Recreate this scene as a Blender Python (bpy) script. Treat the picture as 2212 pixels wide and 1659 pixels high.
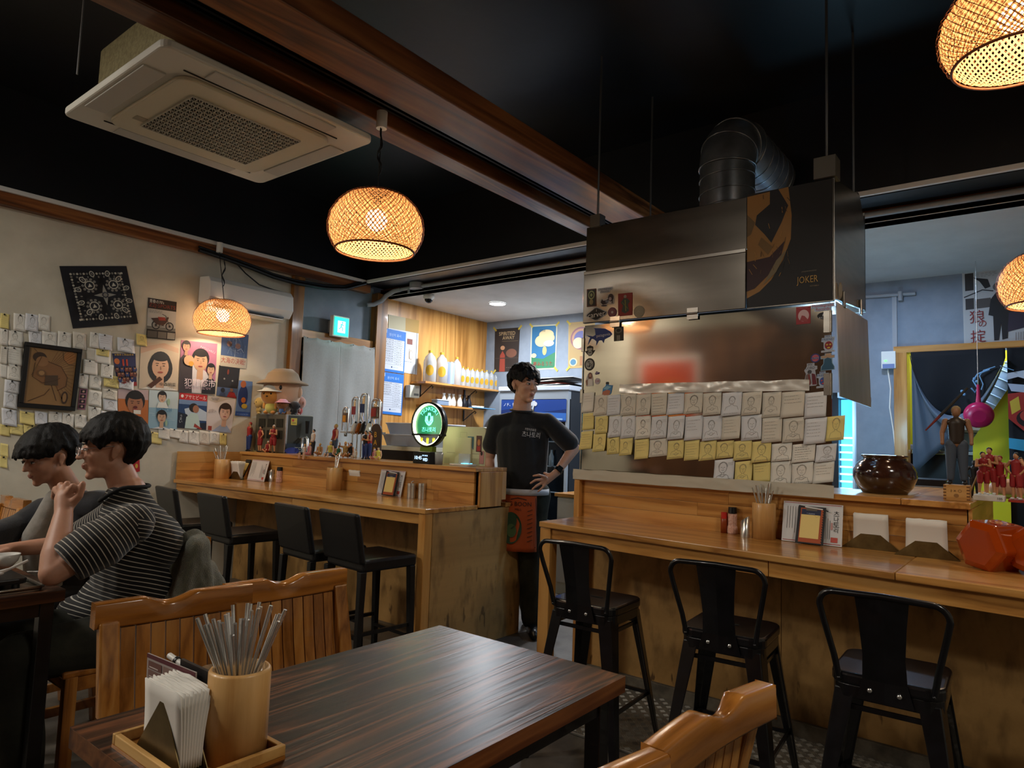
import bpy, bmesh, math, random
from math import pi, sin, cos, radians as R
from mathutils import Vector as V, Matrix, noise, Euler

for _o in list(bpy.data.objects): bpy.data.objects.remove(_o)
SC = bpy.context.scene
COL = SC.collection
RND = random.Random(7)

# ---------------------------------------------------------------- camera, world, exposure
YAW, PITCH, ROLL, FPX, EYE = 0.66965, 0.080643, 0.03472, 1468.5, V((0, 0, 1.30))
F_ = V((cos(YAW)*cos(PITCH), sin(YAW)*cos(PITCH), sin(PITCH)))
_r0 = V((sin(YAW), -cos(YAW), 0)); _u0 = _r0.cross(F_)
R_ = _r0*cos(ROLL) + _u0*sin(ROLL); U_ = R_.cross(F_)
cd = bpy.data.cameras.new('camera'); cam = bpy.data.objects.new('camera', cd); COL.objects.link(cam)
cd.sensor_width = 36; cd.lens = FPX/2212*36; cd.clip_start = .02; cd.clip_end = 60
cam.matrix_world = Matrix(((R_.x, U_.x, -F_.x, EYE.x), (R_.y, U_.y, -F_.y, EYE.y), (R_.z, U_.z, -F_.z, EYE.z), (0, 0, 0, 1)))
SC.camera = cam
SC.view_settings.view_transform = 'Standard'; SC.view_settings.look = 'None'
SC.view_settings.gamma = 1; SC.view_settings.use_curve_mapping = False
SC.view_settings.exposure = 0.0
W_ = bpy.data.worlds.new('world'); SC.world = W_; W_.use_nodes = True
W_.node_tree.nodes['Background'].inputs[0].default_value = (.30, .33, .40, 1)
W_.node_tree.nodes['Background'].inputs[1].default_value = 0.02

def at(px, py, X=None, Y=None, Z=None):
    """point of the room seen at a photograph pixel, on the plane X=, Y= or Z="""
    d = R_*((px-1106)/FPX) - U_*((py-829.5)/FPX) + F_
    if X is not None: t = (X-EYE.x)/d.x
    elif Y is not None: t = (Y-EYE.y)/d.y
    else: t = (Z-EYE.z)/d.z
    return EYE + d*t

def area(name, loc, rot, sx, sy, power, col, spread=pi):
    l = bpy.data.lights.new(name, 'AREA'); l.shape = 'RECTANGLE'; l.size = sx; l.size_y = sy
    l.energy = power; l.color = col; l.spread = spread
    o = bpy.data.objects.new(name, l); COL.objects.link(o); o.location = loc; o.rotation_euler = rot
    return o
def point(name, loc, power, col, rad=.05):
    l = bpy.data.lights.new(name, 'POINT'); l.energy = power; l.color = col; l.shadow_soft_size = rad
    o = bpy.data.objects.new(name, l); COL.objects.link(o); o.location = loc
    return o
WARM = (1, .66, .34); COOL = (.80, .88, 1); BLUE = (.30, .55, 1)
def disk(name, loc, size, power, col, rot=(0, 0, 0)):
    o = area(name, loc, rot, size, size, power, col); o.data.shape = 'DISK'; return o
disk('kitchen_downlight_light', (5.68, 4.74, 2.765), .20, 62, (.88, .93, 1))
disk('added_kitchen_fill', (5.4, 3.0, 2.765), .20, 56, (.88, .93, 1))  # added ceiling fill to brighten the kitchen, no fitting stands here
disk('added_blue_kitchen_fill', (5.6, 1.0, 2.765), .20, 20, (.50, .68, 1))  # blue fill added overhead to strengthen the fridge glow in the right kitchen
disk('added_fill_back', (-1.7, 2.3, 3.35), .30, 56, (1, .93, .82))  # unseen fill added behind the camera, also glows softly in the hood plate
disk('added_fill_front', (1.2, -1.2, 3.2), .5, 32, (1, .92, .80))  # out-of-view fill added to raise the room's overall brightness
disk('added_fill_left', (-.6, 4.0, 3.2), .5, 44, (1, .94, .84))  # added overhead fill that brightens the left and rear plaster
disk('added_fill_corner', (-1.9, 4.9, 3.4), .4, 56, (1, .95, .86))  # fill added so the unseen corner reflects bright in the steel flap
area('far_room_light', (7.1, .3, 2.7), (0, 0, 0), .5, 1.2, 24, (.7, .84, 1))


# ---------------------------------------------------------------- materials
def lin(h):
    if not isinstance(h, str): return tuple(h[:3]) + (1,)
    c = [int(h[i:i+2], 16)/255 for i in (0, 2, 4)]
    return tuple(x/12.92 if x <= .04045 else ((x+.055)/1.055)**2.4 for x in c) + (1,)
_mc = {}
def mat(name, col='808080', rough=.6, metal=0., emit=None, es=1., trans=0., alpha=1., coat=0., spec=.5, ior=1.45, sheen=0.):
    if name in _mc: return _mc[name]
    m = bpy.data.materials.new(name); m.use_nodes = True
    b = m.node_tree.nodes['Principled BSDF']; I = b.inputs
    I['Base Color'].default_value = lin(col); I['Roughness'].default_value = rough; I['Metallic'].default_value = metal
    I['Transmission Weight'].default_value = trans; I['Alpha'].default_value = alpha; I['Coat Weight'].default_value = coat
    I['Specular IOR Level'].default_value = spec; I['IOR'].default_value = ior; I['Sheen Weight'].default_value = sheen
    if emit: I['Emission Color'].default_value = lin(emit); I['Emission Strength'].default_value = es
    m.diffuse_color = lin(col); _mc[name] = m
    return m
def flat(h, rough=.55): return mat('print_'+h, h, rough)
def N(m, t, **kw):
    n = m.node_tree.nodes.new(t)
    for k, v in kw.items():
        if k.startswith('i_'):
            k = k[2:]; k = int(k) if k.isdigit() else k.replace('_', ' ')
            n.inputs[k].default_value = v
        else: setattr(n, k, v)
    return n
def L(m, a, b): m.node_tree.links.new(a, b)
def ramp(m, fac, stops):
    r = N(m, 'ShaderNodeValToRGB'); e = r.color_ramp.elements
    e[0].position, e[0].color = stops[0][0], lin(stops[0][1]); e[1].position, e[1].color = stops[-1][0], lin(stops[-1][1])
    for p, c in stops[1:-1]: x = e.new(p); x.color = lin(c)
    L(m, fac, r.inputs[0]); return r.outputs[0]
def bump(m, h, s=.2, d=.01):
    b = N(m, 'ShaderNodeBump', i_Strength=s, i_Distance=d); L(m, h, b.inputs['Height'])
    L(m, b.outputs[0], m.node_tree.nodes['Principled BSDF'].inputs['Normal'])
def coords(m, scale=(1, 1, 1), kind='Object', rot=(0, 0, 0)):
    t = N(m, 'ShaderNodeTexCoord'); mp = N(m, 'ShaderNodeMapping'); mp.inputs['Scale'].default_value = scale
    mp.inputs['Rotation'].default_value = rot
    L(m, t.outputs[kind], mp.inputs[0]); return mp.outputs[0]
def wood(name, stops, axis='X', rough=.35, sc=1., coat=.2, bs=.15, rings=7., kind='Object', ring_dist=3.5):
    """grain running along the given axis: stretched noise lines over slow ring figure, with per-piece offset"""
    if name in _mc: return _mc[name]
    m = mat(name, 'ffffff', rough, coat=coat); P = m.node_tree.nodes['Principled BSDF']; P.inputs['Coat Roughness'].default_value = .26 if 'walnut' in name else .10
    if 'walnut' in name: P.inputs['Specular IOR Level'].default_value = .32
    a = 'XYZ'.index(axis); s = [9*sc]*3; s[a] = .55*sc
    t = N(m, 'ShaderNodeTexCoord'); oi = N(m, 'ShaderNodeObjectInfo'); ml = N(m, 'ShaderNodeVectorMath', operation='MULTIPLY_ADD')
    cr = N(m, 'ShaderNodeCombineXYZ'); L(m, oi.outputs['Random'], cr.inputs[0]); L(m, oi.outputs['Random'], cr.inputs[1]); L(m, oi.outputs['Random'], cr.inputs[2])
    L(m, cr.outputs[0], ml.inputs[0]); ml.inputs[1].default_value = (7, 11, 5); L(m, t.outputs[kind], ml.inputs[2])
    mp = N(m, 'ShaderNodeMapping'); mp.inputs['Scale'].default_value = s; L(m, ml.outputs[0], mp.inputs[0])
    n1 = N(m, 'ShaderNodeTexNoise', i_Scale=.9, i_Detail=3., i_Roughness=.55, i_Distortion=.6); L(m, mp.outputs[0], n1.inputs[0])
    mu = N(m, 'ShaderNodeMath', operation='MULTIPLY', i_1=rings); L(m, n1.outputs[0], mu.inputs[0])
    pp = N(m, 'ShaderNodeMath', operation='PINGPONG', i_1=1.); L(m, mu.outputs[0], pp.inputs[0])
    n2 = N(m, 'ShaderNodeTexNoise', i_Scale=14., i_Detail=4., i_Roughness=.7); L(m, mp.outputs[0], n2.inputs[0])
    mx = N(m, 'ShaderNodeMix', data_type='FLOAT', i_0=.38); L(m, pp.outputs[0], mx.inputs[2]); L(m, n2.outputs[0], mx.inputs[3])
    c = ramp(m, mx.outputs[0], stops)
    hs = N(m, 'ShaderNodeHueSaturation'); mr = N(m, 'ShaderNodeMapRange', i_3=.88, i_4=1.12); L(m, oi.outputs['Random'], mr.inputs[0]); L(m, mr.outputs[0], hs.inputs['Value']); L(m, c, hs.inputs['Color'])
    L(m, hs.outputs[0], P.inputs['Base Color'])
    if bs: bump(m, mx.outputs[0], bs, .003)
    return m
def noisy(name, c1, c2, scale=6., rough=.8, bs=.2, detail=6., metal=0., stretch=(1, 1, 1), coat=0., bd=.004, lo=.35, hi=.65, sheen=0.):
    if name in _mc: return _mc[name]
    m = mat(name, c1, rough, metal, coat=coat, sheen=sheen); P = m.node_tree.nodes['Principled BSDF']
    v = coords(m, stretch); n = N(m, 'ShaderNodeTexNoise', i_Scale=scale, i_Detail=detail, i_Roughness=.6); L(m, v, n.inputs[0])
    L(m, ramp(m, n.outputs[0], [(lo, c1), (hi, c2)]), P.inputs['Base Color'])
    if bs:
        n2 = N(m, 'ShaderNodeTexNoise', i_Scale=scale*6, i_Detail=4.); L(m, v, n2.inputs[0]); bump(m, n2.outputs[0], bs, bd)
    return m

PINE = [(.18, '9a6630'), (.45, 'bb8443'), (.8, 'c89554')]
OAK = [(.15, '8a4d1c'), (.45, 'b8702c'), (.8, 'c98038')]
pineX = wood('pine_x', PINE, 'X', .3, 1, .35); pineY = wood('pine_y', PINE, 'Y', .28, 1, .4); pineZ = wood('pine_z', PINE, 'Z', .3, 1, .3)
chairX = wood('chair_wood_x', [(.15, '84501e'), (.5, 'b0712f'), (.8, 'bd8240')], 'X', .22, .8, .6, .04)
chairZ = wood('chair_wood_z', [(.15, '7c4b1c'), (.5, 'aa6f2f'), (.8, 'ba8240')], 'Z', .25, 1.3, .5, .06)
beamX = wood('beam_wood', [(.15, '46260f'), (.5, '764420'), (.8, '8e5a2e')], 'X', .42, .8, .2, .3, 9)
beamY = wood('beam_wood_y', [(.15, '3c1c0c'), (.5, '6d3a1b'), (.8, '85502a')], 'Y', .45, .8, .1, .3, 9)
postZ = wood('post_wood', [(.15, '51310f'), (.5, '8a5a24'), (.8, '9c6a30')], 'Z', .45, .8, .1, .2)
plyZ = wood('ply_wood', [(.1, '8f5f27'), (.42, 'b98342'), (.8, 'cc9852')], 'Z', .38, .42, .25, .05, 11)
panelZ = wood('birch_panel', [(.15, '94703e'), (.5, 'a57e48'), (.8, 'b08850')], 'X', .5, .5, .05, .05, 3)
walnutX = wood('walnut_top', [(.12, '150c07'), (.35, '2b1a10'), (.55, '412818'), (.72, '5c3722'), (.9, '82502f')], 'X', .37, 1.3, .10, .22, 15)
walnutE = wood('walnut_edge', [(.15, '2e180c'), (.5, '54301a'), (.8, '704626')], 'X', .4, 1, .1, .2)
walnutY = wood('walnut_edge_y', [(.15, '3a1d0c'), (.5, '6a3a1a'), (.8, '8a5228')], 'Y', .35, 1, .2, .2)
bambooZ = wood('bamboo', [(.15, 'b98a50'), (.5, 'd0a468'), (.8, 'dcb47a')], 'Z', .4, 1.5, .15, .04, 4)
plaster = noisy('plaster_wall', 'b9b2a0', 'c9c2b0', 3, .85, .25)
bluewall = noisy('blue_grey_wall', '76808c', '828c98', 5, .8, .15)
blackpaint = noisy('black_ceiling_paint', '0a0b0f', '101218', 3, .42, .15)
blackmetal = noisy('black_metal', '0b0b0d', '121216', 20, .28, .05, coat=.3)
blackplastic = mat('black_plastic', '0d0d10', .35)
leather = noisy('black_leather', '101011', '18181a', 60, .38, .3, coat=.15, bd=.002)
steel = noisy('brushed_steel', '8f8b84', 'a29e96', 3, .26, .04, metal=1., stretch=(1, .3, 8), bd=.001)
hoodsteel = noisy('hood_steel', '524e48', '66615a', 2.2, .25, .03, metal=1., stretch=(1, .4, 3), bd=.001)
chrome = mat('polished_steel', 'd8d8d6', .26, .88)
galv = noisy('galvanised_duct', '8b9198', '6d7279', 7, .28, .1, metal=.75)
whiteplastic = mat('white_plastic', 'd9d8d2', .35)
creamplastic = mat('cream_plastic', 'cfcbb8', .4)
greyplastic = mat('grey_plastic', '8d9094', .5)
paper = mat('white_paper', 'dcd9d0', .8); paper2 = mat('ivory_paper', 'd0cabd', .8); paper3 = mat('cool_paper', 'd4d6da', .8)
yellowpaper = mat('yellow_note_paper', 'dccb82', .8)
glassm = mat('clear_glass', 'ffffff', .03, trans=1., ior=1.45)
pencil = mat('pencil_line', '77736c', .8); ink = mat('ink_line', '3a3836', .8)

# ---------------------------------------------------------------- mesh accumulator
WM = {}
class M:
    def __init__(s): s.v = []; s.f = []; s.mi = []; s.ms = []; s.sm = []; s.X = Matrix.Identity(4); s.cur = 0; s.smooth = False
    def use(s, m, smooth=None):
        if m not in s.ms: s.ms.append(m)
        s.cur = s.ms.index(m)
        if smooth is not None: s.smooth = smooth
        return s
    def add(s, vs, fs, smooth=None):
        n = len(s.v); s.v += [s.X @ V(v) for v in vs]
        for f in fs: s.f.append([i+n for i in f]); s.mi.append(s.cur); s.sm.append(s.smooth if smooth is None else smooth)
        return s
    def hexa(s, p):   # 4 bottom ccw, 4 top ccw
        return s.add(p, [(3, 2, 1, 0), (4, 5, 6, 7), (0, 1, 5, 4), (1, 2, 6, 5), (2, 3, 7, 6), (3, 0, 4, 7)], False)
    def box(s, x0, x1, y0, y1, z0, z1):
        return s.hexa([(x0, y0, z0), (x1, y0, z0), (x1, y1, z0), (x0, y1, z0), (x0, y0, z1), (x1, y0, z1), (x1, y1, z1), (x0, y1, z1)])
    def quad(s, a, b, c, d): return s.add([a, b, c, d], [(0, 1, 2, 3)])
    def prism(s, poly, d):
        n = len(poly); d = V(d); p = [V(q) for q in poly]
        return s.add(p + [q+d for q in p], [tuple(range(n-1, -1, -1)), tuple(range(n, 2*n))] + [(i, (i+1) % n, (i+1) % n+n, i+n) for i in range(n)], False)
    def cyl(s, p0, p1, r0, r1=None, n=16, caps=True, smooth=True):
        p0, p1 = V(p0), V(p1); r1 = r0 if r1 is None else r1; d = (p1-p0).normalized()
        a = d.orthogonal().normalized(); b = d.cross(a); vs = []
        for p, r in ((p0, r0), (p1, r1)):
            vs += [p + (a*cos(2*pi*i/n)+b*sin(2*pi*i/n))*r for i in range(n)]
        s.add(vs, [(i, (i+1) % n, (i+1) % n+n, i+n) for i in range(n)], smooth)
        if caps: s.add(vs, [tuple(range(n-1, -1, -1)), tuple(range(n, 2*n))], False)
        return s
    def tube(s, pts, r, n=8, closed=False, caps=True, rad=None):
        P = [V(p) for p in pts]; k = len(P); vs = []; a = None
        for i, p in enumerate(P):
            t = (P[(i+1) % k]-P[i-1]) if closed else (P[min(i+1, k-1)]-P[max(i-1, 0)])
            t = t.normalized() if t.length > 1e-9 else V((0, 0, 1))
            a = t.orthogonal().normalized() if a is None else (a-t*a.dot(t)).normalized()
            b = t.cross(a); rr = rad[i] if rad else r
            vs += [p + (a*cos(2*pi*j/n)+b*sin(2*pi*j/n))*rr for j in range(n)]
        fs = []
        for i in range(k if closed else k-1):
            i2 = (i+1) % k
            fs += [(i*n+j, i*n+(j+1) % n, i2*n+(j+1) % n, i2*n+j) for j in range(n)]
        s.add(vs, fs, True)
        if caps and not closed: s.add(vs, [tuple(range(n-1, -1, -1)), tuple(range((k-1)*n, k*n))], False)
        return s
    def lathe(s, prof, c=(0, 0, 0), n=24, smooth=True, closed=False):
        c = V(c); vs = []
        for r, z in prof: vs += [c + V((r*cos(2*pi*i/n), r*sin(2*pi*i/n), z)) for i in range(n)]
        fs = [(k*n+i, k*n+(i+1) % n, (k+1)*n+(i+1) % n, (k+1)*n+i) for k in range(len(prof)-1) for i in range(n)]
        return s.add(vs, fs, smooth)
    def ball(s, c, r, n=16, m=10, rot=None):
        c = V(c); r = V((r, r, r)) if not hasattr(r, '__len__') else V(r); vs = []; fs = []
        for i in range(m+1):
            t = pi*i/m
            for j in range(n):
                q = V((r.x*sin(t)*cos(2*pi*j/n), r.y*sin(t)*sin(2*pi*j/n), r.z*cos(t)))
                if rot is not None: q = rot @ q
                vs.append(c+q)
        for i in range(m):
            for j in range(n): fs.append((i*n+j, (i+1)*n+j, (i+1)*n+(j+1) % n, i*n+(j+1) % n))
        return s.add(vs, fs, True)
    def capsule(s, p0, r0, p1, r1, n=12):
        s.ball(p0, r0, n, 8); s.ball(p1, r1, n, 8); return s.cyl(p0, p1, r0, r1, n, False)
    def rbox(s, x0, x1, y0, y1, z0, z1, r=.01, k=3, axis='Z'):   # box with rounded corners about one axis
        def ring(u0, u1, v0, v1):
            o = []
            for (cu, cv, a0) in ((u1-r, v1-r, 0), (u0+r, v1-r, 90), (u0+r, v0+r, 180), (u1-r, v0+r, 270)):
                for i in range(k+1): a = R(a0+90*i/k); o.append((cu+r*cos(a), cv+r*sin(a)))
            return o
        if axis == 'Z': return s.prism([(u, v, z0) for u, v in ring(x0, x1, y0, y1)], (0, 0, z1-z0))
        if axis == 'X': return s.prism([(x0, u, v) for u, v in ring(y0, y1, z0, z1)], (x1-x0, 0, 0))
        return s.prism([(u, y0, v) for u, v in ring(x0, x1, z0, z1)][::-1], (0, y1-y0, 0))
    def build(s, name, m=None, parent=None, world=False, bevel=0., seg=2, subdiv=0, label=None, kind=None):
        me = bpy.data.meshes.new(name); vs = s.v
        if world and parent is not None: iv = WM[parent.name].inverted(); vs = [iv @ v for v in vs]
        me.from_pydata([tuple(v) for v in vs], [], s.f)
        for x in (s.ms or [m]): me.materials.append(x)
        for p, i, sm in zip(me.polygons, s.mi, s.sm): p.material_index = i; p.use_smooth = sm
        o = bpy.data.objects.new(name, me); COL.objects.link(o)
        if parent is not None: o.parent = parent
        WM[o.name] = WM[parent.name].copy() if parent is not None else Matrix.Identity(4)
        if bevel:
            b = o.modifiers.new('bevel', 'BEVEL'); b.width = bevel; b.segments = seg; b.limit_method = 'ANGLE'; b.angle_limit = R(40)
        if subdiv:
            b = o.modifiers.new('sub', 'SUBSURF'); b.levels = subdiv; b.render_levels = subdiv
        if label: o['label'] = label
        if kind: o['kind'] = kind
        return o

def tag(o, label=None, cat=None, group=None, kind=None):
    if label: o['label'] = label
    if cat: o['category'] = cat
    if group: o['group'] = group
    if kind: o['kind'] = kind
    return o
def thing(name, label, cat, loc=(0, 0, 0), rz=0., group=None, rot=None):
    o = bpy.data.objects.new(name, None); COL.objects.link(o); o.empty_display_size = .05
    place(o, loc, rz, rot)
    return tag(o, label, cat, group)
def place(o, loc, rz=0., rot=None):
    o.location = loc; o.rotation_euler = rot if rot is not None else (0, 0, rz)
    WM[o.name] = Matrix.Translation(V(loc)) @ Euler(tuple(o.rotation_euler)).to_matrix().to_4x4()
def dup(root, loc, rz=0., label=None, group=None, rot=None, scale=None):
    r = root.copy(); COL.objects.link(r); place(r, loc, rz, rot)
    if scale: r.scale = (scale,)*3
    if label: r['label'] = label
    if group: r['group'] = group
    for ch in root.children:
        c = ch.copy(); COL.objects.link(c); c.parent = r
        for g in ch.children: d = g.copy(); COL.objects.link(d); d.parent = c
    return r
def struct(name, m, bm, **k):
    return bm.build(name, m, kind='structure', **k)

# ---------------------------------------------------------------- flat print: pages built of thin coloured shapes
TMP = bpy.data.scenes.new('workbench'); TCOL = TMP.collection   # scratch scene: evaluates one object at a time
def evaluate(o):
    TCOL.objects.link(o)
    with bpy.context.temp_override(scene=TMP, view_layer=TMP.view_layers[0]):
        dg = bpy.context.evaluated_depsgraph_get(); dg.update(); return o.evaluated_get(dg)
_tc = {}
def text_mesh(txt):
    if txt in _tc: return _tc[txt]
    c = bpy.data.curves.new('t', 'FONT'); c.body = txt; c.align_x = 'CENTER'; c.align_y = 'CENTER'; c.resolution_u = 2; c.space_line = .9
    o = bpy.data.objects.new('t', c); me = evaluate(o).to_mesh()
    r = ([v.co.copy() for v in me.vertices], [tuple(p.vertices) for p in me.polygons])
    bpy.data.objects.remove(o); bpy.data.curves.remove(c)
    if r[0]:
        x0 = min(v.x for v in r[0]); x1 = max(v.x for v in r[0]); y0 = min(v.y for v in r[0]); y1 = max(v.y for v in r[0])
        for v in r[0]: v.x -= (x0+x1)/2; v.y -= (y0+y1)/2
        r = r + ((x1-x0, y1-y0),)
    else: r = r + ((1, 1),)
    _tc[txt] = r; return r
class Page:
    """A flat sheet given by 4 world corners (top-left, top-right, bottom-right, bottom-left); u right, v down, 0..1.
    Prints lie in thin layers on its face."""
    def __init__(s, c, thick=.0015):
        s.c = [V(p) for p in c]; s.m = M(); s.lay = 1; s.t = thick
        s.w = ((s.c[1]-s.c[0]).length+(s.c[2]-s.c[3]).length)/2; s.h = ((s.c[3]-s.c[0]).length+(s.c[2]-s.c[1]).length)/2
        s.n = (s.c[3]-s.c[0]).cross(s.c[1]-s.c[0]).normalized()
        if s.n.dot(EYE-s.c[0]) < 0: s.n = -s.n
    def P(s, u, v, k=None):
        a = s.c[0].lerp(s.c[1], u); b = s.c[3].lerp(s.c[2], u)
        return a.lerp(b, v) + s.n*(s.t + .00045*(s.lay if k is None else k))
    def poly(s, pts, col, lay=True):
        s.m.use(flat(col) if isinstance(col, str) else col); s.m.add([s.P(*p) for p in pts], [tuple(range(len(pts)))], False)
        if lay: s.lay += 1
        return s
    def rect(s, u0, v0, u1, v1, col): return s.poly([(u0, v0), (u1, v0), (u1, v1), (u0, v1)], col)
    def ell(s, u, v, ru, rv, col, n=20, a0=0, a1=360, rot=0):
        k = s.h/s.w; pts = []
        for i in range(n):
            a = R(a0+(a1-a0)*i/(n if a1-a0 >= 360 else n-1)); x, y = ru*cos(a), rv*k*sin(a)
            pts.append((u+x*cos(R(rot))-y*sin(R(rot)), v+(x*sin(R(rot))+y*cos(R(rot)))/k))
        return s.poly(pts, col)
    def line(s, pts, w, col, closed=False):
        k = s.w/s.h; s.m.use(flat(col) if isinstance(col, str) else col); q = [V((u, v/k)) for u, v in pts]
        if closed: q.append(q[0])
        vs = []
        for i, p in enumerate(q):
            t = (q[min(i+1, len(q)-1)]-q[max(i-1, 0)])
            t = t.normalized() if t.length > 1e-9 else V((1, 0)); nn = V((-t.y, t.x))*w/2
            for z in (p+nn, p-nn): vs.append(s.P(z.x, z.y*k))
        s.m.add(vs, [(2*i, 2*i+1, 2*i+3, 2*i+2) for i in range(len(q)-1)], False); return s
    def text(s, txt, u, v, h, col, rot=0, wmax=None, sx=1., vert=False):
        if vert:
            for i, ch in enumerate(txt): s.text(ch, u, v+i*h*1.12, h, col, rot, wmax, sx)
            return s
        vs, fs, (tw, th) = text_mesh(txt)
        if not vs: return s
        k = s.h/s.w; sc = h*k/th; ax = sc*sx
        if wmax and tw*ax > wmax: ax = wmax/tw
        s.m.use(flat(col) if isinstance(col, str) else col); c, n = cos(R(rot)), sin(R(rot)); o = []
        for q in vs:
            x, y = q.x*ax, -q.y*sc; o.append(s.P(u+x*c-y*n, v+(x*n+y*c)/k))
        s.m.add(o, fs, False); s.lay += .3; return s
    def lines(s, u0, v0, u1, v1, n, col, w=.006, rnd=RND):   # rows of small writing, built as broken strokes
        for i in range(n):
            v = v0+(v1-v0)*(i+.5)/n; u = u0
            while u < u1-.02:
                l = rnd.uniform(.03, .12)*(u1-u0)*1.5; s.line([(u, v), (min(u+l, u1), v+rnd.uniform(-.003, .003))], w, col); u += l+rnd.uniform(.01, .04)
            if rnd.random() < .2: continue
        return s
    def sheet(s, col, m=None):
        m = m or (flat(col) if isinstance(col, str) else col); b = M(); b.use(m)
        a = [p+s.n*.0002 for p in s.c]; z = [p+s.n*s.t for p in s.c]
        b.hexa(a+z) if (s.c[1]-s.c[0]).cross(s.c[2]-s.c[1]).dot(s.n) > 0 else b.hexa(a[::-1]+z[::-1])
        return b
def poster(name, label, cat, corners, base, draw, group=None, thick=.0015, sheetname='sheet'):
    pg = Page(corners, thick); c = sum(pg.c, V())/4
    t = thing(name, label, cat, tuple(c), 0, group)
    pg.sheet(base).build(sheetname, None, t, True)
    if draw:
        draw(pg)
        if pg.m.v: pg.m.build('print', None, t, True)
    return t
def wq(pts, **pl): return [at(x, y, **pl) for x, y in pts]

# ================================================================= THE ROOM
ZC = 3.6
struct('floor', noisy('concrete_floor', '3a352f', '57514a', 5, .5, .25, detail=8), M().box(-2.6, 7, -2.6, 6.6, -.1, 0))
struct('wall_left', plaster, M().box(-2.6, 3.69, 5.65, 5.80, 0, 2.80))
struct('wall_left_panel', bluewall, M().box(3.80, 4.72, 5.68, 5.80, 2.28, 2.86))
struct('wall_kitchen', plyZ, M().box(4.83, 6.72, 5.66, 5.80, 0, 2.80))
# plywood sheets of the kitchen side wall, each a panel
struct('wall_back', bluewall, M().box(6.59, 6.72, -2.6, 5.66, 2.15, 2.80).box(6.59, 6.72, 1.02, 5.66, 0, 2.15).box(6.59, 6.72, -2.6, -.9, 0, 2.15))
struct('wall_far_room', noisy('yellow_room_wall', 'd8c616', 'e2d020', 2, .7, .05), M().box(7.5, 7.6, -2.6, 1.6, 0, 2.8))
struct('floor_far_room', blackpaint, M().box(6.72, 7.6, -2.6, 1.6, -.1, 0))
struct('wall_front', plaster, M().box(-2.7, -2.6, -2.6, 5.8, 0, ZC))
struct('trim_10', wood('panel_wood', [(.15, '3a2212'), (.5, '5e3a20'), (.8, '704828')], 'Z', .5, .5, 0, .05), M().box(-2.6, -2.58, -2.5, 5.0, 0, 3.0))
struct('wall_right', plaster, M().box(-2.6, 7.6, -2.7, -2.6, 0, ZC))
struct('ceiling', blackpaint, M().box(-2.6, 5.0, -2.6, 5.8, ZC, ZC+.1))
struct('ceiling_kitchen', noisy('white_ceiling', 'b9b9b6', 'c3c3c0', 4, .7, .05), M().box(4.83, 7.6, -2.6, 5.8, 2.785, 2.85))
bm = M(); bm.box(-2.6, 4.60, 5.60, 5.80, 2.90, ZC)
struct('wall_left_upper', blackpaint, bm)
bm = M(); bm.box(4.54, 4.66, -2.6, 5.65, 2.862, ZC).box(4.66, 4.95, -2.6, 5.65, 2.872, 2.95)
struct('wall_back_upper', blackpaint, bm)
struct('trim_1', beamX, M().box(-2.6, 4.60, 5.585, 5.70, 2.78, 2.885), bevel=.004)
struct('trim_2', beamY, M().box(4.83, 4.95, -2.6, 5.70, 2.785, 2.872), bevel=.004)
railm = mat('white_conduit', 'dad9d6', .5)
def conduit(name, a, b, m=railm, joints=()):
    o = struct(name, m, M().box(min(a[0], b[0]), max(a[0], b[0]), min(a[1], b[1]), max(a[1], b[1]), a[2]-.018, a[2]+.014), bevel=.004)
    return o
conduit('trim_3', (-2.6, 5.560, 2.885), (4.53, 5.585, 2.885)); conduit('trim_4', (4.512, -2.6, 2.885), (4.537, 5.55, 2.885))
# posts and lintel of the curtained doorway
struct('trim_5', postZ, M().box(3.69, 3.81, 5.60, 5.80, 0, 2.78), bevel=.004)
struct('trim_6', postZ, M().box(4.70, 4.845, 5.58, 5.80, 0, 2.80), bevel=.004)
struct('trim_7', pineX, M().box(3.81, 4.70, 5.62, 5.78, 2.205, 2.285), bevel=.004)
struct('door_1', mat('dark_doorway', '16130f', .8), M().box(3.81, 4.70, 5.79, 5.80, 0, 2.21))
# door frame of the far room
struct('trim_8', pineZ, M().box(6.54, 6.68, .93, 1.03, 0, 2.15), bevel=.004)
struct('trim_9', pineY, M().box(6.54, 6.68, -.9, 1.03, 2.145, 2.20), bevel=.004)

# ---- timber beams under the black ceiling
for n, (y0, y1, z1, w) in enumerate(((2.585, 2.73, 2.965, 'slimmer timber tie beam beside the ceiling air conditioner'), (2.15, 2.40, 2.975, 'thick timber tie beam crossing the black ceiling to the steel hood'))):
    b = M().box(-2.6, 4.54, y0, y1, 2.85, z1).build('ceiling_beam', beamX, bevel=.006); tag(b, w, 'beam')
b = M(); b.use(blackmetal)
for k in range(3): b.box(-2.6, 4.54, 2.47+.035*k, 2.485+.035*k, 2.905, 2.925)
b.box(-2.6, 4.54, 2.42, 2.58, 2.93, 2.96)
tag(b.build('lighting_track'), 'black lighting track running in the gap between the two timber beams', 'track')

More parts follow.
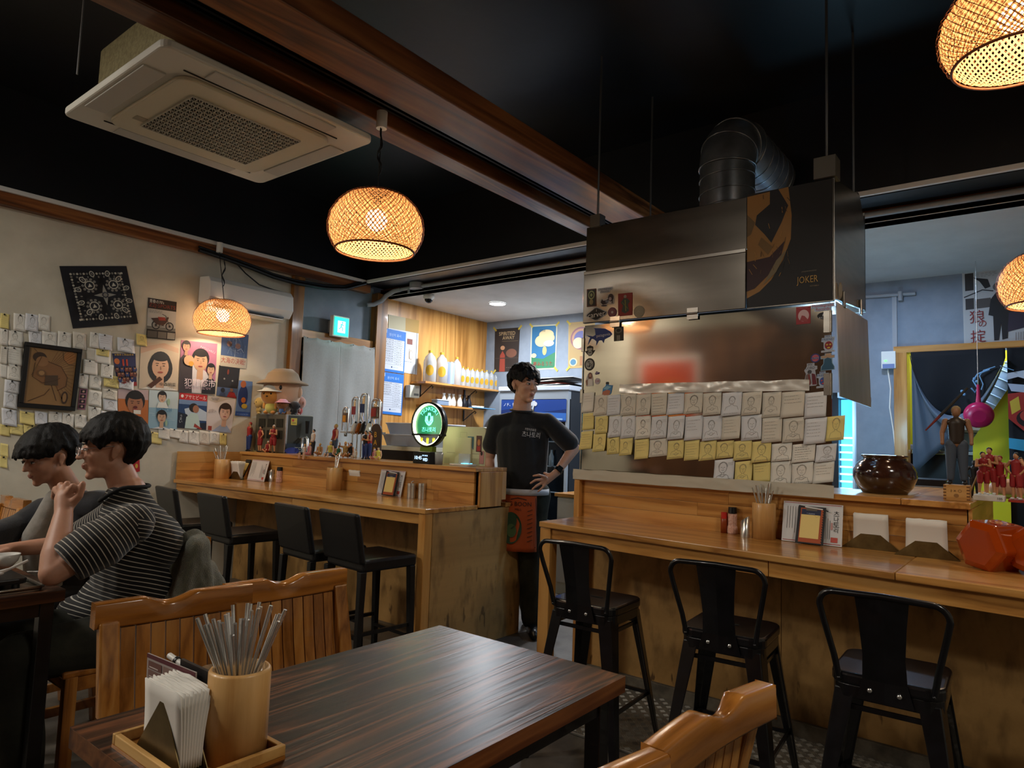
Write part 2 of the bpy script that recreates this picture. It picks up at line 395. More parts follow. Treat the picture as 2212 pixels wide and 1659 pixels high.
# ---- grey conduit pipe, junction box and elbow along the kitchen header
t = thing('conduit_pipe', 'grey conduit pipe with elbow running along the kitchen header', 'pipe', (4.80, 4.6, 2.84))
M().tube([(4.81, y, 2.835) for y in (5.35, 4.5, 3.5, 2.5, 0, -2)], .02, 10).build('pipe', greyplastic, t, True)
M().tube([(4.81, 5.35, 2.835), (4.80, 5.45, 2.825), (4.77, 5.53, 2.78), (4.74, 5.57, 2.72), (4.66, 5.60, 2.67), (4.60, 5.63, 2.66)], .024, 10).build('elbow', greyplastic, t, True)
t = thing('junction_box', 'round grey junction box on the conduit above the kitchen camera', 'junction box', (4.80, 5.10, 2.835))
M().cyl((4.80, 5.10, 2.81), (4.80, 5.10, 2.875), .075, None, 24).build('box_body', greyplastic, t, True, bevel=.004)
M().box(4.79, 4.80, 5.20, 5.225, 2.78, 2.82).build('clip', greyplastic, t, True)
t = thing('dome_camera', 'white dome security camera under the kitchen ceiling', 'camera', (4.98, 5.15, 2.78))
M().lathe([(.0, .0), (.055, 0), (.06, -.03), (.045, -.05)], (4.98, 5.10, 2.785)).build('camera_housing', whiteplastic, t, True)
M().ball((4.98, 5.10, 2.735), .043, 16, 10).build('camera_dome', mat('dark_dome', '0a0a0c', .08), t, True)
# black cable bundle drooping along the left wall top
t = thing('cable_bundle', 'thick black cable bundle drooping below the left wall plate', 'cable', (3.6, 5.55, 2.7))
pts = [at(x, y, Y=5.56) for x, y in ((430, 540), (490, 560), (540, 578), (590, 598), (640, 612), (700, 622), (745, 624), (790, 612))]
M().tube(pts, .018, 8).build('cable', blackplastic, t, True)
M().tube([p+V((0, .01, .03)) for p in pts], .010, 8).build('cable', blackplastic, t, True)
tag(M().tube([at(x, y, Y=5.60) for x, y in ((508, 566), (530, 590), (560, 615), (590, 626), (612, 632), (628, 648), (633, 668), (627, 682))], .006, 6).build('wall_cable', blackplastic), 'thin black cable looping over the wall air conditioner', 'cable')

# ================================================================= CEILING AIR CONDITIONER
t = thing('ceiling_air_conditioner', 'white square cassette air conditioner hung under the black ceiling', 'air conditioner', (1.6, 3.13, 2.75))
x0, x1, y0, y1 = 1.09, 2.125, 2.61, 3.635; zp = 2.75; cx, cy = (x0+x1)/2, (y0+y1)/2
M().rbox(x0, x1, y0, y1, zp, zp+.035, .045, 5).build('outer_panel', mat('ac_white', 'c9c7bd', .45), t, True, bevel=.008)
M().rbox(x0+.14, x1-.14, y0+.14, y1-.14, zp-.018, zp+.0, .07, 6).build('inner_panel', mat('ac_cream', 'c2bca6', .5), t, True, bevel=.006)
gx0, gx1, gy0, gy1 = cx-.27, cx+.27, cy-.25, cy+.25
M().box(gx0, gx1, gy0, gy1, zp-.0185, zp-.0182).build('grille_recess', mat('grille_dark', '26241f', .9), t, True)
gm = M(); n = 21
for i in range(n+1):
    x = gx0+(gx1-gx0)*i/n; gm.box(x-.0018, x+.0018, gy0, gy1, zp-.026, zp-.0186)
for j in range(15):
    y = gy0+(gy1-gy0)*j/14; gm.box(gx0, gx1, y-.0022, y+.0022, zp-.026, zp-.0186)
for i in range(n):
    for j in range(14):
        ax = gx0+(gx1-gx0)*i/n; bx = gx0+(gx1-gx0)*(i+1)/n; ay = gy0+(gy1-gy0)*j/14; by = gy0+(gy1-gy0)*(j+1)/14
        gm.hexa([(ax, ay, zp-.024), (ax+.003, ay, zp-.024), (bx+.003, by, zp-.024), (bx, by, zp-.024), (ax, ay, zp-.019), (ax+.003, ay, zp-.019), (bx+.003, by, zp-.019), (bx, by, zp-.019)])
gm.build('grille', mat('grille_bar', 'aeaba0', .5), t, True, kind='stuff')
for s in (-1, 1):
    M().box(cx-.30, cx+.30, cy+s*.448-.045, cy+s*.448+.045, zp-.006, zp+.001).build('louvre', mat('ac_flap', 'b3b1ab', .5), t, True, bevel=.003)
    M().box(cx+s*.452-.045, cx+s*.452+.045, cy-.30, cy+.30, zp-.006, zp+.001).build('louvre', mat('ac_flap'), t, True, bevel=.003)
    M().box(cx-.38, cx+.38, cy+s*.392-.003, cy+s*.392+.003, zp-.004, zp+.0005).build('air_slot', mat('grille_dark'), t, True)
M().box(1.28, 1.33, 3.28, 3.33, zp-.0195, zp-.018).build('badge', mat('ac_badge', '8a8370', .5), t, True)
M().box(x0+.11, x1-.09, 2.775, y1-.07, zp+.035, zp+.36).build('insulated_casing', noisy('quilted_insulation', '7d7452', '9a9069', 9, .85, .6, stretch=(1, 6, 6), bd=.02), t, True, bevel=.02)
for (a, b) in ((1.12, 3.58), (1.12, 2.80), (2.06, 3.58)): M().cyl((a, b, zp+.2), (a, b, ZC), .004, None, 6).build('hanger_rod', greyplastic, t, True)

# ================================================================= RIGHT COUNTER
def birch_stained():
    m = panelZ.copy(); m.name = 'stained_birch'; P = m.node_tree.nodes['Principled BSDF']; src = P.inputs['Base Color'].links[0].from_socket
    v = coords(m, (6, 6, 2.2)); n = N(m, 'ShaderNodeTexNoise', i_Scale=2.2, i_Detail=8.); L(m, v, n.inputs[0])
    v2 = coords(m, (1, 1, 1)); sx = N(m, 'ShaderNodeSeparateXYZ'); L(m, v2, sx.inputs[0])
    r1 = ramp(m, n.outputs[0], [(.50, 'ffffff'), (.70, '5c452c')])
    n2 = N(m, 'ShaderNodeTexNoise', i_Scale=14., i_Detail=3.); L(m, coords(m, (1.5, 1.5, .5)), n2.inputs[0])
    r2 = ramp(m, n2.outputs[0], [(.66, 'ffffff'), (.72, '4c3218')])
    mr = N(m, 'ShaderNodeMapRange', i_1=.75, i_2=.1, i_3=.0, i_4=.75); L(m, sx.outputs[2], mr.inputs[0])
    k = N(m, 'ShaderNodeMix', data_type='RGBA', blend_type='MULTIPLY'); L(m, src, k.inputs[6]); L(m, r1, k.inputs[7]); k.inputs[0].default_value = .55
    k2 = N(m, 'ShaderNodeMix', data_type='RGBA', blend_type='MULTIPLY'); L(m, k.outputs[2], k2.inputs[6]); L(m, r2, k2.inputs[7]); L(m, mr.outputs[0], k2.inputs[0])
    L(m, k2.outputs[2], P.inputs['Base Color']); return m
stained = birch_stained()
ZT = .877
RC = thing('bar_counter', 'long pine bar counter below the steel hood on the right', 'counter', (3.1, .9, 0))
def pr(name, poly, z0, z1, m, p, **k): return M().prism([(x, y, z0) for x, y in poly], (0, 0, z1-z0)).build(name, m, p, True, **k)
def fx(y): return 2.74+(y-.07)*.0887 if y > .07 else 2.74+(y-.07)*.06
pr('worktop_board', [(fx(.44), .44), (3.345, .44), (3.345, 2.10), (2.92, 2.10)], .849, ZT, pineY, RC, bevel=.004)
pr('worktop_board', [(fx(-.9), -.9), (4.6, -.9), (4.6, .262), (3.345, .262), (3.345, .4385), (fx(.4385), .4385)], .849, ZT, pineY, RC, bevel=.004)
for a, b in ((2.07, .9), (.897, -.9)):
    pr('apron', [(fx(b)+.022, b), (fx(b)+.045, b), (fx(a)+.045, a), (fx(a)+.022, a)], .785, .848, pineY, RC, bevel=.002)
M().box(2.925, 2.99, 2.03, 2.095, 0, .848).build('post', pineZ, RC, True, bevel=.003)
M().box(3.27, 3.33, 2.05, 2.10, 0, .848).build('post', pineZ, RC, True, bevel=.003)
M().box(3.34, 3.36, 1.0, 2.10, .0, .848).build('kick_panel', stained, RC, True)
M().box(3.34, 3.36, -.9, .997, .0, .848).build('kick_panel', stained, RC, True)
M().box(3.315, 3.341, -.9, 2.05, 0, .075).build('plinth', noisy('cement_plinth', '4a443b', '6b6355', 12, .85, .4), RC, True, bevel=.004)
for z0, z1 in ((ZT, .945), (.9462, 1.012), (1.0132, 1.079)):
    b0 = {0: 2.10}.get(0); cuts = [2.10] + sorted([RND.uniform(.5, 1.9) for _ in range(2)], reverse=True) + [.262]
    for a, b in zip(cuts, cuts[1:]): M().box(3.333, 3.353, b+.0006, a, z0, z1).build('back_board', pineY, RC, True, bevel=.001)
M().box(3.333, 4.6, .250, .268, ZT, 1.079).build('side_board', pineX, RC, True)
M().box(3.30, 3.36, 2.10, 2.135, .60, 1.08).build('end_board', pineZ, RC, True, bevel=.003)
pr('ledge_board', [(3.305, .50), (3.85, .50), (3.85, 2.14), (3.305, 2.14)], 1.080, 1.106, pineY, RC, bevel=.003)
pr('ledge_board', [(3.305, .2535), (4.6, .235), (4.6, .76), (3.85, .76), (3.85, .498), (3.305, .498)], 1.080, 1.106, pineX, RC, bevel=.003)
M().box(3.84, 3.86, .76, 2.10, 0, 1.079).build('inner_panel', panelZ, RC, True)

# checker plate step along the counter foot
plate = mat('checker_steel', '7a766e', .45, .6)
CP = thing('checker_plate', 'checkered steel plate on the floor along the right bar', 'floor plate', (3.0, .9, 0))
M().box(2.66, 3.314, -.9, 2.3, .001, .012).build('plate', plate, CP, True, bevel=.002)
tb = M(); i = 0
yy = -.88
while yy < 2.28:
    xx = 2.68; j = 0
    while xx < 3.3:
        a = R(45) if (i+j) % 2 else R(-45)
        for k in (-1, 0, 1):
            ox, oy = k*.0085*cos(a+pi/2), k*.0085*sin(a+pi/2); dx, dy = .013*cos(a), .013*sin(a); wx, wy = .002*cos(a+pi/2), .002*sin(a+pi/2)
            c = V((xx+ox, yy+oy, .012))
            tb.add([c+V((-dx-wx, -dy-wy, 0)), c+V((dx-wx, dy-wy, 0)), c+V((dx+wx, dy+wy, 0)), c+V((-dx+wx, -dy+wy, 0)), c+V((-dx*.7, -dy*.7, .003)), c+V((dx*.7, dy*.7, .003))], [(0, 1, 5, 4), (2, 3, 4, 5), (1, 2, 5), (3, 0, 4)], False)
        xx += .034; j += 1
    yy += .034; i += 1
tb.build('tread_bars', plate, CP, True, kind='stuff')

# ================================================================= LEFT COUNTER
LC = thing('bar_counter', 'pine bar counter of the leather chairs ending in a plain end panel', 'counter', (3.1, 4.2, 0))
def lx(y): return 2.82-(y-2.85)*.043
pr('worktop_board', [(lx(2.84), 2.84), (3.285, 2.84), (3.285, 4.30), (lx(4.3), 4.30)], .849, ZT, pineY, LC, bevel=.004)
pr('worktop_board', [(lx(4.302), 4.302), (3.285, 4.302), (3.285, 5.635), (lx(5.635), 5.635)], .849, ZT, pineY, LC, bevel=.004)
for a, b in ((5.62, 4.1), (4.098, 2.88)):
    pr('apron', [(lx(b)+.02, b), (lx(b)+.042, b), (lx(a)+.042, a), (lx(a)+.02, a)], .785, .848, pineY, LC, bevel=.002)
M().box(2.828, 2.89, 2.845, 2.90, 0, .848).build('post', pineZ, LC, True, bevel=.003)
M().box(2.895, 3.76, 2.847, 2.868, 0, .848).build('end_panel', stained, LC, True, bevel=.002)
M().box(3.56, 3.775, 2.838, 5.60, .849, ZT).build('rear_worktop', pineY, LC, True, bevel=.003)
M().box(3.272, 3.29, 2.87, 5.635, 0, .848).build('kick_panel', stained, LC, True)
M().box(3.74, 3.76, 2.87, 5.60, 0, .848).build('rear_panel', panelZ, LC, True)
for z0, z1 in ((ZT, .945), (.9462, 1.012), (1.0132, 1.084)):
    cuts = [5.635] + sorted([RND.uniform(3.1, 5.2) for _ in range(3)], reverse=True) + [2.868]
    for a, b in zip(cuts, cuts[1:]): M().box(3.272, 3.29, b+.0006, a, z0, z1).build('back_board', pineY, LC, True, bevel=.001)
    M().box(2.715, 3.271, 5.615, 5.635, z0, z1+(.02 if z0 > 1 else 0)).build('side_board', pineX, LC, True, bevel=.001)
M().box(3.245, 3.56, 2.835, 5.60, 1.085, 1.110).build('ledge_board', pineY, LC, True, bevel=.003)
M().box(3.285, 3.50, 2.828, 2.846, .86, 1.084).build('end_cap', pineZ, LC, True, bevel=.003)
M().box(3.50, 3.55, 2.828, 2.846, .90, 1.084).build('end_cap', pineZ, LC, True, bevel=.003)
M().box(3.54, 3.56, 2.87, 5.60, ZT, 1.084).build('inner_panel', panelZ, LC, True)
CP2 = thing('checker_plate', 'checkered steel plate on the floor below the leather bar chairs', 'floor plate', (2.9, 4.2, 0))
M().box(2.62, 3.27, 2.95, 5.6, .001, .012).build('plate', plate, CP2, True, bevel=.002)

# ================================================================= DINING TABLE
DT = thing('dining_table', 'dark walnut dining table with black steel frame in the foreground', 'table', (1.02, 1.13, 0))
M().box(.532, 1.510, .815, 1.438, .7395, .7402).build('table_surface', walnutX, DT, True)
M().box(.532, 1.510, .815, 1.438, .702, .7394).build('tabletop', walnutE, DT, True, bevel=.001)
for x, y in ((.56, .845), (1.445, .845), (.56, 1.365), (1.445, 1.365)): M().box(x, x+.042, y, y+.042, 0, .701).build('leg', blackmetal, DT, True, bevel=.002)
for a in ((.60, 1.445, .85, .875), (.60, 1.445, 1.375, 1.40)): M().box(a[0], a[1], a[2], a[3], .655, .701).build('rail', blackmetal, DT, True)
for a in ((.568, .593, .887, 1.365), (1.453, 1.478, .887, 1.365)): M().box(a[0], a[1], a[2], a[3], .655, .701).build('rail', blackmetal, DT, True)
T2 = thing('dining_table', 'walnut dining table of the two seated customers with a tray on it', 'table', (.45, 3.0, 0))
M().box(-.15, .925, 2.63, 3.26, .7395, .7402).build('table_surface', walnutX, T2, True)
M().box(-.15, .925, 2.63, 3.26, .702, .7394).build('tabletop', walnutE, T2, True, bevel=.001)
for x, y in ((.86, 2.65), (.86, 3.20), (-.13, 2.65), (-.13, 3.20)): M().box(x, x+.042, y, y+.042, 0, .701).build('leg', blackmetal, T2, True, bevel=.002)
for a in ((-.09, .86, 2.655, 2.68), (-.09, .86, 3.205, 3.23)): M().box(a[0], a[1], a[2], a[3], .655, .701).build('rail', blackmetal, T2, True)

# ================================================================= WOODEN CHAIRS
def wooden_chair(name, label, loc, rz):
    t = thing(name, label, 'chair', loc, rz); w = .19; top = .862
    def yb(z): return -.185-max(0, z-.44)*.24
    for s in (-1, 1):
        b = M(); xs = (s*(w-.045), s*w) if s > 0 else (s*w, s*(w-.045))
        zs = [0, .42, .60, top-.045]; d = .034
        for i in range(3):
            za, zb = zs[i], zs[i+1]; ya, yb2 = yb(za) - (0 if i else .03*(1)), yb(zb)
            if i == 0: ya = -.225
            b.hexa([(xs[0], ya, za), (xs[1], ya, za), (xs[1], ya+d, za), (xs[0], ya+d, za), (xs[0], yb2, zb), (xs[1], yb2, zb), (xs[1], yb2+d, zb), (xs[0], yb2+d, zb)])
        b.build('rear_post', chairZ, t, bevel=.005)
        M().box(*((s*w-.04, s*w) if s > 0 else (s*w, s*w+.04)), .15, .19, 0, .42).build('leg', chairZ, t, bevel=.004)
        M().box(*((s*w-.03, s*w-.008) if s > 0 else (s*w+.008, s*w+.03)), -.19, .15, .17, .205).build('stretcher', chairX, t, bevel=.003)
        M().box(*((s*w-.032, s*w-.006) if s > 0 else (s*w+.006, s*w+.032)), -.16, .15, .365, .415).build('seat_rail', chairX, t, bevel=.003)
    # crest rail with a scooped hand hold
    n = 28; vs = []
    for i in range(n+1):
        u = i/n; x = -w-.008+(2*w+.016)*u; sc = max(0, 1-abs((u-.56)/.15)**1.6); zt = top-.017*sc+.004*sin(pi*u); y0 = yb(top-.03)+.012*cos(pi*(u-.5))-.012
        vs += [(x, y0-.006, top-.062), (x, y0+.036, top-.062), (x, y0+.036-.012*sc, zt-.006*sc), (x, y0-.004, zt)]
    fs = []
    for i in range(n):
        a = 4*i
        fs += [(a, a+1, a+5, a+4), (a+1, a+2, a+6, a+5), (a+2, a+3, a+7, a+6), (a+3, a, a+4, a+7)]
    b = M(); b.add(vs, fs, True); b.add(vs[:4], [(3, 2, 1, 0)], False); b.add(vs[-4:], [(0, 1, 2, 3)], False)
    b.build('crest_rail', chairX, t, bevel=.006)
    ns = 8; gap = .0035; x = -w+.048; sw = (2*w-.096)/ns
    for k in range(ns):
        a, c = x+k*sw+gap/2, x+(k+1)*sw-gap/2; b = M(); zs = [.455, .57, .68, top-.064]
        for i in range(3):
            za, zb = zs[i], zs[i+1]; o = [0, .012, .010, 0]
            ya, yc = yb(za)+.010-o[i], yb(zb)+.010-o[i+1]
            b.hexa([(a, ya, za), (c, ya, za), (c, ya+.012, za), (a, ya+.012, za), (a, yc, zb), (c, yc, zb), (c, yc+.012, zb), (a, yc+.012, zb)])
        b.build('slat', chairZ, t)
    M().box(-w+.04, w-.04, yb(.45)+.004, yb(.45)+.03, .43, .458).build('back_rail', chairX, t, bevel=.003)
    M().box(-w-.003, w+.003, -.175, .20, .416, .442).build('seat', chairX, t, bevel=.008)
    M().box(-w+.04, w-.04, .158, .18, .365, .415).build('seat_rail', chairX, t, bevel=.003)
    return t
ch = wooden_chair('dining_chair', 'slatted wooden chair directly behind the walnut table tray, left of the pair', (.885, 1.56, 0), R(180-6))
def another(label, loc, rz): return dup(ch, loc, rz, label)
another('slatted wooden chair behind the dark walnut table, right one of the pair', (1.235, 1.555, 0), R(180-3))
another('slatted wooden chair cut by the bottom edge, in front of the steel stools', (1.165, .72, 0), R(-5))
another('wooden chair at the bottom edge showing only one rounded rail end', (.76, .74, 0), R(-4))
another('wooden chair under the striped-shirt customer with a fleece jacket on its back', (1.16, 2.88, 0), R(90))
another('wooden chair standing beyond the customer in the dark jacket', (1.085, 4.72, 0), R(90))
another('wooden chair under the customer in the dark jacket', (1.12, 3.50, 0), R(92))

# ================================================================= LEATHER BAR CHAIRS
def leather_chair(label, loc, rz):
    t = thing('leather_bar_chair', label, 'bar chair', loc, rz, 'black leather bar chairs'); w = .18
    M().box(-w, w, -.17, .20, .555, .625).build('seat', leather, t, bevel=.018, seg=3)
    b = M(); b.hexa([(-w, -.19, .60), (w, -.19, .60), (w, -.15, .60), (-w, -.15, .60), (-w, -.245, .872), (w, -.245, .872), (w, -.205, .872), (-w, -.205, .872)])
    b.build('backrest', leather, t, bevel=.014, seg=3)
    for sx in (-1, 1):
        for sy in (-1, 1):
            x, y = sx*(w-.02), (-.165 if sy < 0 else .17)
            b = M(); b.hexa([(x*1.05-.014, y*1.1-.014, 0), (x*1.05+.014, y*1.1-.014, 0), (x*1.05+.014, y*1.1+.014, 0), (x*1.05-.014, y*1.1+.014, 0), (x-.019, y-.019, .56), (x+.019, y-.019, .56), (x+.019, y+.019, .56), (x-.019, y+.019, .56)])
            b.build('leg', leather, t, bevel=.003)
    M().box(-w+.03, w-.03, .16, .18, .16, .18).build('footrest', blackmetal, t)
    M().box(-w+.03, w-.03, -.18, -.16, .20, .22).build('stretcher', blackmetal, t)
    for s in (-1, 1): M().box(s*(w-.02)-.008, s*(w-.02)+.008, -.165, .17, .22, .24).build('stretcher', blackmetal, t)
    return t
lc = leather_chair('black leather bar chair nearest to the counter end panel', (2.615, 3.06, 0), R(-90-4))
for lab, loc, a in (('black leather bar chair second from the counter end panel', (2.60, 3.48, 0), -95), ('black leather bar chair with a wide gap on its right, third from the end panel', (2.55, 4.31, 0), -92), ('black leather bar chair farthest away beside the left wall', (2.55, 4.93, 0), -96)):
    dup(lc, loc, R(a), lab)

# ================================================================= STEEL STOOLS
def steel_stool(label, loc, rz):
    t = thing('steel_bar_stool', label, 'stool', loc, rz, 'black steel stools at the right bar'); w = .150; zs = .642
    M().rbox(-w, w, -w, w, zs-.038, zs, .05, 5).build('seat', blackmetal, t, bevel=.010, seg=3)
    M().rbox(-w+.004, w-.004, -w+.004, w-.004, zs-.075, zs-.034, .05, 5).build('seat_skirt', blackmetal, t, bevel=.004)
    M().rbox(-.03, .03, -.008, .008, zs+.0002, zs+.0012, .007, 3).build('hand_slot', mat('slot_black', '020203', .9), t)
    for sx in (-1, 1):
        for sy in (-1, 1):
            a = V((sx*(w-.035), sy*(w-.035), zs-.05)); c = V((sx*.205, sy*.205, 0)); b = M()
            def ring(p, r, h):   # flaring V channel leg
                return [p+V((-sx*r, sy*h, 0)), p+V((sx*h*.7, sy*h*.7, 0)), p+V((sx*h, -sy*r, 0)), p+V((sx*(h-.006), -sy*r, 0)), p+V((sx*.002, sy*.002, 0)), p+V((-sx*r, sy*(h-.006), 0))]
            r0, r1 = ring(a, .034, .030), ring(c, .012, .014)
            b.add(r1+r0, [(i, (i+1) % 6, (i+1) % 6+6, i+6) for i in range(6)] + [tuple(range(5, -1, -1)), tuple(range(6, 12))], False)
            b.build('leg', blackmetal, t, bevel=.003)
            M().cyl(c+V((0, 0, 0)), c+V((0, 0, .02)), .017, None, 12).build('rubber_foot', blackplastic, t)
    for z, k in ((.235, .168), (.535, .133)):
        for s in (-1, 1):
            M().box(-k, k, s*k-.005, s*k+.005, z, z+.014).build('crossbar', blackmetal, t)
            M().box(s*k-.005, s*k+.005, -k, k, z, z+.014).build('crossbar', blackmetal, t)
    # hoop back
    pts = [(-.122, -.148, .620), (-.134, -.160, .69), (-.158, -.190, .80), (-.166, -.200, .842)]
    for i in range(1, 6): a = R(18*i); pts.append((-.166+.04*(1-cos(a)), -.200-.008*sin(a), .842+.042*sin(a)))
    pts += [(0, -.212, .888)] + [(-x, y, z) for x, y, z in pts[::-1]]
    M().tube(pts, .0095, 8).build('back_hoop', blackmetal, t)
    b = M(); m_ = [(-.055, -.152, .600), (.055, -.152, .600), (.048, -.163, .665), (.058, -.200, .883)]
    prof = [(.074, -.156, .575), (.058, -.158, .636), (.055, -.172, .71), (.061, -.192, .80), (.070, -.209, .885)]
    vs = []
    for hw, y, z in prof: vs += [(-hw, y, z), (0, y-.006, z), (hw, y, z), (hw, y+.003, z), (0, y-.003, z), (-hw, y+.003, z)]
    b.add(vs, [(6*i+j, 6*i+(j+1) % 6, 6*i+6+(j+1) % 6, 6*i+6+j) for i in range(4) for j in range(6)], False); b.build('back_splat', blackmetal, t)
    for s in (-1, 1):
        M().ball((s*.038, -.163, .606), (.007, .004, .007), 12, 8).build('rivet', chrome, t)
        M().ball((s*.122, -.155, .622), (.006, .006, .006), 12, 8).build('rivet', blackmetal, t)
    return t
st = steel_stool('black steel bar stool nearest to the standing man', (2.565, 1.53, 0), R(-90+3))
dup(st, (2.56, .945, 0), R(-90+5), 'black steel bar stool in the middle of the three')
dup(st, (2.43, .395, 0), R(-90+2), 'black steel bar stool at the right edge, largest of the three')

def atd(px, py, dep): return EYE + (R_*((px-1106)/FPX) - U_*((py-829.5)/FPX) + F_)*dep

# ================================================================= EXTRACTION HOOD
HX, HY0, HY1 = 3.33, .765, 2.115
HD = thing('extraction_hood', 'large stainless steel extraction hood above the right bar', 'hood', (3.6, 1.45, 1.97))
M().box(HX, HX+.012, 1.168, HY1, 2.288, 2.556).build('upper_plate', hoodsteel, HD, True, bevel=.002)
M().box(HX-.010, HX+.012, 1.168, HY1+.004, 1.985, 2.272).build('lower_plate', hoodsteel, HD, True, bevel=.003)
M().box(HX-.014, HX+.0, 1.168, HY1+.004, 2.270, 2.290).build('seam_ledge', steel, HD, True, bevel=.002)
M().box(HX+.001, HX+.02, HY0, 1.167, 1.985, 2.566).build('poster_plate', hoodsteel, HD, True)
# right side: sheet with sloping top
M().prism([(3.35, HY0, 2.0), (4.03, HY0, 2.06), (4.03, HY0, 2.52), (3.90, HY0, 2.66), (3.35, HY0, 2.57)], (0, .012, 0)).build('side_plate', steel, HD, True)
M().prism([(3.35, HY1-.012, 2.0), (4.03, HY1-.012, 2.06), (4.03, HY1-.012, 2.52), (3.90, HY1-.012, 2.6), (3.35, HY1-.012, 2.55)], (0, .012, 0)).build('side_plate', steel, HD, True)
M().prism([(3.345, HY0+.012, 2.556), (3.90, HY0+.012, 2.60), (3.90, HY0+.012, 2.59), (3.345, HY0+.012, 2.545)], (0, HY1-HY0-.03, 0)).build('top_plate', hoodsteel, HD, True)
M().box(4.02, 4.03, HY0, HY1, 2.05, 2.60).build('rear_plate', steel, HD, True)
M().box(3.336, 3.345, HY0-.004, HY0+.010, 1.99, 2.57).build('edge_strip', steel, HD, True)
led = mat('hood_led', 'a8d8ff', .5, emit='86c8ff', es=9)
M().box(3.42, 3.95, HY0+.04, HY0+.06, 2.02, 2.035).build('light_strip', led, HD, True)
M().box(3.36, 3.375, HY0+.04, 1.2, 2.00, 2.012).build('light_strip', led, HD, True)
point('hood_light', (3.65, 1.1, 2.1), 7, (.5, .74, 1), .08).parent = None
# hanging flap with the notes on it, clear sheet hinged to the side
flapsteel = noisy('flap_steel', '9a958d', 'aaa59c', 2.5, .085, .008, metal=1., stretch=(1, .3, 2), bd=.0006)
FL = thing('steel_flap', 'long polished steel flap with hinges hanging below the hood face', 'panel', (3.33, 1.45, 1.1))
M().box(3.331, 3.337, .775, 2.11, 1.12, 1.972).build('sheet', flapsteel, FL, True)
FS = thing('side_flap', 'hinged blue-lit steel flap on the right side of the hood', 'panel', (3.7, .76, 1.5))
M().hexa([(3.345, .742, 1.545), (4.01, .738, 1.533), (4.01, .742, 1.533), (3.345, .746, 1.545), (3.345, .757, 1.985), (4.035, .757, 2.005), (4.035, .761, 2.005), (3.345, .761, 1.985)]).build('sheet', noisy('side_steel', '8a8f98', 'a4a9b2', 3, .38, .03, metal=.85, stretch=(2, 1, .5), bd=.0006), FS, True)
for x, z in ((3.48, 2.02), (3.86, 2.05)): M().box(x, x+.035, .752, .764, z-.04, z+.04).build('hinge', steel, FS, True, bevel=.003)
def hinge(parent, y, z, horizontal=True):
    b = M()
    if horizontal: b.box(3.317, 3.321, y-.03, y+.03, z-.030, z-.004).box(3.317, 3.321, y-.03, y+.03, z+.004, z+.030).cyl((3.316, y-.03, z), (3.316, y+.03, z), .006, None, 10)
    else: b.box(3.326, 3.331, y-.03, y-.004, z-.05, z+.05).cyl((3.326, y-.036, z-.05), (3.326, y-.036, z+.05), .006, None, 10)
    b.build('hinge', steel, parent, True)
hinge(FL, 1.905, 1.978); hinge(FL, 1.445, 1.984)
for z in (1.89, 1.60): hinge(FL, .812, z, False)
for z in (1.86, 1.56): M().box(3.324, 3.336, 2.108, 2.128, z-.04, z+.04).build('hinge', steel, FL, True, bevel=.002)
M().box(3.325, 3.34, 2.112, 2.118, 1.14, 1.96).build('edge_strip', steel, FL, True)
# crumpled aluminium tape strip and the masking tape along the ledge
def wavy_strip(name, y0, y1, z0, z1, x, m, parent, amp=.006, n=60, k=6, seed=0):
    vs = []
    for i in range(n+1):
        y = y0+(y1-y0)*i/n
        for j in range(k+1):
            z = z0+(z1-z0)*j/k; e = 0 if 0 < j < k else .3
            d = amp*abs(noise.noise(V((y*22+seed, z*30, seed))))
            vs.append((x-.001-d, y, z+.004*noise.noise(V((y*9, seed, j)))*(1 if j in (0, k) else 0)))
    b = M(); b.add(vs, [(i*(k+1)+j, i*(k+1)+j+1, (i+1)*(k+1)+j+1, (i+1)*(k+1)+j) for i in range(n) for j in range(k)], True)
    return b.build(name, m, parent, True)
TP = thing('foil_tape', 'crumpled white foil strip above the drawings on the steel flap', 'tape', (3.325, 1.4, 1.6))
wavy_strip('strip', .87, 1.87, 1.572, 1.624, 3.327, mat('white_foil', 'c9c6be', .3, .25), TP, .010)
TP2 = thing('masking_tape', 'worn white masking tape sealing the flap bottom to the wooden ledge', 'tape', (3.30, 1.45, 1.09))
wavy_strip('strip', .76, 2.145, 1.085, 1.142, 3.302, mat('masking_tape_mat', 'b9b3a3', .6), TP2, .006, 70, 6, 3)
# rods carrying the hood, with their brackets
for i, (x, y, w, b) in enumerate(((3.345, 2.05, 'left front rod carrying the steel hood', .045), (3.95, 2.02, 'left rear rod carrying the steel hood', .02), (3.36, .80, 'right front rod with a large grey box on the steel hood', .065), (3.93, .80, 'right rear rod with a small bracket on the steel hood', .03))):
    t = thing('hanger_rod', w, 'rod', (x, y, 2.56)); z0 = (2.55, 2.6, 2.572, 2.64)[i]
    M().cyl((x, y, z0), (x, y, ZC), .0065, None, 8).build('rod', mat('rod_zinc', '6f7276', .4, .8), t, True)
    M().box(x-b*.7, x+b*.7, y-b*.75, y+b*.75, z0, z0+b*1.6).build('bracket', mat('bracket_grey', '5e5c57', .45, .5), t, True, bevel=.002)
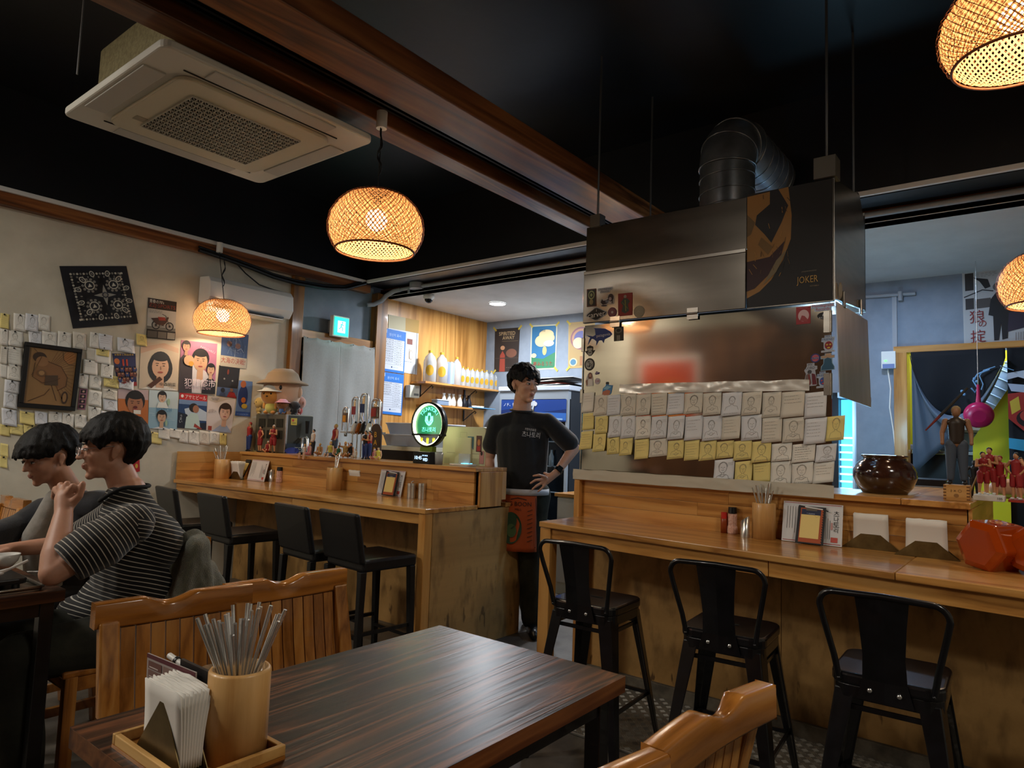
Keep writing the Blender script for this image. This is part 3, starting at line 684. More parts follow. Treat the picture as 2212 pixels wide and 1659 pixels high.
# spiral duct with elbow
DU = thing('exhaust_duct', 'spiral galvanised steel duct bending off the hood top', 'duct', (3.72, 1.42, 2.58))
rr = .152; path = [V((3.72, 1.42, 2.57+.02*i)) for i in range(17)]; zc = path[-1].z
Re = .20
for i in range(1, 19):
    a = R(5*i); path.append(V((3.72+Re*(1-cos(a)), 1.42, zc+Re*sin(a))))
arc_end = len(path); xe = path[-1].x
for i in range(1, 13): path.append(V((xe+.05*i, 1.42, path[arc_end-1].z)))
M().tube(path[:17], rr, 32, caps=False).build('riser_pipe', galv, DU, True)
for a0, a1 in ((16, 22), (22, 28), (28, 35)): M().tube(path[a0:a1+1 if a1 < 35 else 35], rr+.003+.001*(a0 == 22), 32, caps=False).build('elbow_segment', galv, DU, True)
M().tube(path[34:], rr, 32, caps=False).build('horizontal_pipe', galv, DU, True)
def rib(c, tdir, r, tilt=0.):
    t = V(tdir).normalized(); a = t.orthogonal().normalized(); b = t.cross(a)
    return [V(c)+(a*cos(2*pi*i/40)+b*sin(2*pi*i/40))*r + t*(tilt*(i/40-.5)) for i in range(40)]
for z in (2.66, 2.74, 2.83): M().tube(rib((3.72, 1.42, z), (0, 0, 1), rr+.002, .05), .0035, 6, closed=False).build('seam_ring', galv, DU, True)
for i in (16, 22, 28, 34):
    M().tube(rib(path[i], path[i+1]-path[i-1], rr+.005), .0055, 6, closed=True).build('seam_ring', galv, DU, True)
for i in range(37, 46, 2): M().tube(rib(path[i], (1, 0, 0), rr+.002, .04), .003, 6).build('seam_ring', galv, DU, True)

# ================================================================= BAMBOO PENDANT LAMPS
def woven_mat(name, c, tr):
    m = mat(name, c, .6); nt = m.node_tree; out = nt.nodes['Material Output']; P = nt.nodes['Principled BSDF']
    t = N(m, 'ShaderNodeBsdfTranslucent'); t.inputs[0].default_value = lin(c); x = N(m, 'ShaderNodeMixShader'); x.inputs[0].default_value = tr
    L(m, P.outputs[0], x.inputs[1]); L(m, t.outputs[0], x.inputs[2]); L(m, x.outputs[0], out.inputs[0]); return m
cane = woven_mat('bamboo_cane', '7c4420', .06); cane_in = woven_mat('bamboo_cane_inner', 'd4a670', .30)
PROF = [(.052, .150), (.10, .146), (.150, .124), (.192, .084), (.222, .032), (.232, -.020), (.226, -.072), (.206, -.115), (.186, -.138)]
def prof(u, s=1.):
    k = u*(len(PROF)-1); i = min(int(k), len(PROF)-2); f = k-i; a, b = PROF[i], PROF[i+1]
    return (a[0]*(1-f)+b[0]*f)*s, (a[1]*(1-f)+b[1]*f)*s
def weave(n, w, s, twist, seg=16, off=0):
    b = M()
    for d in (1, -1):
        for k in range(n):
            vs = []
            for i in range(seg+1):
                u = i/seg; r, z = prof(u, s); a = 2*pi*(k+off)/n + d*twist*u; da = w/2/max(r, .03)
                ro = r + (.0012 if (i+k) % 2 else -.0012)*d
                vs += [(ro*cos(a-da), ro*sin(a-da), z), (ro*cos(a+da), ro*sin(a+da), z)]
            b.add(vs, [(2*i, 2*i+1, 2*i+3, 2*i+2) for i in range(seg)], True)
    return b
def pendant():
    t = thing('pendant_lamp', 'woven bamboo pendant lamp glowing over the middle of the room', 'lamp', (0, 0, 0))
    weave(46, .0036, 1., R(105), 18).build('outer_weave', cane, t, kind='stuff')
    weave(70, .0088, .955, R(80), 16, .5).build('inner_weave', cane_in, t, kind='stuff')
    M().tube([(.186*cos(2*pi*i/48), .186*sin(2*pi*i/48), -.138) for i in range(48)], .005, 6, closed=True).build('rim', cane, t)
    M().cyl((0, 0, .10), (0, 0, .155), .02, None, 16).build('bulb_holder', blackplastic, t)
    M().ball((0, 0, .015), .052, 20, 14).build('bulb', mat('bulb_glow', 'fff0dc', .5, emit='ffe6c4', es=16), t)
    l = point('bulb_light', (0, 0, -.05), 13, (1, .80, .56), .05); l.parent = t
    return t
def hang(t, top, slack=False):
    b = M(); p = t.location + V((0, 0, .155)); q = V(top)
    b.tube([p, p.lerp(q, .5), q], .003, 6)
    if slack:
        for k in range(3): b.tube([p.lerp(q, .25)+V((.01*sin(a*2+k), .008*cos(a*3+k), .012*k)) + V((0, 0, a*.05)) for a in [i*.4 for i in range(12)]], .0025, 5)
    b.build('cord', blackplastic, t, True)
    M().cyl(q-V((0, 0, .0)), q+V((0, 0, .085)), .026, None, 20).build('ceiling_plug', whiteplastic, t, True, bevel=.006)
L1 = pendant(); place(L1, at(813, 482, Y=2.52))
L2 = dup(L1, at(481, 686, Y=5.40), .7, 'woven bamboo pendant lamp in front of the wall air conditioner')
L3 = dup(L1, atd(2196, 46, 2.28), 1.3, 'large woven bamboo pendant lamp cut by the top right corner')
L4 = dup(L1, at(1323, 638, X=4.48), .3, 'woven bamboo pendant lamp mostly hidden behind the steel hood')
L5 = dup(L1, at(2266, 602, X=4.48), 2., 'woven bamboo pendant lamp cut by the right edge beside the wolf poster')
hang(L1, at(824, 278, Y=2.52)-V((0, 0, .0)), True)
hang(L2, (L2.location.x, 5.53, 2.80), True); hang(L3, (L3.location.x, L3.location.y, 3.5)); hang(L4, (4.50, L4.location.y, 2.79)); hang(L5, (4.50, L5.location.y, 2.79))

# ================================================================= KITCHEN
dlm = mat('downlight_glow', 'ffffff', .5, emit='f2f6ff', es=14)
for x, y, lab in ((5.68, 4.74, 'round recessed downlight glowing in the white kitchen ceiling'),):
    t = thing('downlight', lab, 'light', (x, y, 2.785))
    M().lathe([(.095, .0), (.10, -.004), (.088, -.010)], (x, y, 2.784), 32).build('bezel', whiteplastic, t, True)
    M().cyl((x, y, 2.776), (x, y, 2.783), .088, None, 32).build('diffuser', dlm, t, True)
# wall shelves on the plywood wall
def bracket(t, x, z):
    M().box(x-.008, x+.008, 5.645, 5.655, z-.14, z-.002).build('bracket', blackmetal, t, True)
    M().tube([(x, 5.645, z-.13), (x, 5.60, z-.10), (x, 5.53, z-.05), (x, 5.47, z-.012), (x, 5.45, z-.03), (x, 5.465, z-.045)], .006, 6).build('bracket_scroll', blackmetal, t, True)
S1 = thing('wall_shelf', 'upper wooden wall shelf loaded with yellow-labelled bottles', 'shelf', (5.9, 5.5, 1.9))
M().box(5.30, 6.585, 5.42, 5.655, 1.885, 1.908).build('board', pineX, S1, True, bevel=.002)
for x in (5.45, 6.20): bracket(S1, x, 1.885)
S2 = thing('wall_shelf', 'lower wooden wall shelf with sake flasks and a plastic tub', 'shelf', (5.9, 5.5, 1.65))
M().box(5.40, 6.35, 5.42, 5.655, 1.635, 1.655).build('board', pineX, S2, True, bevel=.002)
for x in (5.50, 6.20): bracket(S2, x, 1.635)
petm = mat('clear_bottle_plastic', 'dfe4e6', .12, trans=.62, ior=1.3)
goldcap = mat('gold_cap', 'c9a63a', .35, .3)
def pet(label, loc, h, r, lab, group):
    t = thing('plastic_bottle', label, 'bottle', loc, 0, group)
    M().lathe([(r*.9, 0), (r, .01), (r, h*.62), (r*.97, h*.66), (r*.75, h*.8), (r*.3, h*.90), (r*.26, h*.94)], (0, 0, 0), 20).build('bottle_body', petm, t)
    M().cyl((0, 0, h*.93), (0, 0, h), r*.32, None, 14).build('cap', goldcap, t)
    if lab:
        M().add([(r*1.03*sin(R(-45+36*cos(t_)*k_)), -r*1.03*cos(R(-45+36*cos(t_)*k_)), h*.36+h*.17*sin(t_)*k_) for k_ in (.01, .5, 1) for t_ in [2*pi*i/20 for i in range(20)]], [(q*20+i, q*20+(i+1) % 20, q*20+20+(i+1) % 20, q*20+20+i) for q in (0, 1) for i in range(20)], True).build('label', mat('mustard_label', 'b58a1a' if h > .3 else 'e8b51e', .5), t)
    return t
def sh(px, z, y=5.50): p = at(px, 830, Y=y); return V((p.x, y, z))
A_ = pet('large clear bottle leftmost on the upper shelf', sh(927, 1.909), .36, .075, True, 'large clear bottles on the upper shelf')
dup(A_, sh(952, 1.909), .1, 'large clear bottle second from the left on the upper shelf')
A2 = pet('large unlabelled clear bottle between the foil can and the small bottles', sh(985, 1.909, 5.52), .34, .06, False, 'large clear bottles on the upper shelf')
t = thing('drink_can', 'tall silver blue can between the large bottles on the shelf', 'can', sh(971, 1.909, 5.47))
M().cyl((0, 0, .0), (0, 0, .25), .055, None, 20).build('can_body', mat('can_blue_silver', 'a9b8d6', .3, .4), t, bevel=.008)
M().cyl((0, 0, .25), (0, 0, .26), .045, None, 20).build('can_top', chrome, t)
B_ = None
for i in range(8):
    px = 999+10.3*i if i < 7 else 1072
    lab = ('small yellow-labelled bottle, %s of the shelf row from the left' % ('first', 'second', 'third', 'fourth', 'fifth', 'sixth', 'seventh', 'eighth')[i])
    B_ = pet(lab, sh(px, 1.909, 5.49), .235, .036, True, 'small yellow-labelled bottles on the upper shelf') if i == 0 else dup(B_, sh(px, 1.909, 5.49), .0, lab)
for i in range(7):
    lab = 'small clear bottle in the back shelf row behind yellow labels, %s from the left' % ('first', 'second', 'third', 'fourth', 'fifth', 'sixth', 'seventh')[i]
    dup(B_, sh(1005+10.3*i, 1.909, 5.60), .0, lab, 'small bottles of the back row on the upper shelf')
cer = mat('white_ceramic', 'd8d6d0', .25); cerd = mat('dark_ceramic', '1a1a20', .3)
def flask(px, m, lab, h=.15, r=.035):
    t = tag(M().lathe([(0, 0), (r*.9, 0), (r, h*.12), (r, h*.4), (r*.55, h*.72), (r*.42, h*.86), (r*.62, h), (r*.5, h), (0, h*.9)], (0, 0, 0), 20).build('sake_flask', m), lab, 'flask', 'sake flasks on the lower shelf'); t.location = sh(px, 1.656, 5.53)
for px, m, w in ((960, cer, 'white sake flask leftmost, behind the plastic tub'), (971, cer, 'white sake flask second from the left behind the tub'), (980, cer, 'white sake flask just right of the plastic tub'), (994, cer, 'white sake flask standing alone beside the dark ones'), (1004, cerd, 'dark sake flask, left of the two dark ones'), (1014, cerd, 'dark sake flask, right of the two dark ones')): flask(px, m, w)
t = thing('plastic_tub', 'clear plastic tub with lid on the lower shelf', 'tub', sh(953, 1.656, 5.47))
M().rbox(-.10, .10, -.05, .05, 0, .055, .02).build('tub_body', mat('tub_plastic', 'a9bdd8', .2, trans=.5), t, bevel=.004); M().rbox(-.105, .105, -.055, .055, .055, .065, .02).build('lid', mat('tub_lid', 'c8d8ea', .3), t)
for i in range(3):
    o = tag(M().lathe([(0, 0), (.02, 0), (.034, .03), (.03, .03), (0, .008)], (0, 0, 0), 16).build('small_cup', cer), 'white small cup upside right on the lower shelf, %s of three' % ('left', 'middle', 'right')[i], 'cup', 'small cups on the lower shelf'); o.location = sh(1026+8*i, 1.656, 5.48)
o = tag(M().rbox(6.10, 6.50, 5.38, 5.50, 1.6565, 1.664, .02).build('blue_tray', mat('sky_blue_plastic', '6fb4e8', .4), bevel=.002), 'flat sky-blue tray sticking out at the end of the lower shelf', 'tray')
t = thing('glass_rack', 'wire rack of upside-down glasses near the kitchen corner', 'rack', (6.2, 5.45, 1.25))
for i in range(5): M().cyl((6.0+.075*i, 5.45, 1.27), (6.0+.075*i, 5.45, 1.36), .03, .026, 14).build('glass', petm, t, True)
M().box(5.95, 6.36, 5.38, 5.55, 1.25, 1.265).build('rack_base', steel, t, True)
M().box(5.3, 6.55, 5.35, 5.65, 0, 1.248).build('stand', whiteplastic, t, True)
# wall switch box
t = thing('switch_box', 'cream wall-mounted switch box on the plywood wall', 'switch box', at(893, 846, Y=5.60))
p = at(893, 846, Y=5.60); M().box(p.x-.075, p.x+.075, 5.575, 5.655, p.z-.07, p.z+.07).build('box_body', creamplastic, t, True, bevel=.006)
M().box(p.x-.015, p.x+.06, 5.5735, 5.575, p.z-.045, p.z-.02).build('marking', mat('grey_mark', '6d6d68', .6), t, True)
# display fridge behind the man
FR = thing('display_fridge', 'glass-door drinks fridge with a blue advertising header behind the man', 'fridge', (6.25, 4.4, 0))
fy0, fy1, fx0 = 3.95, 4.88, 5.95
M().box(fx0+.05, 6.55, fy0, fy1, 0, 1.83).build('cabinet', mat('fridge_dark', '23272d', .4), FR, True)
M().box(fx0-.01, 6.56, fy0-.02, fy1+.02, 1.83, 1.885).build('top_cover', mat('fridge_white', 'b9c2cf', .4), FR, True, bevel=.01)
M().box(fx0, fx0+.05, fy0, fy1, 1.74, 1.83).build('top_bar', mat('fridge_grey', '8a939c', .4), FR, True)
M().box(fx0+.02, fx0+.03, fy0+.03, fy1-.03, .15, 1.50).build('glass_door', mat('fridge_glass', '0c1116', .08), FR, True)
for z in (.45, .75, 1.02, 1.28): M().box(fx0+.012, fx0+.02, fy0+.03, fy1-.03, z, z+.012).build('shelf_edge', mat('fridge_shelf', '5c6a76', .4), FR, True)
for s in (fy0, fy1-.03): M().box(fx0-.0, fx0+.03, s, s+.03, .1, 1.74).build('door_frame', mat('fridge_grey', '8a939c', .4), FR, True)
def ad(pg):
    pg.poly([(0, .5), (.3, .35), (.6, .6), (1, .45), (1, 0), (0, 0)], '123a86'); pg.poly([(.28, .55), (1, .62), (1, .95), (.28, .9)], '2f66b8'); pg.poly([(.35, .85), (.6, .78), (.95, .86), (.95, .93), (.4, .93)], '8fb2d8')
    pg.poly([(.42, .1), (.55, .05), (.50, .92), (.36, .88)], '1b1e26'); pg.poly([(.44, .08), (.54, .05), (.49, .8), (.38, .76)], 'b9c2cc'); pg.poly([(.42, .3), (.50, .28), (.47, .62), (.40, .6)], '4d5560')
    pg.ell(.54, .2, .03, .1, 'c8ccd2'); pg.text('ノド、快音。', .17, .22, .17, 'e6ecf4', wmax=.33)
poster('fridge_advert', 'blue beer advertising panel with Japanese words on the fridge header', 'advert', [(fx0-.002, fy1-.03, 1.735), (fx0-.002, fy0+.02, 1.735), (fx0-.002, fy0+.02, 1.50), (fx0-.002, fy1-.03, 1.50)], '0d2a66', ad)
for i in range(9):
    y = fy0+.1+.085*i; z = 1.04 if i % 2 else 1.30
    b = tag(M().lathe([(.028, 0), (.028, .10), (.012, .14), (.011, .17)], (fx0+.0-.013, y, z-.01), 12).build('drink_bottle', mat('dim_bottle', '3c454b', .15, alpha=1)), 'dim drink bottle showing in the fridge, %s from its right side' % ('first', 'second', 'third', 'fourth', 'fifth', 'sixth', 'seventh', 'eighth', 'ninth')[i], 'bottle', 'bottles in the display fridge')
t = thing('paper_stack', 'untidy stack of papers, trays and menus on top of the fridge', 'papers', (6.2, 4.4, 1.886))
for i in range(7):
    a = R(RND.uniform(-14, 14)); c = V((6.2, 4.30+RND.uniform(-.1, .1), 0)); m_ = (paper, mat('dark_card', '2e2a26', .7), mat('red_card', '8c3326', .7), paper2, steel, mat('dark_card'), paper3)[i]
    b = M(); b.X = Matrix.Translation(c) @ Matrix.Rotation(a, 4, 'Z') @ Matrix.Rotation(R(2*(i % 3-1)), 4, 'X'); b.box(-.2, .2, -.32, .32, 1.893+.013*i, 1.899+.013*i); b.build('sheet', m_, t, True)
# low white cabinet with its worktop
CB = thing('kitchen_cabinet', 'white kitchen base cabinet with brown worktop between the two bars', 'cabinet', (5.2, 2.8, 0))
M().box(4.93, 5.5, 2.0, 3.35, .0, .82).build('carcass', creamplastic, CB, True)
for i in range(4): M().box(4.912, 4.93, 2.0+.337*i+.003, 2.0+.337*(i+1)-.003, .10, .81).build('door', mat('cabinet_door', 'c2bfb8', .4), CB, True, bevel=.003)
M().box(4.90, 5.5, 1.98, 3.37, .82, .85).build('worktop', pineY, CB, True, bevel=.003)
t = thing('glass_jug', 'clear glass jug on a yellow cloth on the kitchen worktop', 'jug', (5.05, 2.94, .86))
M().lathe([(.05, 0), (.055, .02), (.052, .17), (.058, .19), (.05, .17), (.05, .03), (0, .02)], (5.05, 2.94, .862), 20).build('jug_body', petm, t, True)
M().tube([(5.05, 2.885, 1.02), (5.05, 2.85, 1.0), (5.05, 2.85, .92), (5.05, 2.885, .89)], .007, 8).build('handle', petm, t, True)
t = thing('glass_jug', 'clear glass decanter with a stopper beside the jug', 'jug', (5.0, 2.82, .86))
M().lathe([(0, 0), (.04, 0), (.048, .05), (.03, .10), (.013, .13), (.013, .16), (.022, .17), (.018, .2), (0, .21)], (5.0, 2.80, .862), 20).build('jug_body', petm, t, True)
b = M(); vs = [(4.96+.035*i+.01*RND.random(), 2.72+.035*j+.012*RND.random(), .8515+.012*RND.random()) for i in range(6) for j in range(9)]
tag(b.add(vs, [(i*9+j, i*9+j+1, i*9+j+10, i*9+j+9) for i in range(5) for j in range(8)], True).build('cloth', mat('yellow_cloth', 'c6c95a', .9)), 'crumpled yellow cloth under the glass jug', 'cloth')
tag(M().box(5.0, 5.25, 2.28, 2.62, .851, .95).build('storage_box', mat('maroon_box', '38191a', .5), bevel=.004), 'dark maroon box on the kitchen worktop beside the jug', 'box')

# ---- wall air conditioner, exit sign, curtain
t = thing('wall_air_conditioner', 'white wall-mounted split air conditioner behind the small pendant', 'air conditioner', (3.15, 5.6, 2.4))
M().prism([(2.80, 5.645, 2.36), (2.80, 5.645, 2.585), (2.80, 5.50, 2.575), (2.80, 5.46, 2.53), (2.80, 5.45, 2.40), (2.80, 5.50, 2.33)], (.80, 0, 0)).build('housing', whiteplastic, t, True, bevel=.008)
M().prism([(2.815, 5.50, 2.325), (2.815, 5.645, 2.355), (2.815, 5.645, 2.30), (2.815, 5.54, 2.29)], (.74, 0, 0)).build('base_unit', creamplastic, t, True, bevel=.005)
M().box(2.86, 3.52, 5.475, 5.51, 2.327, 2.340).build('air_slot', blackplastic, t, True)
M().box(2.86, 3.52, 5.49, 5.53, 2.312, 2.320).build('louvre', whiteplastic, t, True)
t = thing('exit_sign', 'green glowing exit sign box with a running figure over the curtain', 'sign', at(735, 705, Y=5.6))
p = at(735, 706, Y=5.56)
M().box(p.x-.10, p.x+.10, 5.545, 5.60, p.z-.105, p.z+.105).build('housing', whiteplastic, t, True, bevel=.006)
M().box(p.x-.06, p.x+.06, 5.60, 5.68, p.z-.06, p.z+.06).build('wall_bracket', greyplastic, t, True)
M().box(p.x-.085, p.x+.088, 5.541, 5.545, p.z-.09, p.z+.09).build('lit_panel', mat('exit_green', '17d6b0', .4, emit='12cfa6', es=1.6), t, True)
exw = mat('exit_white', 'ffffff', .4, emit='d8fff4', es=2.2)
b = M(); b.box(p.x-.045, p.x+.045, 5.538, 5.541, p.z-.062, p.z+.055); b.build('lit_doorway', exw, t, True)
b = M(); b.use(mat('exit_green')); b.ball((p.x+.008, 5.537, p.z+.040), (.009, .002, .009), 12, 6)
for a, c in (((.004, .028), (-.006, .0)), ((-.006, 0), (.014, -.018)), ((.014, -.018), (.010, -.045)), ((-.006, 0), (-.022, -.022)), ((-.022, -.022), (-.036, -.030)), ((.004, .024), (.024, .010)), ((.002, .024), (-.018, .012))):
    b.tube([(p.x+a[0], 5.537, p.z+a[1]), (p.x+c[0], 5.537, p.z+c[1])], .0045, 6)
b.build('running_figure', None, t, True)
point('exit_glow', (p.x, 5.45, p.z), .5, (.2, 1, .8), .06)
def curtain(name, label, x0, x1, z0, z1, y, m, seed, split=None):
    t = thing(name, label, 'curtain', ((x0+x1)/2, y, z0)); n, k = 60, 30
    for (a, c) in (((x0, split), (split, x1)) if split else ((x0, x1),)):
        vs = []
        for i in range(n+1):
            u = i/n; x = a+(c-a)*u
            for j in range(k+1):
                v = j/k; z = z1+(z0-z1)*v; am = .004+.012*v
                d = am*(.6*sin(x*15+seed+1.6*sin(v*3))+.3*sin(x*37+v*4)) + .012*noise.noise(V((x*5, z*3, seed)))
                sag = -.012*sin(pi*((u*3) % 1))*(1-v)
                vs.append((x+(.03*v*(1 if c == split else -1)*(u if c == split else 1-u)*0), y-.018+d, z+sag))
        b = M(); b.add(vs, [(i*(k+1)+j, i*(k+1)+j+1, (i+1)*(k+1)+j+1, (i+1)*(k+1)+j) for i in range(n) for j in range(k)], True)
        o = b.build('cloth_panel', m, t, True); s = o.modifiers.new('s', 'SOLIDIFY'); s.thickness = .002
    for i in range(4): M().ball((x0+.03+(x1-x0-.06)*i/3, y-.035, z1-.015), .005, 8, 6).build('pin', blackplastic, t, True)
curtain('doorway_curtain', 'plain grey linen split curtain hanging in the doorway below the exit sign', 3.815, 4.695, .35, 2.215, 5.595, noisy('grey_linen', '9a9a96', 'a0a09c', 60, .9, .2, bd=.001), 2, 4.25)

# ================================================================= COUNTER-TOP THINGS
brass = noisy('aged_brass', '6b5a38', '85734c', 14, .38, .05, metal=.85)
napk = mat('napkin_paper', 'dedad2', .85)
def chopstick_cup(label, loc, r=.045, h=.14, seed=1, n=12, spread=.26, only=None, L_=.225, cl=''):
    t = thing('chopstick_cup', label, 'cup', loc); rn = random.Random(seed)
    M().lathe([(0, 0), (r, 0), (r, h-.004), (r-.003, h), (r-.008, h), (r-.009, .01), (0, .01)], (0, 0, 0), 32).build('cup', bambooZ, t)
    s0 = None
    for i in range(n):
        a = 2*pi*i/n*1.618*5; q = rn.uniform(.3, 1)*(r-.014); b = V((-q*.45*cos(a), -q*.45*sin(a), .012)); tp = V((cos(a), sin(a), 0))*(q*rn.uniform(.8, 1.1)) + V((0, 0, h))
        d = (tp-b).normalized()
        if only is not None: d = (d + V(only)*rn.uniform(.3, 1)*.35).normalized(); 
        Ls = L_*rn.uniform(.93, 1.08)
        if s0 is None:
            s0 = thing('chopstick', 'metal chopstick in the ' + cl, 'chopstick', (0, 0, 0), 0, 'chopsticks in the ' + cl)
            M().cyl((0, 0, 0), (0, 0, 1), .0028*1.0, .0034, 8).build('stick', chrome, s0)
            s = s0
        else: s = s0.copy(); COL.objects.link(s); c = s0.children[0].copy(); COL.objects.link(c); c.parent = s
        place(s, V(loc)+b, rot=d.to_track_quat('Z', 'Y').to_euler()); s.scale = (1, 1, Ls)
    return t
def napkin_holder(label, loc, rz, w=.075, h=.085, nh=.13, seed=1, lean=0., thick=.03, nw=.055, fan=.05):
    t = thing('napkin_holder', label, 'napkin holder', loc, rz)
    for s in (-1, 1):
        M().prism([(s*thick/2, -w, 0), (s*thick/2, w, 0), (s*thick/2, .0015, h), (s*thick/2, -.0015, h)], (s*.0015, 0, 0)).build('side_plate', brass, t)
    M().box(-thick/2, thick/2, -w, w, 0, .0015).build('base_plate', brass, t)
    rn = random.Random(seed); n = 9
    nt = thing('napkin_stack', 'white napkins in the ' + label.replace('brass ', ''), 'napkins', loc, rz)
    for i in range(n):
        x = -thick/2+.003+(thick-.006)*i/(n-1); f = (i/(n-1)-.5); vs = []
        for a in range(7):
            for b in range(7):
                y = (a/6-.5)*2*nw; z = .004+nh*b/6+rn.uniform(-.0006, .0006)+(.004*rn.random() if b == 6 else 0)
                vs.append((x+f*fan*(b/6)**2+lean*(b/6)**2, y*(1-.05*(b/6))+.004*f*b/6, z))
        o = M().add(vs, [(a*7+b, a*7+b+1, (a+1)*7+b+1, (a+1)*7+b) for a in range(6) for b in range(6)], True).build('napkin', napk, nt)
        s = o.modifiers.new('s', 'SOLIDIFY'); s.thickness = .0022
    return t
# --- right bar
chopstick_cup('bamboo cup of metal chopsticks on the right bar', at(1650, 1163, Z=.8775)+V((.0, 0, 0)), .053, .165, 3, 11, L_=.235, cl='bamboo cup on the right bar')
napkin_holder('brass napkin holder left of two on the right bar', at(1882, 1186, Z=.8775), R(3), .115, .095, .145, 4, nw=.07)
napkin_holder('brass napkin holder right of two beside the side board', at(2002, 1204, Z=.8775), R(2), .115, .095, .145, 5, nw=.075)
def spice(label, px, py, r, h, kind, Z=.8775):
    t = thing('spice_jar', label, 'jar', at(px, py, Z=Z))
    if kind == 'red':
        M().lathe([(0, 0), (r, 0), (r, h*.68), (r*.8, h*.72), (0, h*.72)], (0, 0, 0), 20).build('jar_body', mat('chilli_powder', '8a3a12', .35), t); M().cyl((0, 0, h*.70), (0, 0, h), r*.92, None, 20).build('cap', mat('red_cap', 'b8281c', .4), t, bevel=.002)
    elif kind == 'salt':
        M().lathe([(0, 0), (r*.9, 0), (r, h*.04), (r, h*.25), (r*.86, h*.32), (r*.9, h*.75), (0, h*.78)], (0, 0, 0), 12, smooth=False).build('jar_body', noisy('pink_salt', 'c08a78', 'dcb8a8', 120, .5, .3), t); M().cyl((0, 0, h*.78), (0, 0, h), r*.9, r*.8, 16).build('cap', blackplastic, t, bevel=.002)
    elif kind == 'tube':
        b = M(); n = 24; vs = []
        for z0, sl in ((0, 0), (h*.72, h*.28)): vs += [(r*cos(2*pi*i/n), r*sin(2*pi*i/n), z0+sl*(.5-.5*sin(2*pi*i/n))) for i in range(n)]
        vs += [(r*.9*cos(2*pi*i/n), r*.9*sin(2*pi*i/n), h*.72+h*.28*(.5-.5*sin(2*pi*i/n))) for i in range(n)] + [(r*.9*cos(2*pi*i/n), r*.9*sin(2*pi*i/n), .01) for i in range(n)]
        b.add(vs, [(k*n+i, k*n+(i+1) % n, (k+1)*n+(i+1) % n, (k+1)*n+i) for k in range(3) for i in range(n)], True).build('canister', chrome, t)
        M().cyl((0, 0, .002), (0, 0, .012), r*.93, None, 24).build('base', chrome, t)
    else:
        M().cyl((0, 0, 0), (0, 0, h*.82), r, None, 24).build('canister', chrome, t, bevel=.002); M().cyl((0, 0, h*.83), (0, 0, h), r*1.02, r*.98, 24).build('lid', chrome, t, bevel=.002)
        if kind == 'spoon': M().tube([(0, 0, h), (0, 0, h*1.1), (0, -.02, h*1.16)], .004, 6).build('spoon_handle', chrome, t)
    return t
spice('small chilli jar with a red cap on the right bar', 1564, 1151, .016, .100, 'red')
spice('pink salt grinder with a black cap on the right bar', 1582, 1153, .024, .128, 'salt')
spice('slanted steel toothpick canister beside the bamboo chopstick cup', 1609, 1161, .020, .10, 'tube')
spice('slanted steel toothpick canister far along the left bar', 585, 1040, .024, .10, 'tube')
spice('pink salt grinder with a black crank on the left bar', 603, 1042, .027, .125, 'salt')
spice('steel canister with a spoon handle, left of two on the left bar', 888, 1076, .028, .10, 'spoon')
spice('steel lidded canister, right of two on the left bar', 911, 1078, .026, .105, 'can')
spice('orange sauce jar between the two steel canisters', 899, 1075, .018, .075, 'red')
chopstick_cup('bamboo cup of chopsticks at the far end of the left bar', at(478, 1034, Z=.8775), .062, .165, 8, 10, only=(0, .5, 0), L_=.26, cl='bamboo cup at the far end of the left bar')
chopstick_cup('bamboo cup with few chopsticks in the middle of the left bar', at(721, 1058, Z=.8775), .058, .165, 9, 4, only=(0, .3, 0), L_=.26, cl='bamboo cup in the middle of the left bar')
napkin_holder('brass napkin holder at the far end of the left bar', at(511, 1035, Z=.8775), R(2), .09, .095, .145, 6, nw=.065)
napkin_holder('brass napkin holder in the middle of the left bar', at(770, 1060, Z=.8775), R(0), .09, .09, .145, 7, nw=.065)
def menu_art(pg, plain=False):
    pg.rect(.02, .02, .98, .035, '9a2f2c'); pg.rect(.02, .955, .98, .97, '9a2f2c')
    for i in range(6): pg.line([(.08+.045*i, .12), (.08+.045*i, .12+RND.uniform(.5, .75))], .008, '6c6a68')
    for i in range(5): pg.line([(.66+.035*i, .2+.05*i), (.66+.035*i, .85)], .007, '6c6a68')
    pg.text('츠나토리', .90, .22, .12, '1c1a1a', vert=True); pg.rect(.82, .8, .93, .92, 'b4483c'); pg.line([(.83, .45), (.83, .62)], .03, 'b88a88')
def card(label, px4, zb, Xt, art, base, th=.004, cat='menu'):
    tl, tr, br, bl = px4
    c = [at(*tl, X=Xt), at(*tr, X=Xt), at(*br, Z=zb), at(*bl, Z=zb)]; c[1].z = c[0].z; m_ = (c[2].x+c[3].x)/2; c[2].x = c[3].x = m_; c[2].y = c[3].y-(c[0].y-c[1].y); c[0].x = c[1].x = Xt
    return poster('menu_card' if cat == 'menu' else 'clipboard', label, cat, c, base, art, thick=th, sheetname='board')
def clip_art(pg):
    pg.rect(.10, .05, .93, .97, 'a54a20')
    for i in range(14): pg.line([(.05, .06+.066*i), (.10, .09+.066*i)], .03, '141416'); pg.line([(.90, .06+.066*i), (.95, .09+.066*i)], .03, '141416')
    pg.rect(.14, .08, .84, .24, '1c2544'); pg.text('• memo', .48, .2, .03, 'aab4d0'); pg.rect(.13, .23, .82, .86, 'dcc47a'); pg.line([(.62, .24), (.70, .29), (.80, .24)], .01, 'b89a52')
    pg.rect(.30, .02, .70, .12, '5c564c'); pg.line([(.02, .0), (.25, .02)], .05, '17171a'); pg.line([(.25, .02), (.9, .06)], .045, 'cfcfcf'); pg.line([(.9, .06), (1.1, .10)], .05, '17171a')
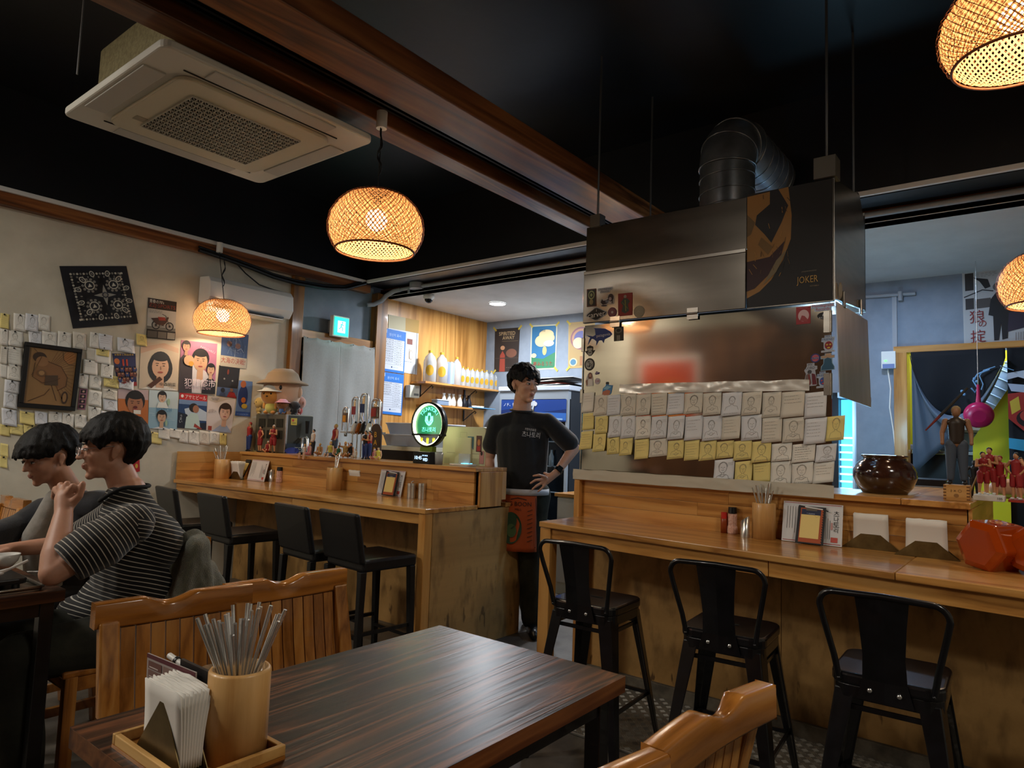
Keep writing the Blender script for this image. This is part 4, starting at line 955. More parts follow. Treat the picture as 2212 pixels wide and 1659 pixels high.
card('wide white menu card with Korean letters leaning on the right bar', ((1694, 1082), (1822, 1092), (1817, 1181), (1686, 1168)), .878, 3.327, menu_art, 'c9cacc')
card('orange laced clipboard with a yellow pad on the right bar', ((1726, 1093), (1785, 1100), (1778, 1179), (1718, 1172)), .879, 3.312, clip_art, '15161a', .006, 'clipboard')
card('white menu card with Korean letters on the left bar near the canisters', ((825, 1014), (877, 1017), (862, 1071), (808, 1067)), .878, 3.262, menu_art, 'cfd0d4')
card('orange laced clipboard with a yellow pad on the left bar', ((836, 1018), (863, 1020), (848, 1071), (822, 1069)), .879, 3.250, clip_art, '15161a', .006, 'clipboard')
card('white menu sheet leaning at the far end of the left bar', ((547, 993), (583, 995), (566, 1040), (530, 1037)), .878, 3.262, menu_art, 'c6c0bc')
card('dark clipboard with a long yellow pad at the far end of the left bar', ((533, 993), (544, 994), (529, 1036), (515, 1034)), .879, 3.255, lambda pg: (pg.rect(.12, .18, .9, .82, 'd8c078'), pg.rect(.1, .82, .9, .97, 'a83c20'), pg.rect(.1, .0, .9, .15, '2c2822')), '17151a', .006, 'clipboard')

# --- foreground tray
TX0, TX1, TY0, TY1, TZ = .548, .724, 1.04, 1.296, .7405
t = thing('wooden_tray', 'pale wooden tray on the dark walnut table', 'tray', (.636, 1.17, TZ))
M().box(TX0, TX1, TY0, TY1, TZ, TZ+.006).build('tray_base', chairX, t, True)
for a in ((TX0, TX1, TY0, TY0+.010), (TX0, TX1, TY1-.010, TY1), (TX0, TX0+.010, TY0+.0102, TY1-.0102), (TX1-.010, TX1, TY0+.0102, TY1-.0102)):
    M().box(*a, TZ+.0062, TZ+.024).build('tray_side', wood('tray_wood', [(.15, 'b98848'), (.5, 'd0a05c'), (.8, 'dcb06c')], 'Y', .45, 1.5, .1), t, True, bevel=.0015)
chopstick_cup('large bamboo cup full of chopsticks in the foreground tray', (.668, 1.104, TZ+.0065), .051, .145, 21, 34, L_=.225, cl='large foreground bamboo cup')
napkin_holder('dark brass napkin holder in the foreground tray', (.588, 1.165, TZ+.0065), R(0), .085, .105, .118, 22, lean=.004, thick=.040, nw=.066, fan=.022)
def menu_grid(pg):
    pg.rect(.0, .0, 1, .06, '5a2630')
    for i in range(3):
        for j in range(7):
            u, v = .04+.32*i, .09+.13*j; pg.poly([(u, v), (u+.29, v), (u+.29, v+.11), (u, v+.11)], ('6e4a44', '7d5f58', '5c4440', '8a7068')[(i*3+j) % 4], lay=False)
            pg.lay += .01
    pg.lay += 1
    for i in range(3):
        for j in range(7): u, v = .04+.32*i, .09+.13*j; pg.line([(u+.03, v+.085), (u+.22, v+.085)], .012, 'c9bdb8')
mc = [at(322, 1410, X=.628), at(426, 1452, X=.628), None, None]
dn = V((-.004, 0, -(mc[0].z-TZ-.010)))
mc[2] = mc[1]+V((-.004, -.018, -(mc[1].z-TZ-.010))); mc[3] = mc[0]+V((-.004, -.018, -(mc[0].z-TZ-.010)))
poster('menu_card', 'clear-sleeved menu grid card standing in the foreground tray', 'menu', mc, 'a59a96', menu_grid, thick=.003, sheetname='board')
t = thing('sauce_jar', 'round jar with a black lid and red label behind the menu card', 'jar', (.692, 1.235, TZ+.0065))
M().lathe([(0, 0), (.024, 0), (.026, .01), (.026, .075), (0, .08)], (0, 0, 0), 24).build('jar_body', mat('red_label', '7c1c1c', .4), t); M().cyl((0, 0, .080), (0, 0, .105), .028, None, 24).build('lid', blackplastic, t, bevel=.002); M().cyl((0, 0, .106), (0, 0, .109), .022, None, 24).build('lid_label', brass, t)
t = thing('marker_pen', 'white pen with a black ring clipped behind the menu card', 'pen', at(362, 1414, X=.640))
p0, p1 = at(366, 1416, X=.640), at(408, 1446, X=.645)
M().cyl(p0, p1, .0055, None, 12).build('pen_body', whiteplastic, t, True); q = p0.lerp(p1, .35); M().cyl(q, q+(p1-p0).normalized()*.006, .0075, None, 12).build('pen_ring', blackplastic, t, True)
t = thing('clip_board', 'small dark board behind the menu card', 'board', (.64, 1.2, TZ)); M().box(.636, .642, 1.10, 1.25, TZ+.008, TZ+.14).build('board', mat('dark_board', '1b1718', .5), t, True)

# --- things on the neighbouring table
t = thing('serving_tray', 'grey metal serving tray on the customers table', 'tray', at(40, 1248, Z=.741))
c = at(20, 1240, Z=.741); X0, X1, Y0, Y1 = c.x-.30, .872, 2.66, 2.95
M().rbox(X0, X1, Y0, Y1, .741, .746, .03).build('tray_base', steel, t, True)
M().tube([(X0, Y0, .752), (X1-.02, Y0, .752), (X1, Y0+.02, .752), (X1, Y1, .752), (X0, Y1, .752)], .006, 8, closed=True).build('tray_rim', steel, t, True)
t = thing('grill_plate', 'black rectangular grill plate resting on the metal tray', 'plate', (X1-.2, 2.82, .75))
M().rbox(X0+.02, X1-.03, Y0+.05, Y1-.02, .760, .778, .03).build('plate', blackplastic, t, True, bevel=.004)
for x, y in ((X1-.06, Y0+.08), (X1-.06, Y1-.05), (X0+.06, Y0+.08), (X0+.06, Y1-.05)): M().cyl((x, y, .746), (x, y, .760), .012, None, 12).build('foot', blackplastic, t, True)
t = thing('small_bowl', 'white ceramic bowl on the customers table', 'bowl', at(14, 1222, Z=.779))
M().lathe([(0, 0), (.02, 0), (.034, .018), (.041, .042), (.038, .042), (.030, .018), (0, .008)], (0, 0, 0), 28).build('bowl', cer, t)
t = thing('soup_spoon', 'white ceramic spoon leaning over the bowl', 'spoon', at(30, 1225, Z=.80))
a, b = at(-8, 1240, Y=2.78), at(60, 1211, Y=2.80)
M().tube([a, a.lerp(b, .4)-V((0, 0, .002)), b], .005, 8, rad=[.010, .0045, .005]).build('handle', cer, t, True); M().ball(a, (.022, .016, .007), 16, 8).build('bowl', cer, t, True)
t = thing('chopsticks_pair', 'steel chopsticks lying across the grill plate', 'chopsticks', at(80, 1235, Z=.781))
for k in (0, .01): M().cyl(at(60, 1236, Z=.782)+V((0, k, 0)), at(104, 1235, Z=.784)+V((.0, k*2, 0)), .003, .002, 8).build('chopstick', chrome, t, True)

# ================================================================= BACK OF THE LEFT BAR
SV = thing('service_table', 'low service table hidden behind the left bar', 'table', (4.05, 4.5, 0))
M().box(3.785, 4.35, 3.2, 5.55, .835, .876).build('tabletop', steel, SV, True)
for x, y in ((3.8, 3.22), (4.30, 3.22), (3.8, 5.5), (4.30, 5.5)): M().box(x, x+.03, y, y+.03, 0, .835).build('leg', steel, SV, True)
BM = thing('beer_machine', 'steel beer dispenser box with a black tap handle on the left bar', 'dispenser', (3.6, 5.2, 1.111))
C0 = at(620, 895, X=3.40); yl = min(5.63, at(538, 893, X=3.40).y); xr = at(676, 898, Y=C0.y).x; zt = C0.z
M().box(3.40, xr, C0.y, yl, 1.1115, zt).build('casing', noisy('machine_steel', '6f6c60', '86826f', 3, .35, .03, metal=.7), BM, True, bevel=.004)
M().box(3.397, 3.412, C0.y-.004, C0.y+.012, 1.112, zt).build('corner_strip', chrome, BM, True)
wv = yl-C0.y
for i in range(3):
    for j in range(2):
        y = C0.y+.05+(wv-.07)/3*i; b = M()
        for k in range(9): b.box(3.392, 3.399, y+.012*k*(wv/3-.06)/.11+.002, y+.012*k*(wv/3-.06)/.11+.007, zt-.115-.10*j, zt-.04-.10*j)
        b.build('vent', mat('vent_dark', '3a382f', .6), BM, True)
fr = M().box(3.413, xr-.0, C0.y-.004, C0.y-.0005, 1.112, zt-.01).build('front_plate', mat('machine_front', '3e3d34', .4, .3), BM, True)
tx = (3.40+xr)/2+.04
M().cyl((tx, C0.y-.06, zt-.16), (tx, C0.y-.06, zt-.05), .013, .020, 14).build('tap_handle', blackplastic, BM, True, bevel=.004)
M().tube([(tx, C0.y-.0, zt-.20), (tx, C0.y-.05, zt-.19), (tx, C0.y-.07, zt-.21), (tx, C0.y-.075, zt-.29)], .012, 10).build('tap', chrome, BM, True)
M().tube([(tx-.03, C0.y-.0, zt-.20), (tx-.04, C0.y-.05, zt-.2), (tx-.045, C0.y-.06, zt-.29)], .009, 10).build('tap', chrome, BM, True)
def terra(pg): pg.text('TERRA', .60, .62, .50, '9aa39c', wmax=.72); pg.ell(.2, .75, .25, .35, '22307c')
poster('brand_plate', 'dark sign with TERRA lettering at the foot of the beer dispenser', 'sign', [(3.40, C0.y-.02, 1.195), (xr+.02, C0.y-.02, 1.195), (xr+.02, C0.y-.02, 1.112), (3.40, C0.y-.02, 1.112)], '1a2a3c', terra)
poster('sticker', 'small yellow sticker on the beer dispenser front', 'sticker', [(3.44, C0.y-.0045, zt-.03), (3.50, C0.y-.0045, zt-.03), (3.50, C0.y-.0045, zt-.09), (3.44, C0.y-.0045, zt-.09)], 'c8ae3c', lambda p: (p.rect(.15, .15, .5, .5, 'b8402a'), p.line([(.2, .7), (.8, .7)], .08, '4a4630')))
# plush toys on the beer machine: plain stand-ins
fz = lambda n, c: mat(n, c, .95, sheen=.5)
def plush(label, loc, s, skin, hat, body, ears=False, rz=0.):
    t = thing('plush_toy', label, 'toy', loc, R(rz)); hb = .62*s
    if body:
        M().ball((0, 0, .28*s), (.26*s, .28*s, .28*s), 20, 14).build('body', body, t); hb = .78*s
        for sy in (-1, 1): M().ball((-.14*s, sy*.17*s, .07*s), (.14*s, .09*s, .075*s), 14, 10).build('foot', skin, t); M().ball((-.12*s, sy*.27*s, .34*s), (.08*s, .07*s, .14*s), 14, 10).build('arm', skin, t)
    else: hb = .46*s
    M().ball((0, 0, hb), (.40*s, .47*s, .42*s), 28, 20).build('head', skin, t)
    for sy in (-1, 1):
        M().ball((-.365*s, sy*.16*s, hb+.05*s), (.03*s, .035*s, .045*s), 12, 8).build('eye', blackplastic, t)
        M().ball((.02*s, sy*.45*s, hb-.02*s), (.07*s, .07*s, .11*s), 14, 10).build('ear', skin, t)
    M().ball((-.405*s, 0, hb-.06*s), (.03*s, .045*s, .03*s), 12, 8).build('nose', mat('toy_nose', '3a2a20', .7), t)
    if hat:
        M().lathe([(0, .34*s), (.22*s, .33*s), (.36*s, .24*s), (.42*s, .12*s), (.60*s, .06*s), (.62*s, .03*s), (.58*s, .04*s), (.42*s, .08*s)], (0, 0, hb+.10*s), 36).build('hat', hat, t)
    return t
tp = lambda px, Y_: V((at(px, 880, Y=Y_).x, Y_, zt+.001))
ym = C0.y+wv*.5
PL = plush('large round cream plush toy in a wide tan hat on the beer dispenser', (3.50, 5.40, zt+.001), .41, fz('plush_cream', 'c9a385'), fz('plush_tan', '8a7458'), None, rz=22)
PL.scale = (.75, .95, 1.12)
plush('orange plush bear with a white hat and yellow-blue suit on the beer dispenser', (3.42, C0.y+.27, zt+.001), .215, fz('plush_orange', 'c98a3c'), fz('plush_white', 'c8c8c0'), fz('plush_yellow', 'b8b45c'), rz=25)
plush('small yellow striped plush ball toy left of the orange bear', (3.44, C0.y+.50, zt+.001), .13, fz('plush_sand', 'b89c58'), None, fz('plush_sand2', 'a88c4c'))
plush('tiny figure with a pink hat right of the orange bear', (3.43, C0.y+.12, zt+.001), .11, fz('plush_brown', '7c4c28'), fz('plush_pink', 'c88a9c'), fz('plush_blue', '3c64a0'), rz=25)
plush('small black and white plush toy at the dispenser corner', (3.52, C0.y+.07, zt+.001), .10, fz('plush_black', '1c1a20'), None, fz('plush_black', '1c1a20'), rz=25)
plush('dusky pink plush toy at the back right of the beer dispenser top', (3.66, C0.y+.22, zt+.001), .15, fz('plush_rose', 'b88878'), None, fz('plush_red', 'a03830'))

# liquor dispenser with hanging bottles
LD = thing('bottle_rack', 'chrome rack holding upturned liquor bottles on the left bar', 'rack', (3.68, 4.0, .877))
def upb(px, pyt, pyb, w, liq, lab, label, labcol):
    p = at(px, pyb, X=3.68); zt_ = at(px, pyt, X=3.68).z; y = p.y; z0 = p.z; r = w/2
    b = thing('liquor_bottle', label, 'bottle', (3.68, y, z0))
    M().lathe([(0, z0-.05), (.013, z0-.05), (.015, z0+.0), (r*.92, z0+.06), (r, z0+.08), (r, zt_-.03), (r*.85, zt_-.01), (0, zt_-.008)], (3.68, y, 0), 20).build('glass_body', mat('bottle_glass', 'dfe3e0', .05, trans=.9), b, True)
    if liq: M().cyl((3.68, y, z0+.07), (3.68, y, z0+.07+(zt_-z0)*.42), r*.9, None, 18).build('liquor', mat('amber_liquor', '8a4a14', .15), b, True)
    hl = zt_-z0
    M().add([(3.68-r*1.02*cos(a), y-r*1.02*sin(a), z0+hl*(.38+.30*s)) for s in (0, 1) for a in [R(-45+11*i) for i in range(9)]], [(i, i+1, i+10, i+9) for i in range(8)], True).build('label', mat('lab_'+labcol, labcol, .5), b, True)
    for s in (-1, 1): M().tube([(3.67, y+s*(r+.008), z0+.0), (3.67, y+s*(r+.008), zt_-.02), (3.67, y+s*(r-.01), zt_+.003), (3.67, y, zt_+.008)], .0065, 8).build('frame_loop', chrome, LD, True)
    M().box(3.655, 3.685, y-r-.01, y+r+.01, z0-.02, z0-.008).build('clamp', chrome, LD, True)
upb(747, 882, 930, .062, True, 1, 'upturned bottle with an orange label, leftmost in the chrome rack', 'c9861c')
upb(768, 860, 918, .075, False, 1, 'upturned bottle with a red and blue label in the chrome rack', '8c2c34')
upb(787, 853, 916, .085, False, 1, 'tallest upturned bottle with a navy label in the chrome rack', '1c2f5c')
upb(812, 864, 922, .090, True, 1, 'upturned whisky bottle with a red label, rightmost in the chrome rack', '9c2a1e')
yb_ = at(785, 930, X=3.70).y
M().cyl((3.74, yb_, .878), (3.74, yb_, 1.55), .012, None, 12).build('stand_post', chrome, LD, True); M().box(3.66, 3.80, yb_-.12, yb_+.12, .878, .892).build('stand_base', blackplastic, LD, True, bevel=.003); M().box(3.69, 3.75, yb_-.22, yb_+.22, 1.30, 1.318).build('stand_arm', chrome, LD, True)
for i, (px, c, w) in enumerate(((762, 'c8c6bc', 'white-labelled miniature bottle, first of the tilted row'), (772, '8a4a14', 'amber miniature bottle, second of the tilted row'), (781, '2a2826', 'dark miniature bottle, third of the tilted row'), (793, 'd4d8cc', 'large pale miniature bottle, fourth of the tilted row'))):
    p = at(px, 935, X=3.60); q = at(px+7, 912, X=3.66); b = thing('miniature_bottle', w, 'bottle', p, 0, 'miniature bottles tilted in front of the rack')
    M().cyl(p, p.lerp(q, .75), .022, .022, 14).build('bottle_body', mat('mini_'+c, c, .25), b, True); M().cyl(p.lerp(q, .75), q, .012, .010, 12).build('cap', blackplastic, b, True)
    M().cyl(V((p.x, p.y, 1.1105)), p, .006, None, 8).build('stem', chrome, b, True)
# BAR board: rounded top board with yellow letters
c4 = [at(802, 915, X=3.50), at(824, 917, X=3.50), at(822, 990, X=3.50), at(801, 990, X=3.50)]
y1_, y0_ = c4[0].y, c4[1].y; zt2 = c4[0].z; t = thing('bar_sign', 'brown round-topped board with yellow letters BAR on the left bar ledge', 'sign', (3.5, (y0_+y1_)/2, 1.11))
cy_ = (y0_+y1_)/2; rw = (y1_-y0_)/2; poly = [(3.50, cy_-rw, 1.1105), (3.50, cy_-rw, zt2-rw)] + [(3.50, cy_-rw*cos(R(18*i)), zt2-rw+rw*sin(R(18*i))) for i in range(1, 10)] + [(3.50, cy_+rw, zt2-rw), (3.50, cy_+rw, 1.1105)]
M().prism(poly, (.012, 0, 0)).build('board', mat('sign_brown', '3c2c20', .5), t, True)
pg = Page([(3.4985, y1_, zt2-.05), (3.4985, y0_, zt2-.05), (3.4985, y0_, 1.13), (3.4985, y1_, 1.13)], 0); pg.lay = 0
for i, ch_ in enumerate('BAR'): pg.text(ch_, .5, .17+.30*i, .2, 'd8a428', wmax=.62)
pg.m.build('lettering', None, t, True)
# black appliance + nested plastic boxes
t = thing('ice_bin', 'black and white worktop appliance behind the left bar', 'appliance', (4.0, 3.6, .877))
A0 = at(826, 995, X=3.80); A1 = at(900, 995, X=3.80); zb_ = at(840, 972, X=3.8).z
M().box(3.80, 4.30, A1.y-.1, A0.y+.05, .878, zb_).build('body', blackplastic, t, True); M().box(3.79, 4.31, A1.y-.11, A0.y+.06, zb_, zb_+.035).build('lid', creamplastic, t, True, bevel=.004)
frost = mat('frosted_plastic', 'b9bcc4', .35, trans=.45)
for i, (dx, dz, w_) in enumerate(((0, .036, 'lower translucent plastic box stacked behind the BAR board'), (.03, .13, 'upper translucent plastic box stacked behind the BAR board'))):
    t = thing('storage_box', w_, 'box', (4.05, 3.6, zb_+dz)); z0 = zb_+dz+.001; y0, y1 = A1.y-.06, A0.y+.02; b = M()
    b.hexa([(3.83+dx, y0+.03, z0), (4.26, y0+.03, z0), (4.26, y1-.03, z0), (3.83+dx, y1-.03, z0), (3.81+dx, y0, z0+.09), (4.29, y0, z0+.09), (4.29, y1, z0+.09), (3.81+dx, y1, z0+.09)])
    b.build('box_body', frost, t, True); M().tube([(3.81+dx, y0, z0+.09), (4.29, y0, z0+.09), (4.29, y1, z0+.09), (3.81+dx, y1, z0+.09)], .006, 6, closed=True).build('rim', mat('box_rim', 'c6c8d0', .35), t, True)

# round illuminated sign
t = thing('round_sign', 'round illuminated TSUNATORI mirror sign with a bright ring', 'sign', at(928, 970, X=3.42))
SC0 = at(926, 917, X=3.42); rs = .158
ringpts = lambda r, x: [(x, SC0.y+r*cos(2*pi*i/48), SC0.z+r*sin(2*pi*i/48)) for i in range(48)]
b = M(); n = 48; A = ringpts(rs, 3.40)+ringpts(rs, 3.45)+ringpts(rs-.010, 3.45)+ringpts(rs-.010, 3.40)
b.add(A, [(k*n+i, k*n+(i+1) % n, ((k+1) % 4)*n+(i+1) % n, ((k+1) % 4)*n+i) for k in range(4) for i in range(n)], True).build('frame', mat('frame_black', '121214', .3), t, True)
b = M(); A = ringpts(rs-.0105, 3.408)+ringpts(rs-.0105, 3.445)+ringpts(rs-.018, 3.445)+ringpts(rs-.018, 3.408)
b.add(A, [(k*n+i, k*n+(i+1) % n, ((k+1) % 4)*n+(i+1) % n, ((k+1) % 4)*n+i) for k in range(4) for i in range(n)], True).build('light_ring', mat('ring_glow', 'fffbe0', .4, emit='fff8c8', es=7), t, True)
zc_ = SC0.z-.066
b = M(); b.add([(3.425, SC0.y+(rs-.02)*cos(a), SC0.z+(rs-.02)*sin(a)) for a in [math.asin(-.066/(rs-.02))+ (pi-2*math.asin(-.066/(rs-.02)))*i/30 for i in range(31)]], [tuple(range(31))], False)
b.build('pane', mat('sign_glass', '1f6a4c', .25, emit='1d8a5c', es=.35), t, True)
M().box(3.40, 3.45, SC0.y-rs*.93, SC0.y+rs*.93, zc_-.014, zc_).build('cross_bar', mat('frame_black'), t, True)
pg = Page([(3.4235, SC0.y+.16, SC0.z+.16), (3.4235, SC0.y-.16, SC0.z+.16), (3.4235, SC0.y-.16, SC0.z-.16), (3.4235, SC0.y+.16, SC0.z-.16)], 0); pg.lay = 0
gl = mat('sign_letters', '7df0e0', .4, emit='58f0dc', es=1.6)
for i, ch_ in enumerate('TSUNATORI'):
    a = R(140-12.5*i); pg.text(ch_, .5+.33*cos(a)*.95, .48-.33*sin(a), .085, gl, rot=90-math.degrees(a))
pg.poly([(.46, .24), (.54, .24), (.56, .32), (.62, .31), (.63, .42), (.57, .50), (.5, .53), (.43, .50), (.37, .42), (.38, .31), (.44, .32)], gl)
pg.poly([(.47, .30), (.53, .30), (.54, .38), (.5, .46), (.46, .38)], mat('sign_glass')); pg.line([(.42, .42), (.5, .48), (.58, .42)], .015, mat('sign_glass'))
pg.text('츠나토리', .5, .61, .11, gl, wmax=.5)
pg.m.build('lettering', None, t, True)
M().box(3.405, 3.445, SC0.y-.06, SC0.y+.06, 1.1105, SC0.z-rs+.004).build('stand', mat('green_moss', '5c6a1c', .9), t, True)
for i in range(3): M().capsule((3.425, SC0.y+.07-.06*i, SC0.z-.145+(.012 if i != 1 else .0)), .006, (3.425, SC0.y+.07-.06*i, SC0.z-.10), .010, 8).build('gold_figure', mat('sign_gold', 'c8c43c', .4, emit='9a961c', es=.4), t, True)
point('sign_glow', (3.34, SC0.y, SC0.z), 1.3, (.85, 1, .62), .1)
# clock
t = thing('digital_clock', 'black digital clock showing 10:45 and WED on the left bar ledge', 'clock', at(916, 997, X=3.33))
k0, k1 = at(892, 985, X=3.30), at(928, 985, X=3.30)
M().box(3.30, 3.39, k1.y, k0.y, 1.1105, 1.1105+.082).build('housing', mat('clock_black', '0c0c0e', .3), t, True, bevel=.004)
M().prism([(3.30, k1.y, 1.1105), (3.39, k1.y-.03, 1.1105), (3.39, k1.y-.03, 1.19), (3.30, k1.y, 1.19)], (0, -.002, 0)).build('side_panel', mat('clock_black'), t, True)
pg = Page([(3.2975, k0.y, 1.192), (3.2975, k1.y, 1.192), (3.2975, k1.y, 1.112), (3.2975, k0.y, 1.112)], 0); ck = mat('clock_digits', 'c8e4ff', .4, emit='b4dcff', es=3)
pg.text('10:45', .34, .52, .30, ck, wmax=.42); pg.text('PM 10/18', .74, .32, .12, ck, wmax=.30); pg.text('WED', .76, .66, .26, ck, wmax=.28); pg.m.build('digits', None, t, True)
tag(M().lathe([(0, 0), (.026, 0), (.03, .08), (.027, .08), (.024, .006), (0, .006)], at(948, 995, X=3.36)*1, 20).build('drinking_glass', petm), 'small clear glass between the clock and the cash terminal', 'glass')
bpy.data.objects['drinking_glass'].location.z = 1.1105-at(948, 995, X=3.36).z
# cash terminal seen from behind
PT = thing('cash_terminal', 'cream cash register terminal with photo stickers seen from behind', 'terminal', (3.66, 3.0, .878))
c4 = [at(957, 921, X=3.60), at(1050, 923, X=3.60), at(1056, 1003, X=3.60), at(951, 1003, X=3.60)]
b = M(); yy0, yy1, zz1 = c4[1].y, c4[0].y, c4[0].z
b.rbox(3.60, 3.66, yy0, yy1, 1.00, zz1, .03, 4, axis='X').build('screen_back', mat('terminal_cream', 'c9c9a4', .4), PT, True, bevel=.010, seg=3)
M().box(3.61, 3.74, yy0+.06, yy1-.06, .878, 1.0).build('foot', mat('terminal_cream'), PT, True, bevel=.006)
M().box(3.585, 3.60, yy0+.12, yy1-.14, 1.10, 1.30).build('rear_cover', mat('terminal_cream'), PT, True, bevel=.005)
pg = Page([(3.5995, yy1, zz1), (3.5995, yy0, zz1), (3.5995, yy0, 1.00), (3.5995, yy1, 1.00)], 0)
pg.line([(.12, .5), (.95, .5)], .006, '7a7a64'); pg.rect(.42, .10, .58, .25, 'b6b692'); pg.rect(.43, .11, .57, .24, 'c9c9a4'); pg.rect(.38, .47, .66, .485, '4a4a3c')
for i in range(9): pg.line([(.70+.022*i, .58+.01*(i % 2)), (.70+.022*i, .72)], .005, '6e6e58')
for i in range(6): pg.line([(.08+.022*i, .60), (.08+.022*i, .74)], .005, '8e8e74')
pg.m.build('panel_lines', None, PT, True)
def stk(l, u0, v0, u1, v1, base, art):
    P = lambda u, v: V((3.598, yy1+(yy0-yy1)*u, zz1+(1.0-zz1)*v)); poster('photo_sticker', l, 'sticker', [P(u0, v0), P(u1, v0), P(u1, v1), P(u0, v1)], base, art, thick=.001)
stk('teal photo sticker on the cash terminal', .60, .18, .74, .42, '4c7480', lambda p: (p.poly([(.1, 1), (.5, .55), (.9, 1)], 'd8d4c4'), p.ell(.5, .4, .14, .18, 'c89c6c')))
stk('red photo sticker on the cash terminal', .80, .16, .92, .46, '5c3430', lambda p: (p.ell(.5, .42, .25, .2, 'c07c44'), p.rect(.2, .65, .8, .95, 'a82c2c')))
stk('pink lady-shaped sticker on the cash terminal', .88, .44, .98, .68, 'b8807c', lambda p: (p.ell(.5, .2, .25, .16, '2c1a1a'),))
stk('black TAB lettering sticker on the cash terminal', .40, .485, .64, .58, '1c1c18', lambda p: p.text('TAB', .5, .5, .7, 'c9c9a4', wmax=.9))
t = thing('phone_stand', 'white tray with a tilted clear stand and glowing blue phone', 'stand', at(1000, 1000, X=3.40))
p = at(1000, 1000, X=3.42); M().rbox(3.37, 3.47, p.y-.09, p.y+.09, 1.1105, 1.122, .02).build('base', whiteplastic, t, True, bevel=.003); M().box(3.42, 3.425, p.y-.06, p.y+.04, 1.123, 1.19).build('clear_plate', petm, t, True); M().box(3.40, 3.46, p.y-.05, p.y+.0, 1.123, 1.127).build('phone', mat('phone_glow', '88d8ff', .3, emit='78d4ff', es=1.5), t, True)

# ================================================================= RIGHT LEDGE
t = thing('clay_pot', 'round dark brown glazed clay pot on the right ledge', 'pot', (3.60, .625, 1.107))
p = at(1911, 1062, Z=1.107); p = V((3.64, at(1911, 1040, X=3.64).y, 1.107))
M().lathe([(0, 0), (.095, 0), (.118, .03), (.136, .075), (.134, .105), (.115, .140), (.092, .158), (.094, .168), (.102, .172), (.100, .178), (.085, .176), (.082, .15), (0, .14)], p, 40).build('pot_body', noisy('brown_glaze', '2c1710', '3f2418', 10, .14, .05, coat=.6), t, True)
MB_ = thing('masu_box', 'small square wooden sake box with branded marks on the right ledge', 'box', (3.5, .4, 1.107))
q = at(2066, 1070, X=3.42); mx, my = 3.46, q.y
M().box(mx-.042, mx+.042, my-.046, my+.046, 1.1065, 1.172).build('box_body', wood('masu_wood', [(.1, 'a8763a'), (.5, 'bf8c4a'), (.9, 'cb9c5c')], 'Y', .6, 1.5, 0, .05), MB_, True, bevel=.001)
for k in range(5):
    for q_ in (-.0465, .036): M().box(mx-.0425, mx-.030, my+q_, my+q_+.0105, 1.110+.013*k, 1.116+.013*k).build('finger_joint', mat('joint_dark', '6e4620', .7), MB_, True)
pg = Page([(mx-.0422, my+.046, 1.172), (mx-.0422, my-.046, 1.172), (mx-.0422, my-.046, 1.107), (mx-.0422, my+.046, 1.107)], 0); pg.text('ㅏㅊ 〇', .5, .38, .2, '3c2814', wmax=.5); pg.ell(.5, .68, .1, .12, '8a6234'); pg.m.build('brand_mark', None, MB_, True)

